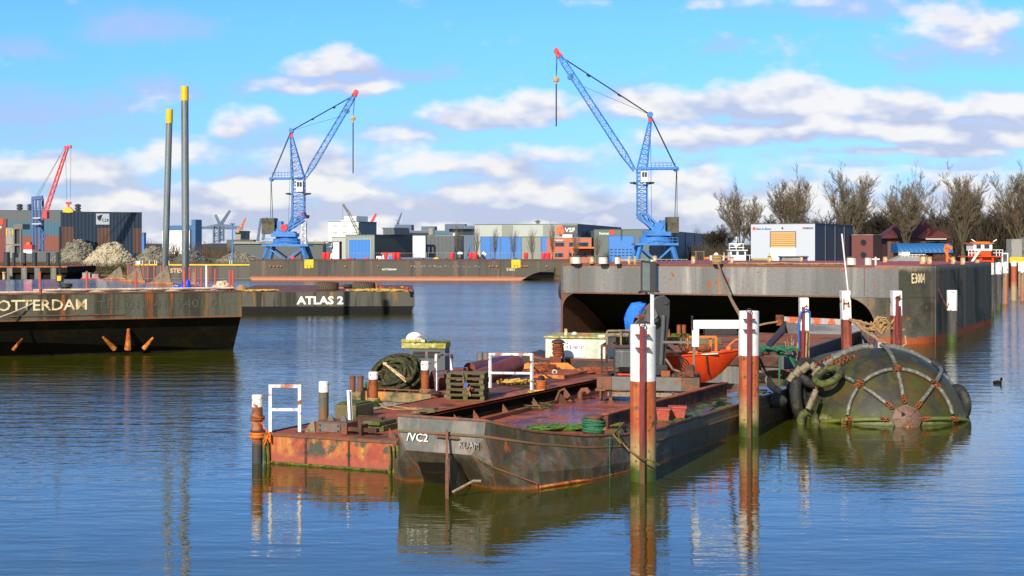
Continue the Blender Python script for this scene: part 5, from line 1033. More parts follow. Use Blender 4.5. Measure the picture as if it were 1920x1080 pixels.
t = Thing('jib_lift', 'small blue boom lift folded beside the long pale shed', 'lift', (at(885, 480, 256).x, 256, G)); k = 256/F; t.part('base', MB().box(-1.2, .8, 0, 1.5, .3, .9), 'blue_crane'); t.part('boom', MB().bar((-1, .5, .9), (-.2, .5, 3.6), .25).bar((-1, .5, 1.0), (.9, .5, .6), .22), 'blue_crane')
for i, (px, lab, m) in enumerate(((776, 'green wheeled machine in front of the dark wall', 'railing_green'), (762, 'blue container left part by the dark wall', 'blue_grey'), (790, 'long blue container behind the fence', 'blue_dark'))):
    t = Thing('container', lab, 'container', (at(px, 480, 256-i).x, 256-i*2, G)); t.part('body', MB().box(-1, 1.2+i*1.2, 0, 2, .2, 1.3), m); t.part('frame', MB().box(-1.05, -.95, -.05, .05, 0, 1.35).box(1.15+i*1.2, 1.25+i*1.2, -.05, .05, 0, 1.35), 'grey_steel')
clutter('yellow_sheet', 'small yellow heap by the fence on the far quay', 'heap', 818, 244, MB().ball((0, 0, .1), .5, 12, 6, (1, .6, .5)), 'yellow', 3.05)
for i, (px, lab) in enumerate([(655, 'low red mat left of the blue roller door'), (688, 'low red mat below the blue roller door'), (549, 'round red float at the blue crane foot')]): clutter('red_float', lab, 'float', px, 240, MB().ball((0, 0, .15), .42, 12, 6, (1, .6, .4 if i < 2 else .9)), 'red_plastic', 3.06)
# grey container, yellow frame near the white shed
t = Thing('grey_container', 'grey flat roofed container in front of the tan roller door', 'container', (at(1468, 480, 205.5).x, 206, G), 0); k = 206/F; t.part('body', MB().box(0, 36*k, 0, 2.4, 0, (490-476)*k+.6), 'concrete'); t.part('end_door', MB().box(36*k+.01, 48*k, .2, 2.2, 0, 1.7), 'clad_shadeblue'); t.part('roof', MB().box(-.2, 49*k, -.2, 2.5, (490-476)*k+.6, (490-476)*k+.75), 'clad_midgrey')
t = Thing('lifting_frame', 'yellow green steel frame lying before the white shed', 'frame', (at(1412, 480, 205.8).x, 206, G)); q = MB()
for z in (.5, .9, 1.3): q.bar((0, 0, z), (2.6, 0, z), .09)
q.bar((1.7, 0, 0), (2.4, 0, 2.2), .12).bar((3.3, 0, 0), (2.4, 0, 2.2), .12).bar((2.0, 0, 1.1), (3.0, 0, 1.1), .1)
for x in (0, .9, 1.7): q.bar((x, 0, 0), (x, 0, 1.3), .09)
t.part('bars', q, 'frame_yellow' if 'frame_yellow' in MAT else mat('frame_yellow', (.50, .55, .05), bump=0) and 'frame_yellow')
clutter('orange_box', 'small orange box left of the grey container', 'box', 1464, 206, MB().box(-.3, .35, 0, .5, .5, 1.1), 'orange_gear'); clutter('boat_trailer', 'orange folded boom left of the white wheelhouse boat', 'boom', 1340, 207, MB().bar((-1.5, 0, 1.5), (2.8, 0, 1.8), .35).bar((2.6, 0, 1.8), (3.2, 0, 1.0), .3), 'orange_gear'); clutter('white_tank', 'white square tank behind the rope wound bollard', 'tank', 1332, 206, MB().box(0, 1.9, 0, 1, .3, 1.9).ball((.9, .4, 2.0), .35, 10, 6), 'wall_white')
# boats behind the big pontoon
def boat(name, lab, px0, px1, Y, hullm, zdeck): a, b_ = at(px0, 480, Y), at(px1, 480, Y); t = Thing(name, lab, 'boat', (a.x, Y, 0)); W = b_.x-a.x; t.part('hull', MB().add([(0, 0, zdeck), (W, 0, zdeck), (W+1, 2, zdeck), (W, 4, zdeck), (0, 4, zdeck), (.4, .4, -.3), (W-.3, .4, -.3), (W, 2, -.3), (W-.3, 3.6, -.3), (.4, 3.6, -.3)], [(0,1,2,3,4), (9,8,7,6,5), (0,5,6,1), (1,6,7,2), (2,7,8,3), (3,8,9,4), (4,9,5,0)]), hullm); return t
t = boat('wheelhouse_boat', 'small white boat with mast and radar frame behind the grey pontoon', 1345, 1412, 160, 'hull_black', 3.2); k = 160/F; X = lambda px: (px-1345)*k; Z = lambda py: CH-(py-HY)*k
o = t.part('wheelhouse', MB().box(X(1371), X(1400), .5, 2.6, 3.2, Z(470)), 'clean_white'); t.part('window', MB().box(X(1373), X(1382), .46, .5, Z(478), Z(471.5)).box(X(1386), X(1397), .46, .5, Z(478), Z(471.5)), 'glass_dark', o)
t.part('roof', MB().box(X(1369), X(1403), .3, 2.8, Z(470), Z(468.5)), 'clean_white'); q = MB()
for x in (1370, 1396): q.bar((X(x), 1, Z(468.5)), (X(x), 1, Z(457)), .06)
for y in (457, 464): q.bar((X(1369), 1, Z(y)), (X(1398), 1, Z(y)), .08)
q.bar((X(1383), 1, Z(468)), (X(1383), 1, Z(443)), .07).bar((X(1377), 1, Z(459)), (X(1391), 1, Z(459)), .12).bar((X(1380), 1, Z(446)), (X(1386), 1, Z(446)), .05); t.part('mast', q, 'clean_white'); t.part('radome', MB().ball((X(1383), .9, Z(462)), .2, 10, 6), 'clean_white')
t.part('rail', MB().bar((X(1358), .2, 3.2), (X(1358), .2, 4.5), .05).bar((X(1406), .2, 3.2), (X(1406), .2, 4.2), .05).bar((X(1400), .2, 4.2), (X(1412), .2, 4.2), .05), 'clean_white')
t = boat('orange_tug', 'orange and white tug wheelhouse with an outside stair, right', 1812, 1878, 150, 'hull_black', 2.6); k = 150/F; X = lambda px: (px-1812)*k; Z = lambda py: CH-(py-HY)*k
o = t.part('wheelhouse', MB().box(X(1829), X(1864), .6, 3, Z(470), Z(457)), 'clean_white'); t.part('window', MB().box(X(1834), X(1842.5), .55, .6, Z(466), Z(459)).box(X(1849), X(1858.5), .55, .6, Z(466), Z(459)), 'glass_dark', o)
t.part('lower_house', MB().box(X(1832), X(1862), .6, 3, 2.6, Z(470)-.002), 'orange_boat'); t.part('roof', MB().box(X(1826), X(1866), .4, 3.2, Z(457), Z(455)).box(X(1834), X(1860), .8, 2.6, Z(455), Z(453)), 'orange_gear'); t.part('platform', MB().box(X(1816), X(1880), .0, 3.6, Z(482), Z(480)).box(X(1838), X(1843), .2, .4, 2.6, Z(482)).box(X(1861), X(1865), .2, .4, 2.6, Z(482)), 'orange_boat')
q = MB()
for x in (1816, 1822, 1828, 1868, 1874, 1880): q.bar((X(x), 0, Z(480)), (X(x), 0, Z(468.5)), .06)
for y in (468.5, 474): q.bar((X(1816), 0, Z(y)), (X(1832), 0, Z(y)), .06).bar((X(1862), 0, Z(y)), (X(1880), 0, Z(y)), .06)
t.part('railing', q, 'clean_white'); q = MB().bar((X(1820), -.2, Z(490)), (X(1834), -.2, Z(470)), .08).bar((X(1823), -.2, Z(490)), (X(1837), -.2, Z(470)), .08)
for i in range(7): q.bar((X(1820+i*2), -.2, Z(490-i*2.9)), (X(1823+i*2), -.2, Z(490-i*2.9)), .06)
t.part('stair', q, 'clean_white'); t.part('antenna', MB().bar((X(1834), 1, Z(453)), (X(1827), 1, Z(448.5)), .09).bar((X(1868), 1, Z(453)), (X(1875), 1, Z(449)), .09), 'wall_white')
t = Thing('quay_barge', 'dark low barge with an orange yellow edge at the right edge', 'barge', (at(1865, 480, 190).x, 190, 0)); t.part('hull', MB().box(0, 20, 0, 6, -.3, 3.0), 'underside'); t.part('deck_edge', MB().box(2, 20, -.1, .2, 3.0, 3.8), 'yellow'); t.part('block', MB().box(2.6, 4, 1, 3, 3.8, 6.2), 'concrete'); t.part('portal', MB().box(.9, 1.05, -.2, -.05, 2.5, 4.2).box(1.6, 1.75, -.2, -.05, 2.5, 4.2).box(.9, 1.75, -.2, -.05, 4.2, 4.35), 'wall_white')
t = boat('white_work_boat', 'long pale boat with rails lying left of the blue roof', 1668, 1742, 175, 'hull_black', 3.3); k = 175/F; X = lambda px: (px-1668)*k; Z = lambda py: CH-(py-HY)*k
t.part('cabin', MB().box(X(1695), X(1710), 1, 2.5, 3.3, Z(472.5)), 'wall_white'); t.part('gunwale', MB().extr([(0, 3.3), (X(1695), Z(479)), (X(1740), Z(479)), (X(1740), 3.3)], .2, 2.5), 'concrete'); q = MB().bar((X(1685), .1, Z(477)), (X(1736), .1, Z(477)), .06)
for i in range(7): q.bar((X(1690+i*7), .1, Z(483)), (X(1690+i*7), .1, Z(477)), .05)
t.part('railing', q, 'wall_white')
# ================================================================ piles receding on the right
def far_pile(px, pt, pb, w_, m, lab, white=None, grp='mooring piles in a row along the grey pontoon'):
    Y = CH*F/(pb-HY); k = Y/F; x = (px-960)*k; H_ = CH-(pt-HY)*k; r_ = w_*k/2; wz = H_-(white or (pb-pt)*.28)*k
    t = Thing('mooring_pile', lab, 'pile', (x, Y, 0), 0, grp); t.part('shaft', MB().lathe([(r_, -1), (r_, wz)], n=20), m, smooth=40); t.part('painted_top', MB().lathe([(r_, wz), (r_, H_-.02), (r_*.95, H_), (0, H_)], n=20), 'rusty_white', smooth=40); return t
mat('pile_dark', (.05, .052, .05), [((.12, .10, .08), 's', 3, .5, .65), (ALGAE, 'z', .3, .8, .4)], rough=.55); mat('pile_tan', (.30, .21, .13), [((.38, .10, .04), 's', 2, .48, .6), ((.14, .10, .07), 'n', 4, .55, .65)], rough=.6); mat('pile_red', (.42, .09, .035), [((.40, .28, .15), 'z', -.6, 1.6, .9)], rough=.6)
far_pile(1785, 544, 642, 19, 'pile_dark', 'dark pile with a rust spotted white top at the grey pontoon corner', 38); far_pile(1847.5, 500, 606, 15.5, 'pile_dark', 'nearest pile of the right hand row, broad white top', 31)
far_pile(1858, 493, 595, 12, 'pile_dark', 'pile half hidden behind the nearest one of the row', 22); far_pile(1872.5, 492, 581, 12, 'pile_dark', 'third dark pile of the right hand row', 22); far_pile(1885.5, 491, 570, 10.5, 'pile_tan', 'tan pile with rusty streaks in the right hand row', 21)
far_pile(1901, 490, 563, 10.5, 'pile_red', 'orange red pile in the right hand row', 9); far_pile(1912.5, 490.5, 556, 7, 'pile_tan', 'slim tan pile near the right picture edge', 18); far_pile(1918, 491, 564, 9, 'pile_tan', 'pile cut by the right picture edge', 20)
# ================================================================ foreground craft
AX = R(-24.6)
# ---- red front pontoon (A)
t = PA = Thing('rusty_pontoon', 'orange rusty flat pontoon with a red deck, left part of the front group', 'pontoon', (-5.71, 33.1, 0), AX)
za, WA, LA = .70, 3.45, 22.0
t.part('hull', MB().box(0, WA, 0, LA, -.5, za-.012), 'hull_orange', bevel=.03)
t.part('deck', MB().box(.01, WA-.01, .01, LA-.01, za-.01, za), 'deck_red')
t.part('edge_angle', MB().box(-.02, WA+.02, -.03, .0, za-.06, za+.012), 'edge_rust'); t.part('edge_angle', MB().box(-.03, -.0, .002, LA, za-.06, za+.02), 'dark_rust'); t.part('edge_angle', MB().box(WA, WA+.03, .002, LA, za-.06, za+.02), 'edge_rust')
q = MB()
for x in (1.05, 2.2): q.box(x, x+.05, -.018, .0, -.2, za-.07)
t.part('weld_strip', q, 'dark_rust'); t.part('weed_line', MB().path([(i*WA/20, -.03, .02+.012*math.sin(i*2.1)) for i in range(21)], .03, n=6), 'moss')
mp = MB()
for j, (px, py, s_) in enumerate(((712, 787, .3), (735, 792, .25), (690, 790, .16), (760, 770, .14), (640, 800, .12))):
    p = t.l(on(px, py, za)); mp.ball((p.x, p.y, za-.01), s_, 14, 7, (1, .6, .22))
t.part('moss', mp, 'moss')['kind'] = 'stuff'
def A(px, py, dz=0): return on(px, py, za+dz)
# deck fittings at the front left corner
t = Thing('towing_bracket', 'rusty bracket box with a bolted steel plate and two eye lugs', 'bracket', A(590, 812), AX); k = t.loc.y/F
t.part('box', MB().box(0, 62*k/.92, .05, .55, 0, 22*k), 'edge_rust', bevel=.01); o = t.part('plate', MB().box(.10, .10+42*k/.92, .02, .05, .04, 19*k), 'grey_steel', bevel=.006)
q = MB()
for x in (.14, .10+39*k/.92):
    for z in (.08, .19): q.tube((x, .0, z), (x, .03, z), .022, n=8)
t.part('bolt', q, 'dark_steel', o)
for x in (.27, .62):
    q = MB().extr([(x-.08, 22*k), (x-.06, 22*k+.10), (x, 22*k+.14), (x+.06, 22*k+.10), (x+.08, 22*k)], .25, .29); t.part('lug', q, 'grey_steel')
t.part('arm', MB().box(62*k/.92, 62*k/.92+.75, .1, .25, .08, .17).box(62*k/.92+.35, 62*k/.92+.42, .0, .3, 0, .25), 'dark_rust'); t.part('gusset', MB().extr([(-.35, 0), (-.05, 0), (-.08, .25), (-.16, .25)], .1, .14), 'rubber_tan')
t = Thing('timber_block', 'dark mossy timber block at the left deck edge', 'block', A(640, 786), AX); t.part('block', MB().box(-.2, .42, 0, .9, 0, .36), 'wood_old', bevel=.02); t.part('top', MB().box(-.15, .38, .05, .85, .362, .40), 'moss', bevel=.01)
t = Thing('angle_beam', 'dark steel angle beams lying on the deck beside the plank', 'beam', A(668, 806), AX+.25); t.part('beam', MB().box(0, .62, 0, .12, 0, .30).box(0, .66, .12, .16, .0, .33), 'dark_rust'); t.part('beam', MB().box(.62, .74, -.05, .9, 0, .16), 'dark_rust')
single('wood_plank', 'mossy timber plank end resting by the transom of the dark barge', 'plank', MB().box(-.25, .3, -.6, .1, 0, .14).box(-.2, .25, -.7, .05, .15, .24), 'wood_old', A(722, 803), AX, bevel=.015)
# white painted frames
def frame(name, lab, pxl, pyl, pxr, pyr, ptop, rung=None, w_=.075, m='rusty_white', z=za, rusttop=True):
    a, b_ = on(pxl, pyl, z), on(pxr, pyr, z); d = b_-a; L_ = d.length; rz = math.atan2(d.y, d.x); t = Thing(name, lab, 'frame', a, rz, 'white painted steel frames on the pontoon'); H_ = (pyl-ptop)*a.y/F; H2 = (pyr-ptop)*b_.y/F
    t.part('leg', MB().bar((0, 0, 0), (0, 0, H_-w_), w_), m, bevel=.006); t.part('leg', MB().bar((L_, 0, 0), (L_, 0, H2-w_), w_), m, bevel=.006); t.part('top_bar', MB().bar((-w_/2, 0, H_-w_/2), (L_+w_/2, 0, H2-w_/2), w_), 'rust_white_top' if rusttop else m, bevel=.006)
    if rung: r_ = (pyl-rung)*a.y/F; t.part('rung', MB().bar((w_/2, 0, r_), (L_-w_/2, 0, r_+(H2-H_)), w_*.9), m, bevel=.006)
    t.part('foot', MB().cbox((0, 0, .01), (.16, .16, .02)).cbox((L_, 0, .01), (.16, .16, .02)), 'dark_rust'); return t
mat('rust_white_top', (.80, .74, .68), [((.45, .12, .04), 'n', 6, .48, .56)], rough=.5)
frame('boarding_gate', 'white steel frame with one rung at the front left deck corner', 507, 811, 562, 811, 721, 768)
frame('boarding_gate', 'narrow white frame behind the pallets, left of them', 818, 735, 847, 727, 663, 700); frame('boarding_gate', 'wide white frame with one rung right of the pallet stack', 919, 728, 997, 735, 662, 699)
single('white_post', 'single leaning white post near the steel bracket', 'post', MB().bar((0, 0, 0), (-.04, 0, .80), .11, .03).bar((.0, .05, 0), (-.04, .05, .80), .03, .11), 'white_paint', A(657, 793), 0)
# mooring posts
def post(name, lab, px, pt, pb, w_, zb=0.0, wz=.25, m='rust', low=None, collar=None, y=None):
    Y = y or (CH-zb)*F/(pb-HY); k = Y/F; r_ = w_*k/2; H_ = CH-(pt-HY)*k-zb; t = Thing(name, lab, 'post', ((px-960)*k, Y, zb), 0, 'white topped mooring posts'); b0 = -1 if zb == 0 else 0
    t.part('shaft', MB().lathe([(r_, b0), (r_, H_-wz)], n=20), m, smooth=40); t.part('painted_top', MB().lathe([(r_+.002, H_-wz), (r_+.002, H_-.02), (r_*.9, H_), (0, H_+.005)], n=20), 'rusty_white', smooth=40)
    t.part('pin', MB().tube((r_*.6, -r_*.6, H_-.07), (r_+.08, -r_*.6, H_-.07), .014, n=6), 'rust')
    for z, rr_, mm in (collar or []): o = t.part('rope_turn', MB().torus((0, 0, z), r_+rr_*.7, rr_, n=20, k=6).torus((.01, 0, z+rr_*1.6), r_+rr_*.7, rr_, n=20, k=6), mm)
    return t
mat('post_mix', (.24, .065, .025), [((.42, .16, .07), 'n', 6, .5, .6), ((.05, .05, .045), 'z', -.25, .42, .30)], rough=.65)
mat('post_grey', (.10, .10, .08), [((.22, .15, .05), 'n', 5, .5, .6), ((.20, .10, .04), 'z', -.3, .35, .1)], rough=.65)
post('mooring_post', 'white topped rusty post standing in the water at the far left', 482.5, 740, 868, 20, 0, .28, 'post_mix', collar=[(1.02, .03, 'rust'), (.68, .035, 'dark_rust'), (.62, .04, 'orange_gear')])
post('mooring_post', 'white topped grey post behind the left white frame', 607, 715, 786, 18.5, 0, .31, 'post_grey'); post('mooring_post', 'rusty post with mossy rope at its foot, left of the big rope heap', 700, 697, 762, 17.5, za, .20, 'rust', collar=[(.16, .03, 'tan_rope'), (.05, .05, 'moss')])
post('mooring_post', 'rusty post with a spotted white top right of the rope heap', 797, 677, 738, 15.5, za, .26, 'rust', collar=[(.06, .03, 'tan_rope')])
for px, pt, lab in ((661, 706, 'short grey twin bollard left of the mossy post, nearer one'), (676, 705, 'short grey twin bollard left of the mossy post, farther one')):
    p = on(px, 735, .8); single('twin_bollard', lab, 'bollard', MB().lathe([(.085, 0), (.085, .42), (.095, .43), (.095, .47)], n=14), 'edge_rust', p, group='short twin bollards at the rim', smooth=40)
single('mooring_rope', 'slack tan rope running from the mossy post across the red deck', 'rope', MB().path([A(706, 752, .12), A(720, 764, .05), A(740, 768, .02), A(765, 767, .02), A(800, 769, .02), A(836, 764, .02)], .018, n=5).path([A(706, 750, .14), A(726, 759, .05), A(760, 765, .02), A(800, 766, .02)], .016, n=5), 'tan_rope')
p0 = on(482.5, 868, 0); q = MB()
for i, (dx, dy) in enumerate(((.17, -.02), (.22, .05), (.26, -.05), (.30, .06))): q.path([p0+Vector((dx*.9, dy-.05, .72)), p0+Vector((dx, dy-.05, .4)), p0+Vector((dx+.02*(-1)**i, dy-.05, -.1))], .035, n=6)
single('hanging_rope', 'mossy rope loops hanging between the far left post and the pontoon', 'rope', q, 'moss_rope' if 'moss_rope' in MAT else mat('moss_rope', (.16, .13, .03), [((.35, .14, .03), 'n', 6, .55, .6), (ALGAE, 'n', 4, .5, .6)], rough=.9) and 'moss_rope')
q = MB(); rr = random.Random(5); pa = PA.M @ Vector((.08, -.05, za-.02))
for i in range(26): q.path([pa+Vector((rr.uniform(-.05, .03), rr.uniform(-.05, .05), .04)), pa+Vector((rr.uniform(-.09, .07), rr.uniform(-.1, 0), rr.uniform(-.08, .03))), pa+Vector((rr.uniform(-.11, .09), rr.uniform(-.12, 0), rr.uniform(-.26, -.08)))], .011, n=4)
q.path([p0+Vector((.1, -.12, .68)), pa+Vector((-.2, 0, 0)), pa], .02, n=6).path([p0+Vector((.1, -.05, 1.05)), pa+Vector((-.15, 0, .25)), pa], .014, n=5)
single('orange_rope', 'frayed orange rope tying the far left post to the pontoon corner', 'rope', q, 'orange_gear')
q = MB(); pb_ = PA.M @ Vector((WA-.12, -.08, 0))
for dx in (-.02, .08, .16): q.path([pb_+Vector((dx, 0, .62)), pb_+Vector((dx+.02, -.04, .3)), pb_+Vector((dx+.01, -.02, -.1))], .032, n=6)
single('hanging_rope', 'mossy rope ends hanging between the orange pontoon and the dark transom', 'rope', q, 'moss_rope')
# pallet stack
t0 = None; zp = za; pz = A(876, 751)
def pallet(z, ang, lab):
    t = Thing('wooden_pallet', lab, 'pallet', (pz.x, pz.y+.35, z), ang, 'stacked mossy pallets'); q = MB()
    for i in range(6): q.cbox((0, -.35+i*.14, .135), (1.08, .105, .022))
    t.part('deck_boards', q, 'wood_old', bevel=.003); q = MB()
    for x in (-.48, 0, .48):
        for y in (-.35, 0, .35): t.part('block', MB().cbox((x, y, .075), (.12, .10, .085)), 'wood_old')
    for y in (-.35, 0, .35): q.cbox((0, y, .016), (1.08, .10, .022))
    t.part('bottom_boards', q, 'wood_old'); return t
for i, lab in enumerate(('mossy wooden pallet at the bottom of the stack', 'mossy wooden pallet second from the bottom', 'mossy wooden pallet third from the bottom', 'mossy wooden pallet fourth from the bottom, below the top one', 'mossy wooden pallet on top of the stack')): pallet(za+i*.155, -.16+.03*(-1)**i, lab)
t = Thing('ratchet_strap', 'strap with a blue and white tag hanging over the pallets', 'strap', (pz.x-.02, pz.y-.12, za)); t.part('webbing', MB().bar((-.1, 0, .78), (-.02, -.03, .40), .07, .015).bar((.0, -.04, .42), (.12, -.04, .14), .05, .05), 'rubber_tan'); t.part('tag', MB().cbox((-.0, -.06, .45), (.08, .02, .15), ry=.2), 'blue_rope'); t.part('buckle', MB().bar((.03, -.05, .2), (.10, -.05, .42), .05).cbox((.16, -.05, .36), (.06, .04, .05)), 'rust')
def small(name, lab, cat, px, py, z, mb, m, **k): return single(name, lab, cat, mb, m, on(px, py, z), k.pop('rz', AX), **k)
t = Thing('deck_capstan', 'small rust red valve head on the deck left of the pallets', 'valve', A(815, 746)); t.part('base', MB().lathe([(.12, 0), (.10, .12)], n=14), 'rust'); t.part('head', MB().lathe([(.20, .12), (.20, .17), (.08, .2)], n=14), 'dark_rust')
small('wood_scraps', 'heap of broken mossy wood near the dark barge corner', 'wood', 795, 778, za, MB().bar((-.35, 0, .05), (.2, .15, .09), .1, .06).bar((-.2, .15, .05), (.35, 0, .12), .1, .07).bar((-.1, -.1, .12), (.25, .2, .1), .09, .06).box(-.1, .25, .05, .3, .12, .17), 'wood_old')
t = Thing('deck_bollard', 'orange rusty bollard with yellow rope coiled round its foot', 'bollard', A(1015, 738)); t.part('post', MB().lathe([(.15, 0), (.15, .38), (.13, .40)], n=18), 'orange_rust', smooth=40); t.part('cap', MB().lathe([(.10, .40), (.10, .5), (.05, .53)], n=14), 'dark_rust', smooth=40); q = MB().path(coil(.2, .36, 4, .012, 2), .032, n=6)
single('yellow_rope', 'yellow straw coloured rope coiled round the orange bollard', 'rope', q.path(coil(.36, .2, 4, -.012, 7, z0=.12), .03, n=6), 'yellow_rope', A(1012, 742, .03))
tangle('yellow_rope', 'tangled yellow rope heap behind the right white frame', -.45, .45, -.25, .25, .05, 'yellow_rope', 14, .028, 9, Matrix.Translation(A(975, 722)))
# ---- rear left pontoon (B) with rim
zb = .75
t = PB = Thing('rimmed_pontoon', 'grey brown pontoon with a raised rim carrying the rope heap', 'pontoon', (-4.76, 42.3, 0), R(-25))
t.part('hull', MB().box(0, 4.2, 0, 20, -.5, zb-.25), 'hull_gray_worn'); t.part('rim', MB().box(-.03, 4.23, -.04, .10, zb-.248, zb+.02).box(-.03, .08, .102, 20, zb-.248, zb+.02), 'rim_orange' if 'rim_orange' in MAT else mat('rim_orange', (.22, .17, .08), [((.55, .22, .04), 's', 1.6, .52, .6), ((.09, .07, .03), 'n', 3, .5, .6)], rough=.7) and 'rim_orange')
t.part('deck', MB().box(.082, 4.2, .102, 20, zb-.25, zb-.03), 'deck_brown'); q = MB()
for i in range(9): q.bar((.25+i*.42, .05, zb+.02), (.25+i*.42, .05, zb+.10), .03)
q.bar((.1, .05, zb+.10), (3.9, .05, zb+.10), .035); t.part('rub_rail', q, 'edge_rust')
def Bp(px, py, dz=0): return on(px, py, zb-.03+dz)
# big rope heap of thick hawser
c = Bp(742, 735); t = Thing('rope_heap', 'big heap of thick dark mossy hawser coiled in loops', 'rope', c+Vector((-.02, .5, 0)), -.25)
q = MB(); rr = random.Random(12)
for i in range(30):
    f = i/30; Rr = .30+.30*math.sin(f*3.0)+rr.uniform(-.05, .05); ax = Vector((-.25+rr.uniform(-.55, .55), -1, .55+rr.uniform(-.6, .6)))
    cc = Vector((rr.uniform(-.12, .18)+.15*(f-.5), -.35+f*.75, .42+rr.uniform(-.07, .07)+.08*math.sin(f*3)))
    u_ = ax.normalized().to_track_quat('Z', 'Y').to_matrix(); pts = []
    for j in range(22):
        a_ = 2*math.pi*j/22; p = cc+u_ @ Vector((math.cos(a_)*Rr*1.25, math.sin(a_)*Rr*.95, rr.uniform(-.03, .03))); p.z = max(.06, p.z); pts.append(p)
    q.path(pts, .052, n=7, closed=True)
t.part('hawser', q, 'dark_rope', smooth=60); t.part('core', MB().ball((.05, .1, .36), .55, 18, 10, (1.15, .7, .72)), 'dark_rope', smooth=60); q = MB()
for i in range(10): a_ = rr.uniform(0, 6.28); q.path([(-.65+math.cos(a_+j)*.26, -.1+math.sin(a_+j)*.2, .08+.12*rr.random()) for j in range(6)], .05, n=6)
t.part('loose_end', q, 'moss')
single('orange_boathook', 'orange stick leaning across the dark rope heap', 'stick', MB().bar((0, 0, 0), (.62, -.1, -.52), .045).bar((.1, 0, -.05), (.60, -.14, -.42), .03).cbox((0, 0, 0), (.12, .08, .08)), 'bollard_tan', at(722, 682, 41.6))
# pump cabinet
t = Thing('pump_cabinet', 'dark grey vented cabinet with a mossy yellow top beside the rope heap', 'cabinet', Bp(756, 716)+Vector((.15, .6, 0)), R(-8)); k = t.loc.y/F
Wc, Hc = 1.18, 1.02; t.part('body', MB().box(0, Wc, 0, .8, 0, Hc), 'clad_midgrey', bevel=.01); q = MB()
for x0 in (.12, .62):
    for i in range(5): q.box(x0, x0+.40, -.012, .0, Hc-.30+i*.045, Hc-.275+i*.045)
t.part('vent', q, 'underside'); t.part('lamp', MB().box(.55, .59, -.02, 0, Hc-.18, Hc-.12), 'sign_red'); q = MB()
rr = random.Random(6)
for i in range(90): q.ball((rr.uniform(-.2, Wc), rr.uniform(-.04, .8), Hc+.17+rr.uniform(-.02, .03)), rr.uniform(.03, .08), 6, 4, (1.3, 1, .6))
t.part('slab', MB().box(-.25, Wc+.03, -.06, .84, Hc+.004, Hc+.18), 'pale_moss', bevel=.03); t.part('moss_top', q, 'moss', smooth=60)['kind'] = 'stuff'
t = Thing('white_float', 'white round float lying on the mossy cabinet top', 'float', t.M @ Vector((.12, .3, Hc+.25))); t.part('shell', MB().ball((0, 0, .02), .30, 18, 10, (1, .8, .85)), 'rusty_white', smooth=60); t.part('cradle', MB().box(-.42, .35, -.28, .25, -.06, .04), 'pale_moss', bevel=.02)
t = Thing('grey_board', 'tall bent grey steel board standing behind the narrow white frame', 'board', Bp(829, 705)+Vector((0, .3, 0))); t.part('board', MB().extr([(-.10, 0), (.1, 0), (.14, .55), (.10, .8), (.12, 1.0), (.02, .95), (-.06, .9)], 0, .03).extr([(.1, 0), (.26, 0), (.20, .5), (.17, .95), (.12, 1.0), (.12, .6)], .02, .1), 'blue_grey')
for px, py, lab in ((771, 722, 'white drum between the rope heap and the spotted post, left one'), (783, 722, 'rusty white drum beside the spotted post')):
    t = Thing('steel_drum', lab, 'drum', Bp(px, py), 0, 'white drums beside the rope heap'); t.part('body', MB().lathe([(.12, 0), (.12, .42)], n=16), 'bollard_white' if px < 775 else 'bollard_tan', smooth=40); t.part('lid', MB().lathe([(.13, .42), (.13, .45), (.04, .46)], n=16), 'dark_rust' if px > 775 else 'grey_steel')
t = Thing('hand_wheel', 'small dark red wheel beside the spotted post', 'wheel', Bp(787, 720)); t.part('rim', MB().torus((0, 0, .17), .15, .03, (1, .4, 0), 18, 6), 'dark_rust'); t.part('hub', MB().tube((-.05, 0, .17), (.05, 0, .17), .05), 'dark_rust')  # hand wheel leaning by the post; it carries no cable
def pipe(lab, a, b_, r_, m='brown_pipe', n=24, grp='big red brown pipes'):
    a, b_ = Vector(a), Vector(b_); d = b_-a; t = Thing('steel_pipe', lab, 'pipe', a, 0, grp); t.part('tube', MB().tube((0, 0, 0), d, r_, n=n, cap=True), m, smooth=40); dn = d.normalized(); t.part('end_cap', MB().tube(d, d+dn*.06, r_*.96, r_*.7, n=n), m, smooth=40); return t
pipe('large red brown pipe, front one, ending below the wide white frame', at(893, 712, 44.8), at(968, 683, 47.0), .30); pipe('red brown pipe lying behind the front one', at(880, 692, 48), at(958, 675, 52.0), .22)
pipe('short red brown pipe behind the narrow white frame and the pallets', at(812, 716, 43.6), at(872, 716, 43.3), .36); t = Thing('pipe_flange', 'dark red flange plates behind the pallets', 'flange', at(850, 700, 44.6)); t.part('plate', MB().bar((-.45, 0, -.12), (.35, 0, .08), .3, .08), 'dark_rust'); t.part('block', MB().box(0, .45, .1, .4, .02, .16), 'brown_pipe')
for px, lab in ((896, 'grey stub bollard behind the pipes, left one'), (907, 'grey stub bollard behind the pipes, right one')): single('stub_bollard', lab, 'bollard', MB().lathe([(.11, 0), (.11, .45), (.12, .5)], n=14), 'hull_gray_worn', at(px+4, 688, 49.5), group='stub bollards behind the pipes', smooth=40)
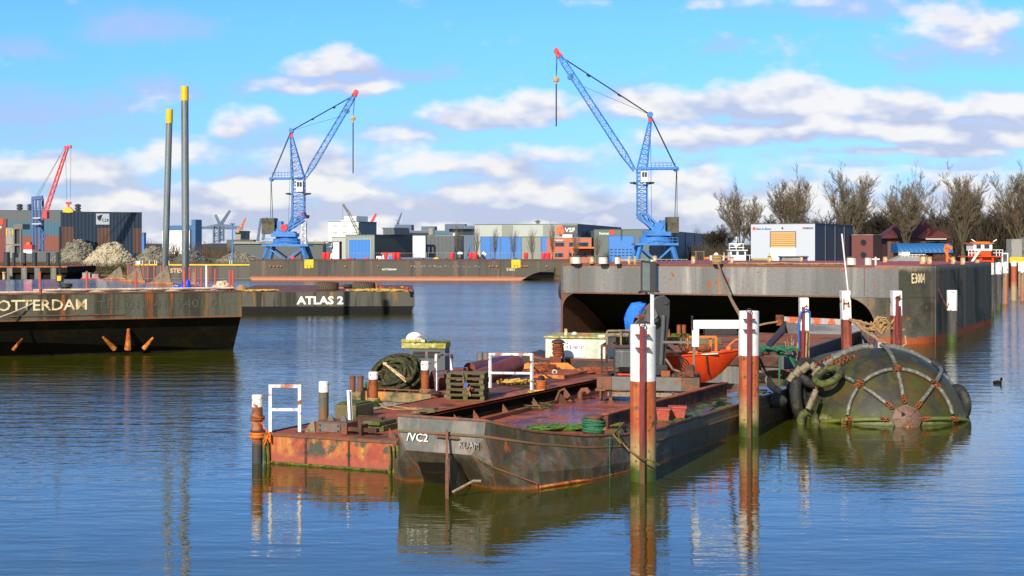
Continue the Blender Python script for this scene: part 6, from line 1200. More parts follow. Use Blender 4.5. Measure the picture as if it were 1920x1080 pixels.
# ---- pale cabin box on a dark hull at the far end
t = KB = Thing('cabin_barge', 'dark stained low hull carrying a pale green deckhouse', 'barge', (at(977, 690, 50.5).x, 51.0, 0), R(-14))
X = lambda px, d=0: t.q(px, 670, d).x
t.part('hull', MB().extr([(X(975), .7), (X(978), 1.15), (X(1017), 1.0), (X(1150), 1.0), (X(1150), -.3), (X(985), -.3)], 0, 3), 'stained_black'); t.part('rim', MB().extr([(X(980), 1.152), (X(985), 1.22), (X(1017), 1.08), (X(1017), 1.002)], -.02, .5).box(X(1017), X(1150), -.02, .06, 1.002, 1.08), 'deck_brown')
o = t.part('deckhouse', MB().box(X(1019), X(1133), .3, 2.4, 1.003, 1.78), 'cabin_pale', bevel=.015); t.part('roof', MB().box(X(1017), X(1136), .22, 2.5, 1.781, 1.84), 'pale_moss', o, bevel=.01)
sg = t.part('sign_board', MB().box(X(1041, .3), X(1097, .3), .27, .30, 1.10, 1.68), 'clean_white', o); lettering(t.o, 'X B 160 137', (X(1062, .3), .262, 1.40), .12, X(1095, .3)-X(1062, .3), 'letter_dark'); lettering(t.o, 'C  G', (X(1044, .3), .262, 1.56), .10, .42, 'letter_dark')
t.part('roof_ring', MB().torus(((X(1125)), .5, 1.88), .07, .01, (0, .2, 1), 14, 5).box(X(1119), X(1131), .28, .3, 1.84, 1.9), 'white_paint', o)
for px, m, lab in ((1061, 'bollard_tan', 'small tan post on the pale deckhouse roof'),): single('roof_post', lab, 'post', MB().lathe([(.06, 0), (.06, .28)], n=12), m, at(px, 631, 51.5))
single('roof_light', 'white mushroom lamp on the pale deckhouse roof', 'lamp', MB().lathe([(.03, 0), (.03, .1), (.1, .11), (.09, .17), (.02, .2)], n=14), 'white_paint', at(1077, 632.5, 51.5)); q = MB(); rr = random.Random(9)
for i in range(16): q.ball((rr.uniform(-.2, .2), rr.uniform(-.1, .1), rr.uniform(.02, .1)), .05, 7, 5)
single('orange_net', 'small crumpled orange net on the pale deckhouse roof', 'net', q, 'orange_boat', at(1095, 633, 51.6))
t.part('inner_panel', MB().extr([(X(983), .76), (X(1092), .76), (X(1075), 1.0), (X(1030), .98), (X(1000), .97)], -1.0, -.96), 'orange_inside')
single('rusty_heap', 'rusty chain heap in front of the orange panel', 'chain', MB().path(coil(.5, .1, 7, .03, 3, wob=.12), .05, n=5), 'rust', A(1022, 694, .05)); tangle('rusty_chain', 'rust coloured chain heap left of the black engine box', -.5, .8, -.3, .3, .04, 'rust', 16, .04, 12, Matrix.Translation(A(1110, 700)), cat='chain')
t = Thing('winch_post', 'rusty capstan post wound with rope before the pale deckhouse', 'winch', A(1044, 695)); k = t.loc.y/F
t.part('plate', MB().box(-.25, .15, -.05, .05, 0, .5), 'brown_pipe', bevel=.01); q = MB()
for i in range(6): q.torus((.05, .1, .55+i*.07), .16+.02*(i % 2), .04, n=18, k=6)
t.part('drum', MB().lathe([(.15, .5), (.15, .95), (.24, .97), (.20, 1.05), (.08, 1.1)], (.05, .1, 0), n=16), 'dark_rust', smooth=40); t.part('rope_turns', q, 'rust'); t.part('brace', MB().bar((.30, .1, 0), (.22, .1, .85), .04).bar((.05, .1, .9), (.42, .1, 0), .03), 'dark_rust')
single('bent_pipe', 'thin bent rusty pipe arching left of the rope wound post', 'pipe', MB().path([A(990, 686, 0), A(996, 684, .25), A(1008, 684, .52), A(1025, 684, .60), A(1042, 684, .58)], .025, n=6), 'rust')
t = Thing('hatch_step', 'low raised hatch with a rusty orange front on the red deck', 'hatch', A(1000, 709), AX); t.part('cover', MB().box(0, 1.1, 0, 2.4, 0, .12), 'deck_red'); t.part('front', MB().box(-.02, 1.12, -.03, -.002, 0, .13), 'orange_rust')
q = MB()
for i in range(12): q.bar(PA.M @ Vector((WA-.12, 10+i*.75, za)), PA.M @ Vector((WA-.12, 10+i*.75, za+.12)), .03)
q.bar(PA.M @ Vector((WA-.12, 9.8, za+.10)), PA.M @ Vector((WA-.12, 18.4, za+.10)), .03)
single('deck_railing', 'long low rusty rail along the right edge of the red deck', 'railing', q, 'edge_rust')
t = Thing('mooring_ring', 'small pale shackle standing on the hatch', 'shackle', A(1040, 702, .12)); t.part('ring', MB().torus((0, 0, .08), .07, .02, (0, 1, .2), 14, 6), 'bollard_white'); t.part('base', MB().box(-.05, .05, -.05, .05, 0, .03), 'rust')
# ================================================================ dark barge with transom (C)
TC = R(-27); t = BC = Thing('dark_barge', 'dark riveted barge with a stern rudder and wet red deck, nearest boat', 'barge', (-1.5, 29.8, 0), TC)
zd, zw = .62, .78; LC = 16.5
gR = [(1.08, 0, 1.44), (1.62, 1.15, 1.12), (2.25, 2.3, .93), (2.68, 3.5, .84), (2.93, 5.2, .80), (2.97, 8, .80), (2.97, LC, .80)]
kR = [(1.06, -.03, 1.12), (1.66, 1.15, .86), (2.30, 2.3, .68), (2.72, 3.5, .58), (2.96, 5.2, .54), (3.0, 8, .53), (3.0, LC, .53)]
mR = [(.80, -.10, .72), (1.25, -.02, .50), (1.95, .7, .35), (2.55, 2.1, .28), (2.92, 4.4, .22), (2.98, 8, .2), (2.98, LC, .2)]
wR = [(.35, .75, -.35), (1.2, .45, -.35), (1.98, .75, -.35), (2.5, 2.2, -.35), (2.85, 4.4, -.35), (2.93, 8, -.35), (2.93, LC, -.35)]
def mir(P_): return [(-.10-x*.87 if i == 0 else -(x*.80), y, z) for i, (x, y, z) in enumerate(P_)]
gL, kL, mL, wL = map(mir, (gR, kR, mR, wR))
def strip(mb, A_, B_):
    o = len(mb.v); n_ = len(A_); mb.v += list(A_)+list(B_)
    for i in range(n_-1): mb.f.append((o+i, o+i+1, o+n_+i+1, o+n_+i)); mb.m.append(0)
h = MB(); strip(h, gR, kR); strip(h, kR, mR); strip(h, mR, wR); strip(h, gL, kL); strip(h, kL, mL); strip(h, mL, wL)
h.add([gL[0], gR[0], kR[0], kL[0]], [(0,1,2,3)]); h.add([kL[0], kR[0], mR[0], mL[0]], [(0,1,2,3)]); h.add([mL[0], mR[0], wR[0], wL[0]], [(0,1,2,3)])
h.add([gL[-1], gR[-1], kR[-1], mR[-1], wR[-1], wL[-1], mL[-1], kL[-1]], [tuple(range(8))])
t.part('hull', h, 'hull_black')
t.part('upper_transom', MB().add([(kL[0][0], -.035, 1.13), (kR[0][0], -.035, 1.13), (gR[0][0], -.008, 1.43), (gL[0][0], -.008, 1.43), (kL[0][0], .02, 1.13), (kR[0][0], .02, 1.13), (gR[0][0], .03, 1.43), (gL[0][0], .03, 1.43)], [(0,1,2,3), (4,5,6,7), (0,1,5,4), (2,3,7,6), (1,2,6,5), (0,3,7,4)]), 'hull_gray_worn')
t.part('transom', MB().add([(mL[0][0], -.108, .73), (mR[0][0], -.108, .73), (kR[0][0]-.01, -.04, 1.08), (kL[0][0]+.01, -.04, 1.08)], [(0,1,2,3)]), 'hull_gray_worn')
t.part('gunwale', MB().path(gL[::-1]+gR, .035, n=6), 'edge_rust', smooth=60)
t.part('rub_rail', MB().path([(x*1.0, y-.02, z) for x, y, z in kL[::-1]+kR], .032, n=6), 'rub_rail_mix' if 'rub_rail_mix' in MAT else mat('rub_rail_mix', (.17, .075, .045), [((.10, .10, .03), 'n', 1.2, .45, .6)], rough=.7) and 'rub_rail_mix', smooth=60)
t.part('chine_rib', MB().path([kR[0], mR[1], (1.95, .62, .12), wR[2]], .022, n=5).path([mR[0], (1.2, .1, .3), wR[1]], .022, n=5).path([kL[0], mL[0], wL[0]], .03, n=5), 'edge_rust')
t.part('rust_patches', MB().path([(x, y-.03, .03) for x, y, z in wR[1:5]], .04, n=5), 'orange_rust')
p, q = t.q(762, 828, -.12), t.q(808, 808, -.12); lettering(t.o, '/VC2', (p.x, -.105, .93), .17, .52, 'letter_white', off=.005).rotation_euler = (0, 0, 0)
lettering(t.o, "R'DAM", (t.q(862, 820, -.1).x, -.125, .86), .16, .46, 'letter_faded', off=.0)
# rudder with its post and stock
rx = t.q(838, 870, -.6).x
RX = lambda y: t.q(838, 870, y).x
t.part('rudder_post', MB().bar((RX(-.14), -.14, 1.22), (RX(-.42), -.42, .60), .05).bar((RX(-.42), -.42, .6), (RX(-1.35), -1.35, -.2), .07).bar((RX(-.15)-.28, -.15, 1.08), (RX(-.15)+.28, -.15, 1.06), .035), 'edge_rust')
t.part('rudder', MB().add([(RX(-.4)+.02, -.40, .68), (RX(-1.32)+.02, -1.32, -.35), (RX(-.2)+.35, .3, -.35), (RX(0)+.15, .2, .55), (RX(-.4)+.07, -.40, .68), (RX(-1.32)+.07, -1.32, -.35), (RX(-.2)+.40, .3, -.35), (RX(0)+.20, .2, .55)], [(0,1,2,3), (7,6,5,4), (0,4,5,1), (1,5,6,2), (2,6,7,3), (3,7,4,0)]), 'hull_black')
t.part('rudder_arm', MB().path([(rx+.35, -1.0, .10), (rx+.7, -.75, .32), (rx+.85, -.7, .32)], .03, n=6), 'rubber_tan'); t.part('recess_shade', MB().add([(-.62, .0, .66), (rx-.05, -.02, .66), (rx-.05, .5, -.3), (-.58, .5, -.3)], [(0,1,2,3)]), 'underside')  # dark sheet stands in for shade in the recess under the transom
# inside: bulwark lining, wet deck, side walkway with moss, coamings
ins = lambda P_, d, z=None: [(x-d if x > 0 else x+d, y+(d if i == 0 else 0), z if z is not None else zz) for i, (x, y, zz) in enumerate(P_)]
iR, iL = ins(gR, .08), ins(gL, .08); bR, bL = ins(gR, .08, zd), ins(gL, .08, zd)
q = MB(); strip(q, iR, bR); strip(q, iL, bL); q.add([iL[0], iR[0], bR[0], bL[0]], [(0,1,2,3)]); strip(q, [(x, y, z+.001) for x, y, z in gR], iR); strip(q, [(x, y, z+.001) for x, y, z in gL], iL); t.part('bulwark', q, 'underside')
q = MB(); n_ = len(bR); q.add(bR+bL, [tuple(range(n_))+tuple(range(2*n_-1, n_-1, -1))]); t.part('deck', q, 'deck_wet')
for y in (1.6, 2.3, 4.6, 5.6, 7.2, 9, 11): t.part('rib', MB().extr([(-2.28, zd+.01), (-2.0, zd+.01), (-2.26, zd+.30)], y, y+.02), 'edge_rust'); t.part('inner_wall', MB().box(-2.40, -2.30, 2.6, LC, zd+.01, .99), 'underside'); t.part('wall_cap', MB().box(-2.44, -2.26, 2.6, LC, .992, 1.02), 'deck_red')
t.part('side_walk', MB().prism([(1.75, 4.6), (2.88, 5.3), (2.88, LC-.05), (1.75, LC-.05)], zd+.005, zw), 'walk_mossy' if 'walk_mossy' in MAT else mat('walk_mossy', (.045, .045, .03), [((.10, .10, .02), 'n', 1.3, .5, .6), ((.16, .06, .03), 'n', 2.2, .55, .62)], rough=.25, spec=.6) and 'walk_mossy', bevel=.02)
t.part('coaming', MB().box(1.70, 1.76, 4.8, LC-3, zw-.01, zw+.32), 'dark_rust'); t.part('coaming_cap', MB().box(1.62, 1.80, 4.75, LC-3, zw+.322, zw+.35), 'deck_red')
q = MB(); rr = random.Random(7)
for i in range(70): y = rr.uniform(.9, 5.0); x = min(2.7, .9+ (y-.0)*.45)+rr.uniform(-.5, .05); q.ball((x, y, zd+.02), rr.uniform(.05, .16), 7, 4, (1.5, 1.1, .5))
t.part('moss', q, 'moss', smooth=60)['kind'] = 'stuff'; q = MB()
for i in range(60): q.ball((rr.uniform(2.0, 2.8), rr.uniform(6.5, 15), zw), rr.uniform(.05, .18), 7, 4, (1, 1.8, .25))
t.part('side_moss', q, 'moss', smooth=60)['kind'] = 'stuff'; q = MB()
for i in range(18): a_ = rr.uniform(.8, 3.4); q.ball((1.15+a_*.42+.03, a_, .86), rr.uniform(.03, .06), 6, 4, (1, 2, .6))
def Cp(px, py, z=zd): return on(px, py, max(z, zd))
t = Thing('deck_bollard', 'bollard wound with green rope on the dark barge deck edge', 'bollard', Cp(1113, 812, .5), TC); t.part('post', MB().lathe([(.21, 0), (.21, .36), (.24, .37), (.24, .42)], n=18), 'edge_rust', smooth=40); q = MB()
for i in range(6): q.torus((.01*(i % 3), 0, .05+i*.052), .25+.02*(i % 2), .03, (.05*(i % 3), .04, 1), 22, 6)
t.part('rope_turns', q, 'green_rope')
a_ = t.loc
p1 = at(1205, 860, 30.1); q = MB().path([a_+Vector((.2, -.1, .12)), a_+Vector((.6, -.5, .30)), at(1160, 822, 31.0), at(1180, 845, 30.5), at(1200, 858, 29.95), at(1222, 865, 29.9), at(1236, 872, 30.0)], .02, n=5); q.path([a_+Vector((.2, -.2, .1)), a_+Vector((.7, -.3, .28)), at(1150, 815, 31.2), at(1165, 832, 31.0)], .02, n=5)
single('mooring_line', 'mossy green line from the rope wound bollard to the near double pile', 'rope', q, 'moss_rope'); q = MB(); rr = random.Random(21)
tangle('green_rope', 'tangled green mossy rope along the dark barge gunwale', -.9, .35, -.22, .28, .03, 'moss_green' if 'moss_green' in MAT else mat('moss_green', (.07, .16, .02), [((.03, .08, .02), 'n', 9, .5, .6)], rough=.9) and 'moss_green', 26, .025, 33, Matrix.Translation(Cp(1075, 806, .55)) @ Matrix.Rotation(.2, 4, 'Z'), h_=.12); single('hanging_line', 'thin green line hanging down the dark hull side into the water', 'rope', MB().path([at(1143, 818, 31.25), at(1143.5, 860, 31.1), at(1143, 900, 30.9)], .008, n=4), 'green_rope')
t = Thing('bent_fairlead', 'bent rusty pipe hoop on the wet deck, left one', 'hoop', Cp(1055, 757, .5), TC); t.part('hoop', MB().path([(-.25, 0, 0), (-.1, 0, .35), (.05, 0, .42), (.15, 0, .3), (.22, 0, .22)], .035, n=7), 'edge_rust'); t.part('base', MB().extr([(-.35, 0), (.15, 0), (-.1, .3)], .05, .08), 'dark_rust')
t = Thing('bent_fairlead', 'thick curved vent pipe on the wet deck, left of the beams', 'vent', Cp(1095, 750, .5), TC); t.part('pipe', MB().path([(-.12, 0, 0), (-.12, 0, .18), (-.05, 0, .28), (.08, 0, .30), (.16, 0, .2)], .08, n=10), 'edge_rust', smooth=60); t.part('foot', MB().box(-.25, .0, -.1, .1, 0, .04), 'dark_rust')
t = Thing('wire_bundle', 'loops of thin wire on the wet deck below the red deck edge', 'wire', Cp(1005, 766, .5)); t.part('loops', MB().path(coil(.4, .5, 3, .05, 3, n=18), .012, n=4), 'wood_old'); t.part('stick', MB().bar((-.45, .2, .45), (.05, 0, .05), .04), 'wood_old')
single('steel_disc', 'round rusty disc leaning below the red deck edge', 'disc', MB().lathe([(.2, 0), (.2, .03)], n=20, rot=Matrix.Rotation(R(75), 3, 'X')), 'rubber_tan', Cp(993, 759, .62))
for px, py, w_, lab in ((1243, 790, .32, 'small red open bin half hidden by the near pile'), (1270, 786, .42, 'red open bin right of the near pile')):
    t = Thing('red_bin', lab, 'bin', on(px, py, zw), TC+.35, 'red bins on the side walkway'); w2 = w_*.78; t.part('body', MB().add([(-w2/2, 0, 0), (w2/2, 0, 0), (w2/2, .25, 0), (-w2/2, .25, 0), (-w_/2, -.04, .27), (w_/2, -.04, .27), (w_/2, .29, .27), (-w_/2, .29, .27)], [(0,3,2,1), (0,1,5,4), (1,2,6,5), (2,3,7,6), (3,0,4,7), (4,5,6,7)]), 'bin_red' if 'bin_red' in MAT else mat('bin_red', (.45, .08, .05), [((.25, .06, .04), 'n', 5, .5, .6)]) and 'bin_red'); t.part('rim', MB().box(-w_/2-.02, w_/2+.02, -.06, .31, .271, .31), 'bin_red')
# ---- machine trestle, engine box and folded loader crane
t = TR = Thing('loader_trestle', 'grey and rusty steel trestle frame carrying the engine and folded crane', 'frame', Cp(1122, 758, .5)+Vector((0, .6, 0)), R(-10)); X = lambda px: t.q(px, 730).x; Z = lambda py: t.q(1200, py).z
zb0, zb1 = t.q(1150, 731).z, t.q(1150, 706).z; xe = X(1312)
t.part('beam', MB().box(0, .42, -.1, .2, zb0, zb1), 'edge_rust', bevel=.01); t.part('beam', MB().box(.421, xe-.5, -.08, .2, zb0, zb1), 'grey_steel', bevel=.01); t.part('beam', MB().box(xe-.499, xe, -.1, .2, zb0, zb1), 'edge_rust', bevel=.01)
t.part('rear_beam', MB().box(.1, xe-.05, 1.6, 1.8, zb0, zb1).box(.1, .3, .202, 1.6, zb0+.05, zb1-.02).box(xe-.3, xe-.1, .202, 1.6, zb0+.05, zb1-.02), 'dark_rust'); t.part('lower_beam', MB().box(.3, xe-.3, -.02, .1, zb0-.18, zb0-.06), 'rubber_tan')
for x in (.1, .34, xe-.78, xe-.5): t.part('jack_leg', MB().box(x, x+.09, -.02, .1, 0.0, zb0-.002).box(x-.07, x+.16, -.06, .14, 0, .04), 'dark_rust')
for px in (1117, 1290): t.part('deck_clamp', MB().box(X(px), X(px)+.3, -.16, -.1, zb0-.02, zb0+.04).tube((X(px)+.15, -.13, zb0-.25), (X(px)+.15, -.13, zb0+.08), .03, n=6), 'edge_rust')
e = Thing('engine_box', 'black engine box inside a tubular cage on the trestle', 'engine', t.M @ Vector((.12, .1, zb1+.004)), R(-10)); H_ = .86
e.part('housing', MB().box(.32, 1.0, .1, 1.1, .08, .78), 'dark_steel', bevel=.04); e.part('door', MB().box(.38, .86, .05, .098, .22, .72), 'grey_box' if 'grey_box' in MAT else mat('grey_box', (.08, .09, .09), [((.16, .17, .17), 's', 6, .5, .62)], rough=.35) and 'grey_box', bevel=.02); e.part('grille', MB().box(.48, .82, .02, .048, .14, .26), 'underside')
q = MB()
for x in (.0, .14, 1.05): q.bar((x, 0, 0), (x, 0, H_), .055)
q.bar((0, 0, H_), (1.1, 0, H_), .06).bar((0, 1.2, 0), (0, 1.2, H_), .055).bar((0, 0, H_), (0, 1.2, H_), .05).bar((1.1, 0, H_), (1.1, 1.2, H_), .05).bar((0, 1.2, H_), (1.1, 1.2, H_), .05); e.part('cage', q, 'dark_rust'); e.part('red_stripe', MB().box(.45, 1.2, .0, .04, .03, .07), 'sign_red')
e.part('air_tank', MB().tube((.2, .6, H_+.28), (1.3, .6, H_+.28), .07, n=12).bar((.1, .5, H_), (.1, .5, H_+.4), .05).bar((.5, .5, H_), (.5, .5, H_+.4), .05).bar((.1, .5, H_+.4), (.9, .5, H_+.42), .05), 'rubber_tan'); e.part('pulley', MB().tube((1.12, .05, .35), (1.12, .25, .35), .2, n=20), 'dark_steel')
# folded crane: column, two box booms folded together, cylinders, hoses
kc = t.M.translation.y/F; cpos = t.M @ Vector((X(1215), .9, 0)); c_ = Thing('loader_crane', 'black folded hydraulic loader crane with rounded elbow, behind the near pile', 'crane', cpos, 0)
s_ = cpos.y/F; Pc = lambda x, y: ((x-1215)*s_, CH-(y-HY)*s_-cpos.z)
def poly(pts): return [Pc(*p) for p in pts]
c_.part('base', MB().box(-.55, .45, -.45, .45, zb1+.002, zb1+.3), 'dark_steel', bevel=.03); c_.part('column', MB().extr(poly([(1192, 722), (1190, 680), (1226, 680), (1230, 722)]), -.22, .22), 'dark_steel', bevel=.03)
c_.part('outer_boom', MB().extr(poly([(1180, 735), (1176, 690), (1172, 628), (1178, 608), (1190, 596), (1206, 572), (1214, 566), (1228, 600), (1212, 612), (1200, 640), (1202, 700), (1204, 735)]), -.48, -.20), 'dark_steel', bevel=.02)
c_.part('inner_boom', MB().extr(poly([(1206, 600), (1216, 566), (1226, 556), (1240, 553), (1250, 562), (1250, 590), (1245, 640), (1241, 700), (1240, 738), (1216, 738), (1219, 660), (1222, 610)]), -.18, .14), 'dark_steel', bevel=.02)
c_.part('elbow_plate', MB().extr(poly([(1200, 600), (1206, 574), (1218, 572), (1226, 590), (1214, 604)]), -.52, -.485), 'grey_box'); c_.part('rust_plate', MB().extr(poly([(1184, 594), (1192, 588), (1204, 589), (1196, 597)]), -.50, -.30).extr(poly([(1200, 578), (1206, 572), (1216, 574), (1208, 580)]), -.50, -.30), 'rust')
c_.part('cylinder', MB().tube((Pc(1232, 700)[0], -.25, Pc(1232, 700)[1]), (Pc(1238, 590)[0], -.25, Pc(1238, 590)[1]), .06, n=12), 'grey_box', smooth=40); c_.part('pin', MB().tube((Pc(1242, 566)[0], -.24, Pc(1242, 566)[1]), (Pc(1242, 566)[0], .2, Pc(1242, 566)[1]), .07, n=12).tube((Pc(1178, 625)[0], -.52, Pc(1178, 625)[1]), (Pc(1178, 625)[0], -.15, Pc(1178, 625)[1]), .06, n=12), 'dark_steel')
q = MB()
for i in range(5): x, z = Pc(1238+i, 640+i*3); x2, z2 = Pc(1293-i*3, 697); q.path([(x, -.3-.04*i, z), (x+.25+.05*i, -.35-.04*i, z-.25), (x2-.2, -.4, z2+.35-.06*i), (x2, -.4-.03*i, z2)], .022, n=6)
c_.part('hose', q, 'rubber', smooth=60); x, z = Pc(1240, 670); x2, z2 = Pc(1292, 697); c_.part('thick_hose', MB().path([(x, -.45, z), (x+.2, -.5, z-.3), (x+.55, -.5, z2-.02), (x2, -.5, z2)], .035, n=7), 'rubber_tan', smooth=60)
# blue tarp wrapped on the boom end: closed lumpy volume
q = MB(); n_ = 18
outl = [(1166, 596), (1170, 582), (1180, 570), (1196, 566), (1206, 570), (1208, 585), (1196, 596), (1184, 606), (1178, 616), (1175, 632), (1171, 636), (1168, 620)]
cen = Pc(1184, 590)
for j in range(9):
    f = j/8; w_ = math.sin(math.pi*max(.04, min(.96, f)))**.5
    for i, p_ in enumerate(outl): x, z = Pc(*p_); nn = mnoise.noise(Vector((i*.9, j*.9, 1)))*.22; q.v.append((cen[0]+(x-cen[0])*(w_+nn), -.25+f*.55, cen[1]+(z-cen[1])*(w_+nn)))
m_ = len(outl)
for j in range(8):
    for i in range(m_): q.f.append((j*m_+i, j*m_+(i+1) % m_, (j+1)*m_+(i+1) % m_, (j+1)*m_+i)); q.m.append(0)
q.f += [tuple(range(m_)), tuple(range(8*m_, 9*m_))]; q.m += [0, 0]
single('blue_tarp', 'light blue tarpaulin wrapped round the folded crane tip', 'tarpaulin', q, 'blue_tarp', cpos, smooth=22)
f_ = Thing('hose_stand', 'thin grey frame holding the crane hoses right of the near pile', 'frame', t.M @ Vector((X(1252), .2, zb1+.003)), R(-10)); hh = .98
f_.part('post', MB().bar((.72, 0, 0), (.72, 0, hh), .06), 'grey_steel'); f_.part('top_bar', MB().bar((-.15, 0, hh), (.76, 0, hh), .06), 'grey_steel'); f_.part('manifold', MB().box(.5, .72, -.15, -.05, .02, .35).box(.1, .6, -.1, .1, 0, .08).ball((.35, -.1, .1), .07, 8, 5), 'dark_rust'); f_.part('valve', MB().box(-.2, .05, .0, .2, .0, .16), 'rust')
# orange boat
t = Thing('orange_dinghy', 'bright orange pointed dinghy with its bow to the right', 'boat', on(1330, 722, .9)+Vector((-.15, .4, .46)), R(6)); k = t.loc.y/F
Lb = 2.7; q = MB(); st = []
for i in range(11):
    f = i/10; x = -1.55+f*Lb; w_ = .52*(1-max(0, f-.35)**2*2.3) if f > .35 else .52; w_ = max(.015, w_); zt_ = .42+.14*f*f; zk = -.42 if f < .6 else -.42+((f-.6)/.4)**1.6*.93
    st.append([(x, -w_, zt_), (x, -w_*.75, (zt_*.4+zk*.6)), (x, 0, zk), (x, w_*.75, (zt_*.4+zk*.6)), (x, w_, zt_)])
for s in st: q.v += s
for i in range(10):
    for j in range(4): o = i*5+j; q.f.append((o, o+1, o+6, o+5)); q.m.append(0)
q.f += [(0, 1, 2, 3, 4)]; q.m += [0]
t.part('hull', q, 'orange_boat', smooth=50); t.part('gunwale', MB().path([s[0] for s in st]+[s[4] for s in st[::-1]], .03, n=6, closed=True), 'orange_boat'); dk = MB(); dk.v = [v for s in st for v in (tuple(Vector(s[0])*1-Vector((0, -.02, .06))), tuple(Vector(s[4])-Vector((0, .02, .06))))]
for i in range(10): dk.f.append((2*i, 2*i+2, 2*i+3, 2*i+1)); dk.m.append(0)
t.part('deck', dk, 'orange_rust'); t.part('white_edge', MB().bar((-.15, -.50, .47), (.35, -.47, .485), .05, .03), 'white_paint'); t.part('strap', MB().path([(-.02, -.54, .45), (.03, -.46, .1), (.12, -.3, -.15)], .025, n=5), 'dark_rust')
w_ = Thing('hand_winch', 'orange hand winch with a spoked wheel standing on the dinghy', 'winch', t.M @ Vector((-.2, 0, .46))); q = MB()
w_.part('frame', MB().bar((-.25, 0, 0), (-.25, 0, .5), .06).bar((.6, 0, 0), (.6, 0, .5), .07).bar((-.25, 0, .5), (.6, 0, .5), .06).bar((-.05, 0, 0), (-.05, 0, .35), .05).bar((-.3, 0, .04), (.75, 0, .04), .05).bar((.45, .1, 0), (.45, .1, .5), .06), 'orange_gear'); w_.part('wheel', MB().torus((-.38, 0, .32), .26, .025, (1, .45, 0), 22, 6), 'orange_gear'); q = MB()
for i in range(3): a_ = i*math.pi/3; d = Vector((-.41*math.cos(a_)*.0, math.cos(a_)*.24, math.sin(a_)*.24)); q.bar(Vector((-.38, 0, .32))-d*1-Vector((-d.y*.4, 0, 0)), Vector((-.38, 0, .32))+d-Vector((d.y*.4, 0, 0)), .02)
w_.part('spokes', q, 'orange_gear'); w_.part('drum', MB().tube((.05, 0, .15), (.4, 0, .15), .12, n=16), 'rust', smooth=40); w_.part('crank', MB().path([(.95, 0, .18), (1.05, -.05, .30), (1.2, -.05, .42), (1.55, -.05, .40)], .03, n=6).ball((.98, 0, .14), .09, 10, 6), 'orange_gear')
# ================================================================ timber deck barge (D) and hold barge (E)
t = BD = Thing('timber_deck_barge', 'low barge with a red brown plank deck in front of the dark rake', 'barge', on(1140, 667, .9)-Vector((0, 0, .9)), R(-23)); LD = 17; WD = 6.6
t.part('hull', MB().box(0, WD, 0, LD, -.5, .88), 'hull_gray_worn'); q = MB()
for i in range(32): q.box(.05, WD-.05, .1+i*.52, .1+i*.52+.47, .882, .90+.015*(i % 3))
t.part('deck', q, 'wood_plank'); t.part('edge_wall', MB().box(WD-.02, WD+.12, 0, LD, .6, 1.08), 'dark_wall' if 'dark_wall' in MAT else mat('dark_wall', (.07, .075, .085), [((.14, .13, .12), 's', 2, .55, .65)]) and 'dark_wall'); t.part('front_edge', MB().box(0, WD, -.1, .0, .7, 1.05), 'dark_rust')
def Dp(px, py): return on(px, py, .92)
t = Thing('bollard_pair', 'rusty double bollard on the plank deck near the dark rake', 'bollard', Dp(1276, 632)); t.part('base', MB().extr([(-.5, 0), (.5, 0), (.35, .16), (-.4, .16)], -.2, .2), 'moss', bevel=.02)
for x in (-.08, .16): t.part('post', MB().lathe([(.10, .16), (.10, .55), (.12, .57)], (x, 0, 0), n=12), 'rust', smooth=40)
t.part('flap', MB().box(-.85, -.5, -.1, .1, 0, .35), 'rust'); t = Thing('steel_block', 'low dark steel block on the far plank deck', 'block', Dp(1350, 627)); t.part('block', MB().box(-.75, .75, -.4, .4, 0, .38), 'dark_steel', bevel=.03); t.part('pin', MB().tube((-.1, 0, .38), (-.1, 0, .46), .1), 'rust')
t = Thing('timber_log', 'dark square timber lying on the plank deck', 'timber', Dp(1272, 646), -.05); t.part('timber', MB().box(0, 1.8, -.2, .2, 0, .30), 'wood_old', bevel=.03); t.part('end', MB().box(-.25, -.003, -.18, .18, .02, .26), 'underside', bevel=.03)
q = MB(); rr = random.Random(4)
for i in range(9): q.box(*(lambda a, b_: (a, a+rr.uniform(.2, .9), b_, b_+.25, .93, .93+rr.uniform(.05, .22)))(rr.uniform(.6, 5.2), rr.uniform(.4, 4)))
tt = [BD.part('deck_lump', MB().box(*(lambda a, b_: (a, a+rr.uniform(.2, .9), b_, b_+.25, .935, .94+rr.uniform(.05, .22)))(rr.uniform(.6, 5.2), rr.uniform(.4, 4))), 'dark_rust', bevel=.02) for i in range(8)]
a_ = on(1390, 700, .95); b_ = on(1470, 604, 1.3); c_ = on(1625, 610, 1.3); d_ = on(1668, 655, 1.1); e_ = on(1530, 695, 1.0)
t = BE = Thing('hold_barge', 'open hold barge with pale grey inner walls and flaking orange coaming', 'barge', (a_.x, a_.y, 0)); rim = [t.l(p) for p in (a_, b_, c_, d_, e_)]; cen = sum(rim, Vector())/5
q = MB(); n5 = 5
inn = [p.lerp(cen, .05) for p in rim]
for i in range(n5):
    j = (i+1) % n5; A_, B_ = rim[i], rim[j]; C_, D_ = inn[j], inn[i]
    q.add([A_, B_, (B_.x, B_.y, -.4), (A_.x, A_.y, -.4)], [(0,1,2,3)], 0); q.add([D_, C_, (C_.x, C_.y, .0), (D_.x, D_.y, .0)], [(0,1,2,3)], 1); q.add([A_, B_, C_, D_], [(0,1,2,3)], 2)
q.add([(p.x, p.y, .0) for p in inn], [tuple(range(5))], 1)
mat('hold_grey', (.22, .23, .25), [((.13, .13, .14), 'h', 1.5, .5, .62), ((.28, .14, .07), 'n', 2, .62, .7)], rough=.6); mat('flaky_orange', (.55, .13, .04), [((.42, .40, .38), 'n', 1.4, .49, .54), ((.42, .40, .38), 's', 2, .56, .6)], rough=.6, vary=.15)
t.part('hull', q, ['hull_gray_worn', 'hold_grey', 'dark_rust'])
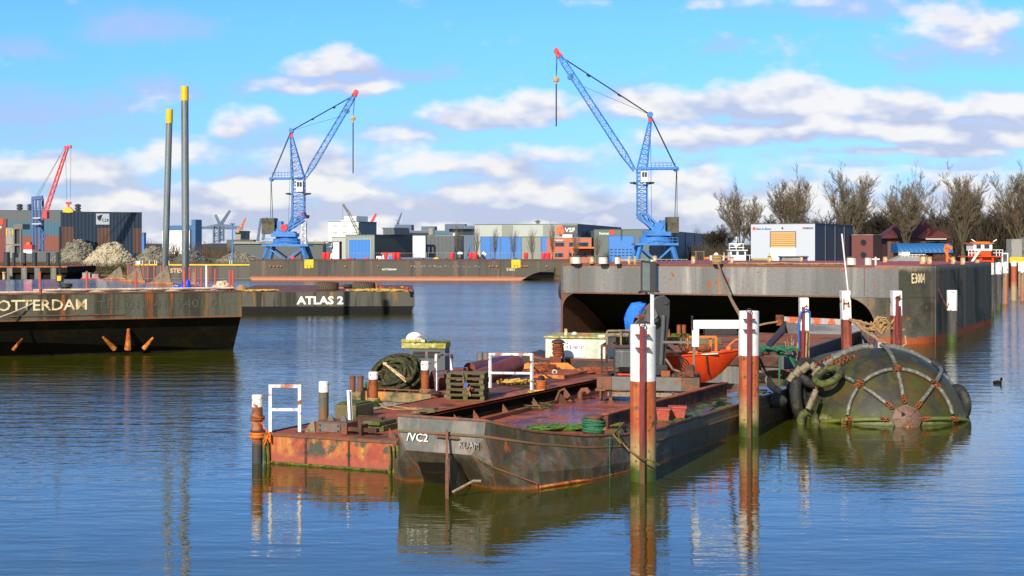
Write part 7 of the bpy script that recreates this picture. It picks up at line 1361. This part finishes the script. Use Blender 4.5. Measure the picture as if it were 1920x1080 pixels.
A_, B_ = rim[1].lerp(rim[2], .0), rim[2]; dA = (B_-A_).normalized()
q = MB().bar(A_+Vector((0, -.2, -.02)), B_+Vector((-.3, -.2, -.05)), .12, .62); t.part('coaming', q, 'flaky_orange'); A2 = rim[2]; t.part('coaming', MB().bar(A2+Vector((-.3, -.2, -.05)), rim[3]+Vector((-.3, .3, .0)), .14, .5), 'flaky_orange')
q = MB()
for i in range(8):
    p = rim[3].lerp(rim[4], i/7)+Vector((-.9, .9, -.15)); q.add([p+Vector((0, 0, .1)), p+Vector((.8, -.35, .15)), p+Vector((.8, -.35, -.8)), p+Vector((0, 0, -.8)), p+Vector((.05, .15, .1)), p+Vector((.85, -.2, .15)), p+Vector((.85, -.2, -.8)), p+Vector((.05, .15, -.8))], [(0,1,2,3), (7,6,5,4), (0,4,5,1), (1,5,6,2), (3,7,4,0)])
t.part('frame_knee', q, 'hold_grey'); t.part('end_plate', MB().bar(rim[0]+Vector((.0, -.4, -.35)), rim[4]+Vector((-.0, -.4, -.35)), .1, .8), 'rusty_end' if 'rusty_end' in MAT else mat('rusty_end', (.10, .065, .035), [((.19, .05, .03), 'n', 1.5, .5, .6), ((.13, .10, .04), 'n', 3, .55, .62)]) and 'rusty_end'); t.part('end_cap', MB().bar(rim[0]+Vector((.0, -.4, .07)), rim[4]+Vector((0, -.4, .07)), .16, .06), 'rust')
t.part('bollard', MB().lathe([(.2, 0), (.2, .5)], rim[1]+Vector((-.4, -1.0, -.1)), n=12), 'rust'); t.part('cable', MB().path([rim[1]+Vector((-.3, -1, .1)), rim[1]+Vector((-1.2, -1.5, .0)), rim[1]+Vector((-2.2, -2, -.2)), rim[1]+Vector((-3.5, -3, -.1))], .05, n=5), 'tan_rope')
tangle('green_rope', 'green rope loops draped on the rusty hold barge corner', -.35, .45, -.2, .2, .05, 'green_rope', 12, .03, 14, Matrix.Translation(at(1457, 664, 44)), h_=.3); q = MB(); p = at(1457, 664, 44)
q.path([p, at(1462, 672, 43.9), at(1461, 720, 43.8), at(1462, 790, 43.6)], .028, n=6).path([p, at(1480, 668, 44), at(1492, 690, 44), at(1500, 692, 44.2)], .045, n=6).path([p+Vector((0, .1, .05)), at(1482, 670, 44.1), at(1500, 684, 44.3)], .04, n=6)
single('green_rope', 'green rope hanging straight down from the loops into the water', 'rope', q, 'green_rope'); q = MB(); rr = random.Random(3)
single('dry_reeds', 'dry straw coloured reed stalks beside the blue roped pile', 'reeds', MB().bar(at(1480, 660, 46), at(1476, 635, 46), .02).bar(at(1482, 660, 46), at(1485, 628, 46), .02).bar(at(1486, 665, 46), at(1488, 636, 46.1), .02).bar(at(1474, 655, 46), at(1472, 640, 46), .02).bar(at(1489, 660, 46), at(1484, 640, 46), .02), 'tan_rope')
# ================================================================ guide piles
def guide_pile(px, pt, pb, w_, lab, rail_px):
    Y = CH*F/(pb-HY); k = Y/F; r_ = w_*k/2; H_ = CH-(pt-HY)*k; t = Thing('guide_pile', lab, 'pile', ((px-960)*k, Y+r_, 0), 0, 'white and red guide piles with a rail')
    t.part('shaft', MB().lathe([(r_, -1.5), (r_, H_-.02), (r_-.02, H_)], n=40), 'guide_pile_paint', smooth=40); t.part('cap', MB().lathe([(r_-.02, H_), (r_-.02, H_+.004), (0, H_+.02)], n=40), 'rusty_white'); x = (rail_px-px)*k
    yr = -r_-.12; o = t.part('rail', MB().box(x-.055, x+.055, yr-.03, yr+.03, -1, H_-.03).box(x-.02, x+.02, yr+.031, yr+.12, -1, H_-.05), 'guide_rail_paint', bevel=.006)
    for z in (H_-.22, H_-.50): t.part('clamp', MB().box(x-.14, x+.16, yr-.035, yr+.10, z, z+.035), 'guide_rail_paint', o)
    t.part('ring', MB().torus((x, yr, H_+.02), .06, .015, (0, 1, 0), 14, 6), 'dark_rust', o); return t
g1 = guide_pile(1208, 610, 905, 49, 'nearest thick white and red pile with a vertical rail', 1203); g2 = guide_pile(1407.5, 584, 820, 37.5, 'second thick white and red pile, beside the orange dinghy', 1403)
t = Thing('white_gantry', 'white steel gantry arm fixed to the second pile', 'frame', (at(1302, 606, 38.2).x, 38.3, 0)); k = 38.3/F; zg = CH-(607-HY)*k
t.part('beam', MB().box(-.05, (1388-1302)*k, -.09, .09, zg-.13, zg+.10), 'white_paint', bevel=.01); t.part('leg', MB().box(-.05, .13, -.08, .08, CH-(650-HY)*k, zg-.132), 'white_paint', bevel=.01); t.part('pin', MB().tube((-.06, -.1, zg-.15), (-.06, -.1, zg+.22), .03, n=8), 'dark_rust'); t.part('stay', MB().box((1386-1302)*k, (1388-1302)*k+.02, -.05, .05, CH-(670-HY)*k, zg-.132), 'white_paint')
# sign board on the pole behind the near pile
t = Thing('sign_post', 'white pole with a folded dark grey board seen from behind', 'sign', (at(1223, 580, 32).x, 32, 0)); k = 32/F; Z = lambda py: CH-(py-HY)*k
t.part('pole', MB().tube((0, 0, 1.5), (0, 0, Z(488)), .045, n=12), 'white_paint', smooth=40); t.part('panel', MB().add([(-19*k, .05, Z(490)), (-3*k, -.10, Z(493)), (-3*k, -.10, Z(545)), (-19*k, .05, Z(546)), (-19*k, .08, Z(490)), (-3*k, -.07, Z(493)), (-3*k, -.07, Z(545)), (-19*k, .08, Z(546))], [(0,1,2,3), (7,6,5,4), (0,4,5,1), (2,6,7,3), (1,5,6,2), (3,7,4,0)]), 'sign_grey' if 'sign_grey' in MAT else mat('sign_grey', (.13, .155, .16), rough=.5) and 'sign_grey')
t.part('panel', MB().add([(3*k, -.10, Z(494)), (14*k, .25, Z(497)), (14*k, .25, Z(547)), (3*k, -.10, Z(545)), (3*k, -.07, Z(494)), (14*k, .28, Z(497)), (14*k, .28, Z(547)), (3*k, -.07, Z(545))], [(0,1,2,3), (7,6,5,4), (0,4,5,1), (2,6,7,3), (1,5,6,2), (3,7,4,0)]), 'sign_grey'); t.part('frame', MB().bar((-20*k, .04, Z(489)), (-2*k, -.12, Z(492)), .03).bar((-20*k, .04, Z(546)), (-2*k, -.12, Z(546)), .03).bar((-20*k, .04, Z(489)), (-20*k, .04, Z(546)), .03).bar((2*k, -.12, Z(493)), (15*k, .26, Z(497)), .03).bar((2*k, -.12, Z(546)), (15*k, .26, Z(548)), .03).box(-.06, .06, -.14, -.02, Z(548), Z(490)), 'dark_steel')
# piles in the right middle
def hpile(lab, px, pt, Y, w_, wpy, lean=0, extra=None, name='mooring_pile', m='mooring_pile_paint2'):
    k = Y/F; H_ = CH-(pt-HY)*k; t = Thing(name, lab, 'pile', ((px-960)*k, Y, 0), 0, 'square piles between the hold barge and the ribbed float'); w2 = w_*k/2; zw_ = CH-(wpy-HY)*k
    L0 = Vector((-lean, 0, 0)); f = zw_/H_
    t.part('shaft', MB().bar((lean*.0, 0, -1), Vector((-lean*f, 0, zw_)), w2*2, w2*1.6), m, bevel=.02); t.part('painted_top', MB().bar(Vector((-lean*f, 0, zw_)), Vector((-lean, 0, H_)), w2*2+.01, w2*1.6+.01), 'rusty_white', bevel=.02); return t, k, w2, H_, zw_
mat('mooring_pile_paint2', (.30, .065, .035), [((.12, .04, .02), 's', 6, .5, .6), ((.42, .13, .06), 'n', 3, .56, .65)], rough=.6)
t, k, w2, H_, zw_ = hpile('white topped pile with a blue rope over it, left of the ribbed float', 1508, 558, 47, 19, 620, .02, m='guide_rail_paint'); t.part('rail', MB().bar((-.1, -w2-.05, 0), (-.08, -w2-.05, H_-.3), .08), 'guide_rail_paint'); t.part('channel', MB().bar((.1, -w2-.02, -.5), (.09, -w2-.02, zw_), .07), 'rubber_tan')
bx_ = t.loc; single('blue_rope', 'blue rope looped over the white topped pile', 'rope', MB().path([bx_+Vector((-.24, -.3, 1.6)), bx_+Vector((-.25, -.3, 2.6)), bx_+Vector((-.15, -.3, 2.9)), bx_+Vector((0, -.32, 3.0)), bx_+Vector((.12, -.3, 2.9)), bx_+Vector((.12, -.3, 2.5))], .03, n=6), 'blue_rope'); single('pale_rope', 'pale rope hanging down beside the blue roped pile', 'rope', MB().path([bx_+Vector((.02, -.35, 2.3)), bx_+Vector((-.02, -.38, 1.4)), bx_+Vector((-.12, -.4, .6))], .03, n=6).path([bx_+Vector((-.28, -.3, 1.9)), bx_+Vector((-.32, -.32, 1.2)), bx_+Vector((-.3, -.33, .7))], .03, n=6), 'tan_rope')
t, k, w2, H_, zw_ = hpile('leaning white topped red pile with a rust mark', 1590, 545, 56.5, 20, 599, .12); t.part('channel', MB().bar((.08, -w2, 0), (.0, -w2, zw_), .08), 'guide_rail_paint'); z = zw_+.62; t.part('rust_mark', MB().box(-.16-.08, -.11-.08, -w2-.02, -w2*.8, z-.25, z+.2).box(-.16-.08, .08-.08, -w2-.02, -w2*.8, z-.02, z+.06).box(.03-.08, .08-.08, -w2-.02, -w2*.8, z-.15, z+.1), 'rust')
t, k, w2, H_, zw_ = hpile('rust stained white topped pile with mooring ropes at the pontoon corner', 1681, 545, 56.5, 21, 592, .02); t.part('pipe', MB().bar((-.1, -w2-.05, 0), (-.05, -w2-.05, H_-.3), .1).bar((.14, -w2-.05, 0), (.05, -w2-.05, H_-.6), .08), 'guide_rail_paint'); t.part('hole', MB().lathe([(.1, 0), (.1, .04)], (-.02, -w2-.02, H_-.3), n=14, axis='Y'), 'dark_rust')
pr = t.loc; q = MB()
q.path(sag(pr+Vector((.28, -.1, 1.75)), at(1592, 598, 56), .05), .05, n=6).path(sag(pr+Vector((-.3, -.2, 1.9)), at(1594, 600, 56), .25), .05, n=6).path([pr+Vector((-.3, -.3, 1.15)), pr+Vector((0, -.42, 1.05)), pr+Vector((.3, -.3, 1.2)), pr+Vector((.34, 0, 1.5))], .05, n=6).path(sag(pr+Vector((-.3, -.3, 1.15)), at(1600, 603, 56), .1), .05, n=6)
single('mooring_rope', 'tan mooring ropes slung from the rust stained pile to the orange coaming', 'rope', q, 'tan_rope'); q = MB(); rr = random.Random(17)
tangle('rope_knot', 'tan rope knot hanging left of the rust stained pile', -.5, .1, -.1, .1, 0, 'tan_rope', 10, .04, 18, Matrix.Translation(at(1660, 622, 56.2)), h_=.8)
single('mooring_line', 'tan rope from the wound bollard down to the second thick pile', 'rope', MB().path(sag(RB+Vector((0, -.25, .1)), g2.loc+Vector((-.24, -.05, 3.22)), .25), .055, n=6), 'tan_rope')
single('mooring_line', 'dark rope from the grey pontoon corner down to the rust spotted pile', 'rope', MB().path(sag(on(1743, 497, zt3), at(1797, 608, 75.0), .35), .05, n=6), 'dark_rust')
# ================================================================ big float with tyre net
bc = Vector((11.0, 42.35, -.42)); br = 2.45; axb = Vector((-.26, 1, 0)).normalized(); t = Thing('ribbed_float', 'huge round dark mossy rubber fender float held in a net of sleeved chains', 'float', (bc.x, bc.y, 0)); c0 = Vector((0, 0, bc.z))
pole = Vector((.02, -.97, .24)).normalized(); Qm = pole.to_track_quat('Z', 'Y').to_matrix(); back = -pole*0 + axb
q = MB(); nl, na = 18, 40
def surf(th, ph, e=0):
    """th from the pole (0) past the equator (90 deg) and on along the barrel"""
    if th <= math.pi/2: d = Vector((math.sin(th)*math.cos(ph), math.sin(th)*math.sin(ph), math.cos(th))); return c0 + Qm @ d*(br+e)
    L_ = (th-math.pi/2)*br; d = Vector((math.cos(ph), math.sin(ph), 0)); return c0 + Qm @ (d*(br+e)*(1-.02*L_*L_)) + Vector((axb.x*L_, axb.y*L_, 0)) + Vector((0, 0, 0))
for j in range(nl+1):
    th = (j/nl)*(math.pi/2+1.1)
    for i in range(na): q.v.append(surf(max(th, 1e-3), 2*math.pi*i/na))
for j in range(nl):
    for i in range(na): q.f.append((j*na+i, j*na+(i+1) % na, (j+1)*na+(i+1) % na, (j+1)*na+i)); q.m.append(0)
q.f.append(tuple(range(nl*na, (nl+1)*na))); q.m.append(0)
t.part('skin', q, 'fender_skin', smooth=60)
def arcp(a, b_, n=5, e=.07): return [surf(a[0]+(b_[0]-a[0])*i/n, a[1]+(b_[1]-a[1])*i/n, e) for i in range(n+1)]
# junctions on two rings; angles measured on the photograph side of the net
ring = [(R(37), R(d)) for d in (3, 46, 90, 136, 178, 224, 270, 314)]
for i, (th, ph) in enumerate(ring):
    s0, s1 = (R(12), ph), (th, ph); pts = arcp(s0, s1, 7); t.part('sleeve', MB().path(pts[1:-1], .058, n=8), 'rubber_sleeve', smooth=60)
    nx = ring[(i+1) % len(ring)]; ph2 = nx[1] if nx[1] > ph else nx[1]+2*math.pi
    pts = arcp((th, ph), (th, ph2), 8)
    if surf(th, (ph+ph2)/2).z > -.15: t.part('sleeve', MB().path(pts[1:-1], .058, n=8), 'rubber_sleeve', smooth=60)
    mid = (ph+ph2)/2
    for tgt in ((R(82), ph+ .0),):
        pts = arcp((th, ph), tgt, 9)
        if pts[-2].z > -.3: t.part('sleeve', MB().path(pts[1:-1], .058, n=8), 'rubber_sleeve', smooth=60)
    p = surf(th, ph, .1); q = MB(); rr = random.Random(i)
    for kk in range(5): q.torus(p+Vector((rr.uniform(-.1, .1), rr.uniform(-.03, .03), rr.uniform(-.1, .1))), .055, .02, (rr.random(), rr.random(), rr.random()), 10, 5)
    if p.z > -.1: t.part('chain_knot', q, 'rust')
    e0 = surf(R(11), ph, .1); e1 = surf(R(16), ph, .1); q = MB()
    for kk in range(3): q.torus(e0.lerp(e1, (kk+.5)/3), .05, .018, (kk % 2, 1, .3), 10, 5)
    t.part('chain_end', q, 'rust')
rings2 = [(R(88), R(d)) for d in (3, 46, 90, 136, 165)]
for i in range(4):
    pts = arcp(rings2[i], rings2[i+1], 8, .08); t.part('sleeve', MB().path(pts[1:-1], .10, n=8), 'rubber_sleeve', smooth=60)
pp = surf(1e-3, 0, .10)
q = MB().lathe([(.41, 0), (.42, .06), (.20, .17), (.08, .20)], pp, n=8, rot=Qm); t.part('end_plate', q, 'fender_plate'); q = MB()
for i in range(8):
    a_ = 2*math.pi*i/8; q.bar(pp+Qm @ Vector((.06*math.cos(a_), .06*math.sin(a_), .2)), pp+Qm @ Vector((  .41*math.cos(a_), .41*math.sin(a_), .08)), .035)
t.part('end_ribs', q, 'fender_plate'); t.part('end_shackle', MB().torus(pp+Vector((.0, -.16, -.28)), .11, .035, (1, 0, .2), 16, 6).torus(pp+Vector((.07, -.18, -.28)), .10, .03, (1, 0, -.3), 16, 6), 'orange_rust'); t.part('end_hole', MB().lathe([(.08, 0), (.08, .02)], pp+Qm @ Vector((-.14, .12, .19)), n=3, rot=Qm), 'underside')
# tyres and sleeves bunched over its left shoulder
FT = t
def ftyre(lab, px, py, Y, Rr, r_, ax, m='tyre_moss'): single('fender_tyre', lab, 'tyre', MB().torus((0, 0, 0), Rr, r_, ax, 28, 10), m, at(px, py, Y), group='tyres hung on the float', smooth=60)
ftyre('mossy tyre half under water at the left foot of the float', 1515, 790, 40.6, .26, .12, (.5, -1, .1)); ftyre('mossy tyre lying slanted on the upper left of the float', 1552, 705, 40.9, .36, .11, (-.45, -.35, .8)); ftyre('dark tyre hanging at the left side of the float, outermost', 1490, 742, 42.6, .50, .17, (1, -.35, .1), 'rubber'); ftyre('dark tyre hanging second from the outermost, left side of float', 1502, 748, 42.0, .55, .17, (1, -.5, .15), 'rubber'); ftyre('dark tyre pressed between the other tyres and the float skin', 1512, 730, 42.6, .58, .17, (1, -.6, .3), 'rubber')
ftyre('upper dark tyre behind the tan sleeves', 1520, 700, 42.2, .40, .14, (.4, -.7, .6), 'rubber'); ftyre('tyre showing at the right rim of the float', 1797, 755, 42.4, .42, .15, (1, .25, .1), 'rubber'); ftyre('small tyre edge on the upper right shoulder of the float', 1754, 690, 44.2, .28, .12, (.8, .2, .7), 'rubber')
rr = random.Random(30)
for i, (px, py, px2, py2, Y) in enumerate(((1481, 716, 1490, 701, 42), (1491, 704, 1502, 690, 41.9), (1502, 696, 1517, 684, 41.8), (1521, 692, 1530, 684, 41.8), (1530, 708, 1541, 690, 41.6), (1560, 672, 1575, 667, 43.0), (1577, 667, 1592, 663, 43.2), (1594, 663, 1610, 658, 43.4), (1612, 658, 1626, 654, 43.6), (1628, 655, 1638, 652, 43.8))):
    single('chain_sleeve', ['lowest tan rubber sleeve at the left end of the chain', 'second tan sleeve from the left end', 'mossy wet sleeve below the blue roped pile', 'short tan sleeve right of the blue roped pile', 'grey sleeve leaning over the slanted tyre', 'tan sleeve at the left of the crest row', 'second sleeve of the crest row on the float', 'middle sleeve of the crest row on the float', 'fourth sleeve of the crest row on the float', 'last right sleeve of the crest row on the float'][i], 'sleeve', MB().tube(Vector((0, 0, 0)), at(px2, py2, Y)-at(px, py, Y), .125 if i != 4 else .17, n=16), 'rubber_tan', at(px, py, Y), group='rubber sleeves strung on the float chain', smooth=40)
q = MB()
def chain(mb, a, b_, r_=.045, n=None):
    a, b_ = Vector(a), Vector(b_); d = b_-a; n = n or int(d.length/.09)
    for i in range(n):
        p = a+d*((i+.5)/n); ax = d.normalized().orthogonal() if i % 2 else d.normalized().cross(d.normalized().orthogonal()); mb.torus(p, r_, .016, ax, 8, 4)
for a, b_ in (((1527, 684), (1560, 668)), ((1556, 683), (1590, 668)), ((1570, 684), (1602, 667))): chain(q, at(*a, 41.4), at(*b_, 41.9))
single('rusty_chain', 'rusty chains running over the top left of the float', 'chain', q, 'rust'); t = Thing('sleeved_chain', 'pale sleeve hanging from the slanted tyre to the lower tyre', 'sleeve', at(1530, 732, 40.5)); t.part('sleeve', MB().tube((0, 0, 0), at(1515, 768, 40.3)-at(1530, 732, 40.5), .085, n=12), 'rubber_tan', smooth=40); q = MB(); chain(q, at(1531, 724, 40.6)-t.loc, (0, 0, 0)); t.part('chain', q, 'rust')
# curved tan fender beam and wet hull end between the piles
single('curved_timber', 'curved brown timber lying against the hull end left of the float', 'timber', MB().path([at(1422, 700, 41.5), at(1436, 712, 41.3), at(1450, 727, 41.2), at(1462, 735, 41.2)], .11, n=8), 'rubber_tan'); single('wet_fender', 'dark wet rubber fender hanging at the dark barge end', 'fender', MB().ball((0, 0, 0), .3, 12, 8, (1.1, .8, .7)), 'rubber', at(1455, 752, 40.6), smooth=60)
# duck
t = Thing('duck', 'small dark duck swimming on the open water at the right', 'duck', on(1870, 719, 0)); t.part('body', MB().ball((0, 0, .04), .13, 14, 8, (1.35, .7, .6)).ball((.15, 0, .17), .055, 10, 6).tube((.12, 0, .08), (.15, 0, .16), .035, n=8), 'underside', smooth=60); t.part('beak', MB().tube((.19, 0, .165), (.25, 0, .155), .018, .01, n=6), 'yellow')
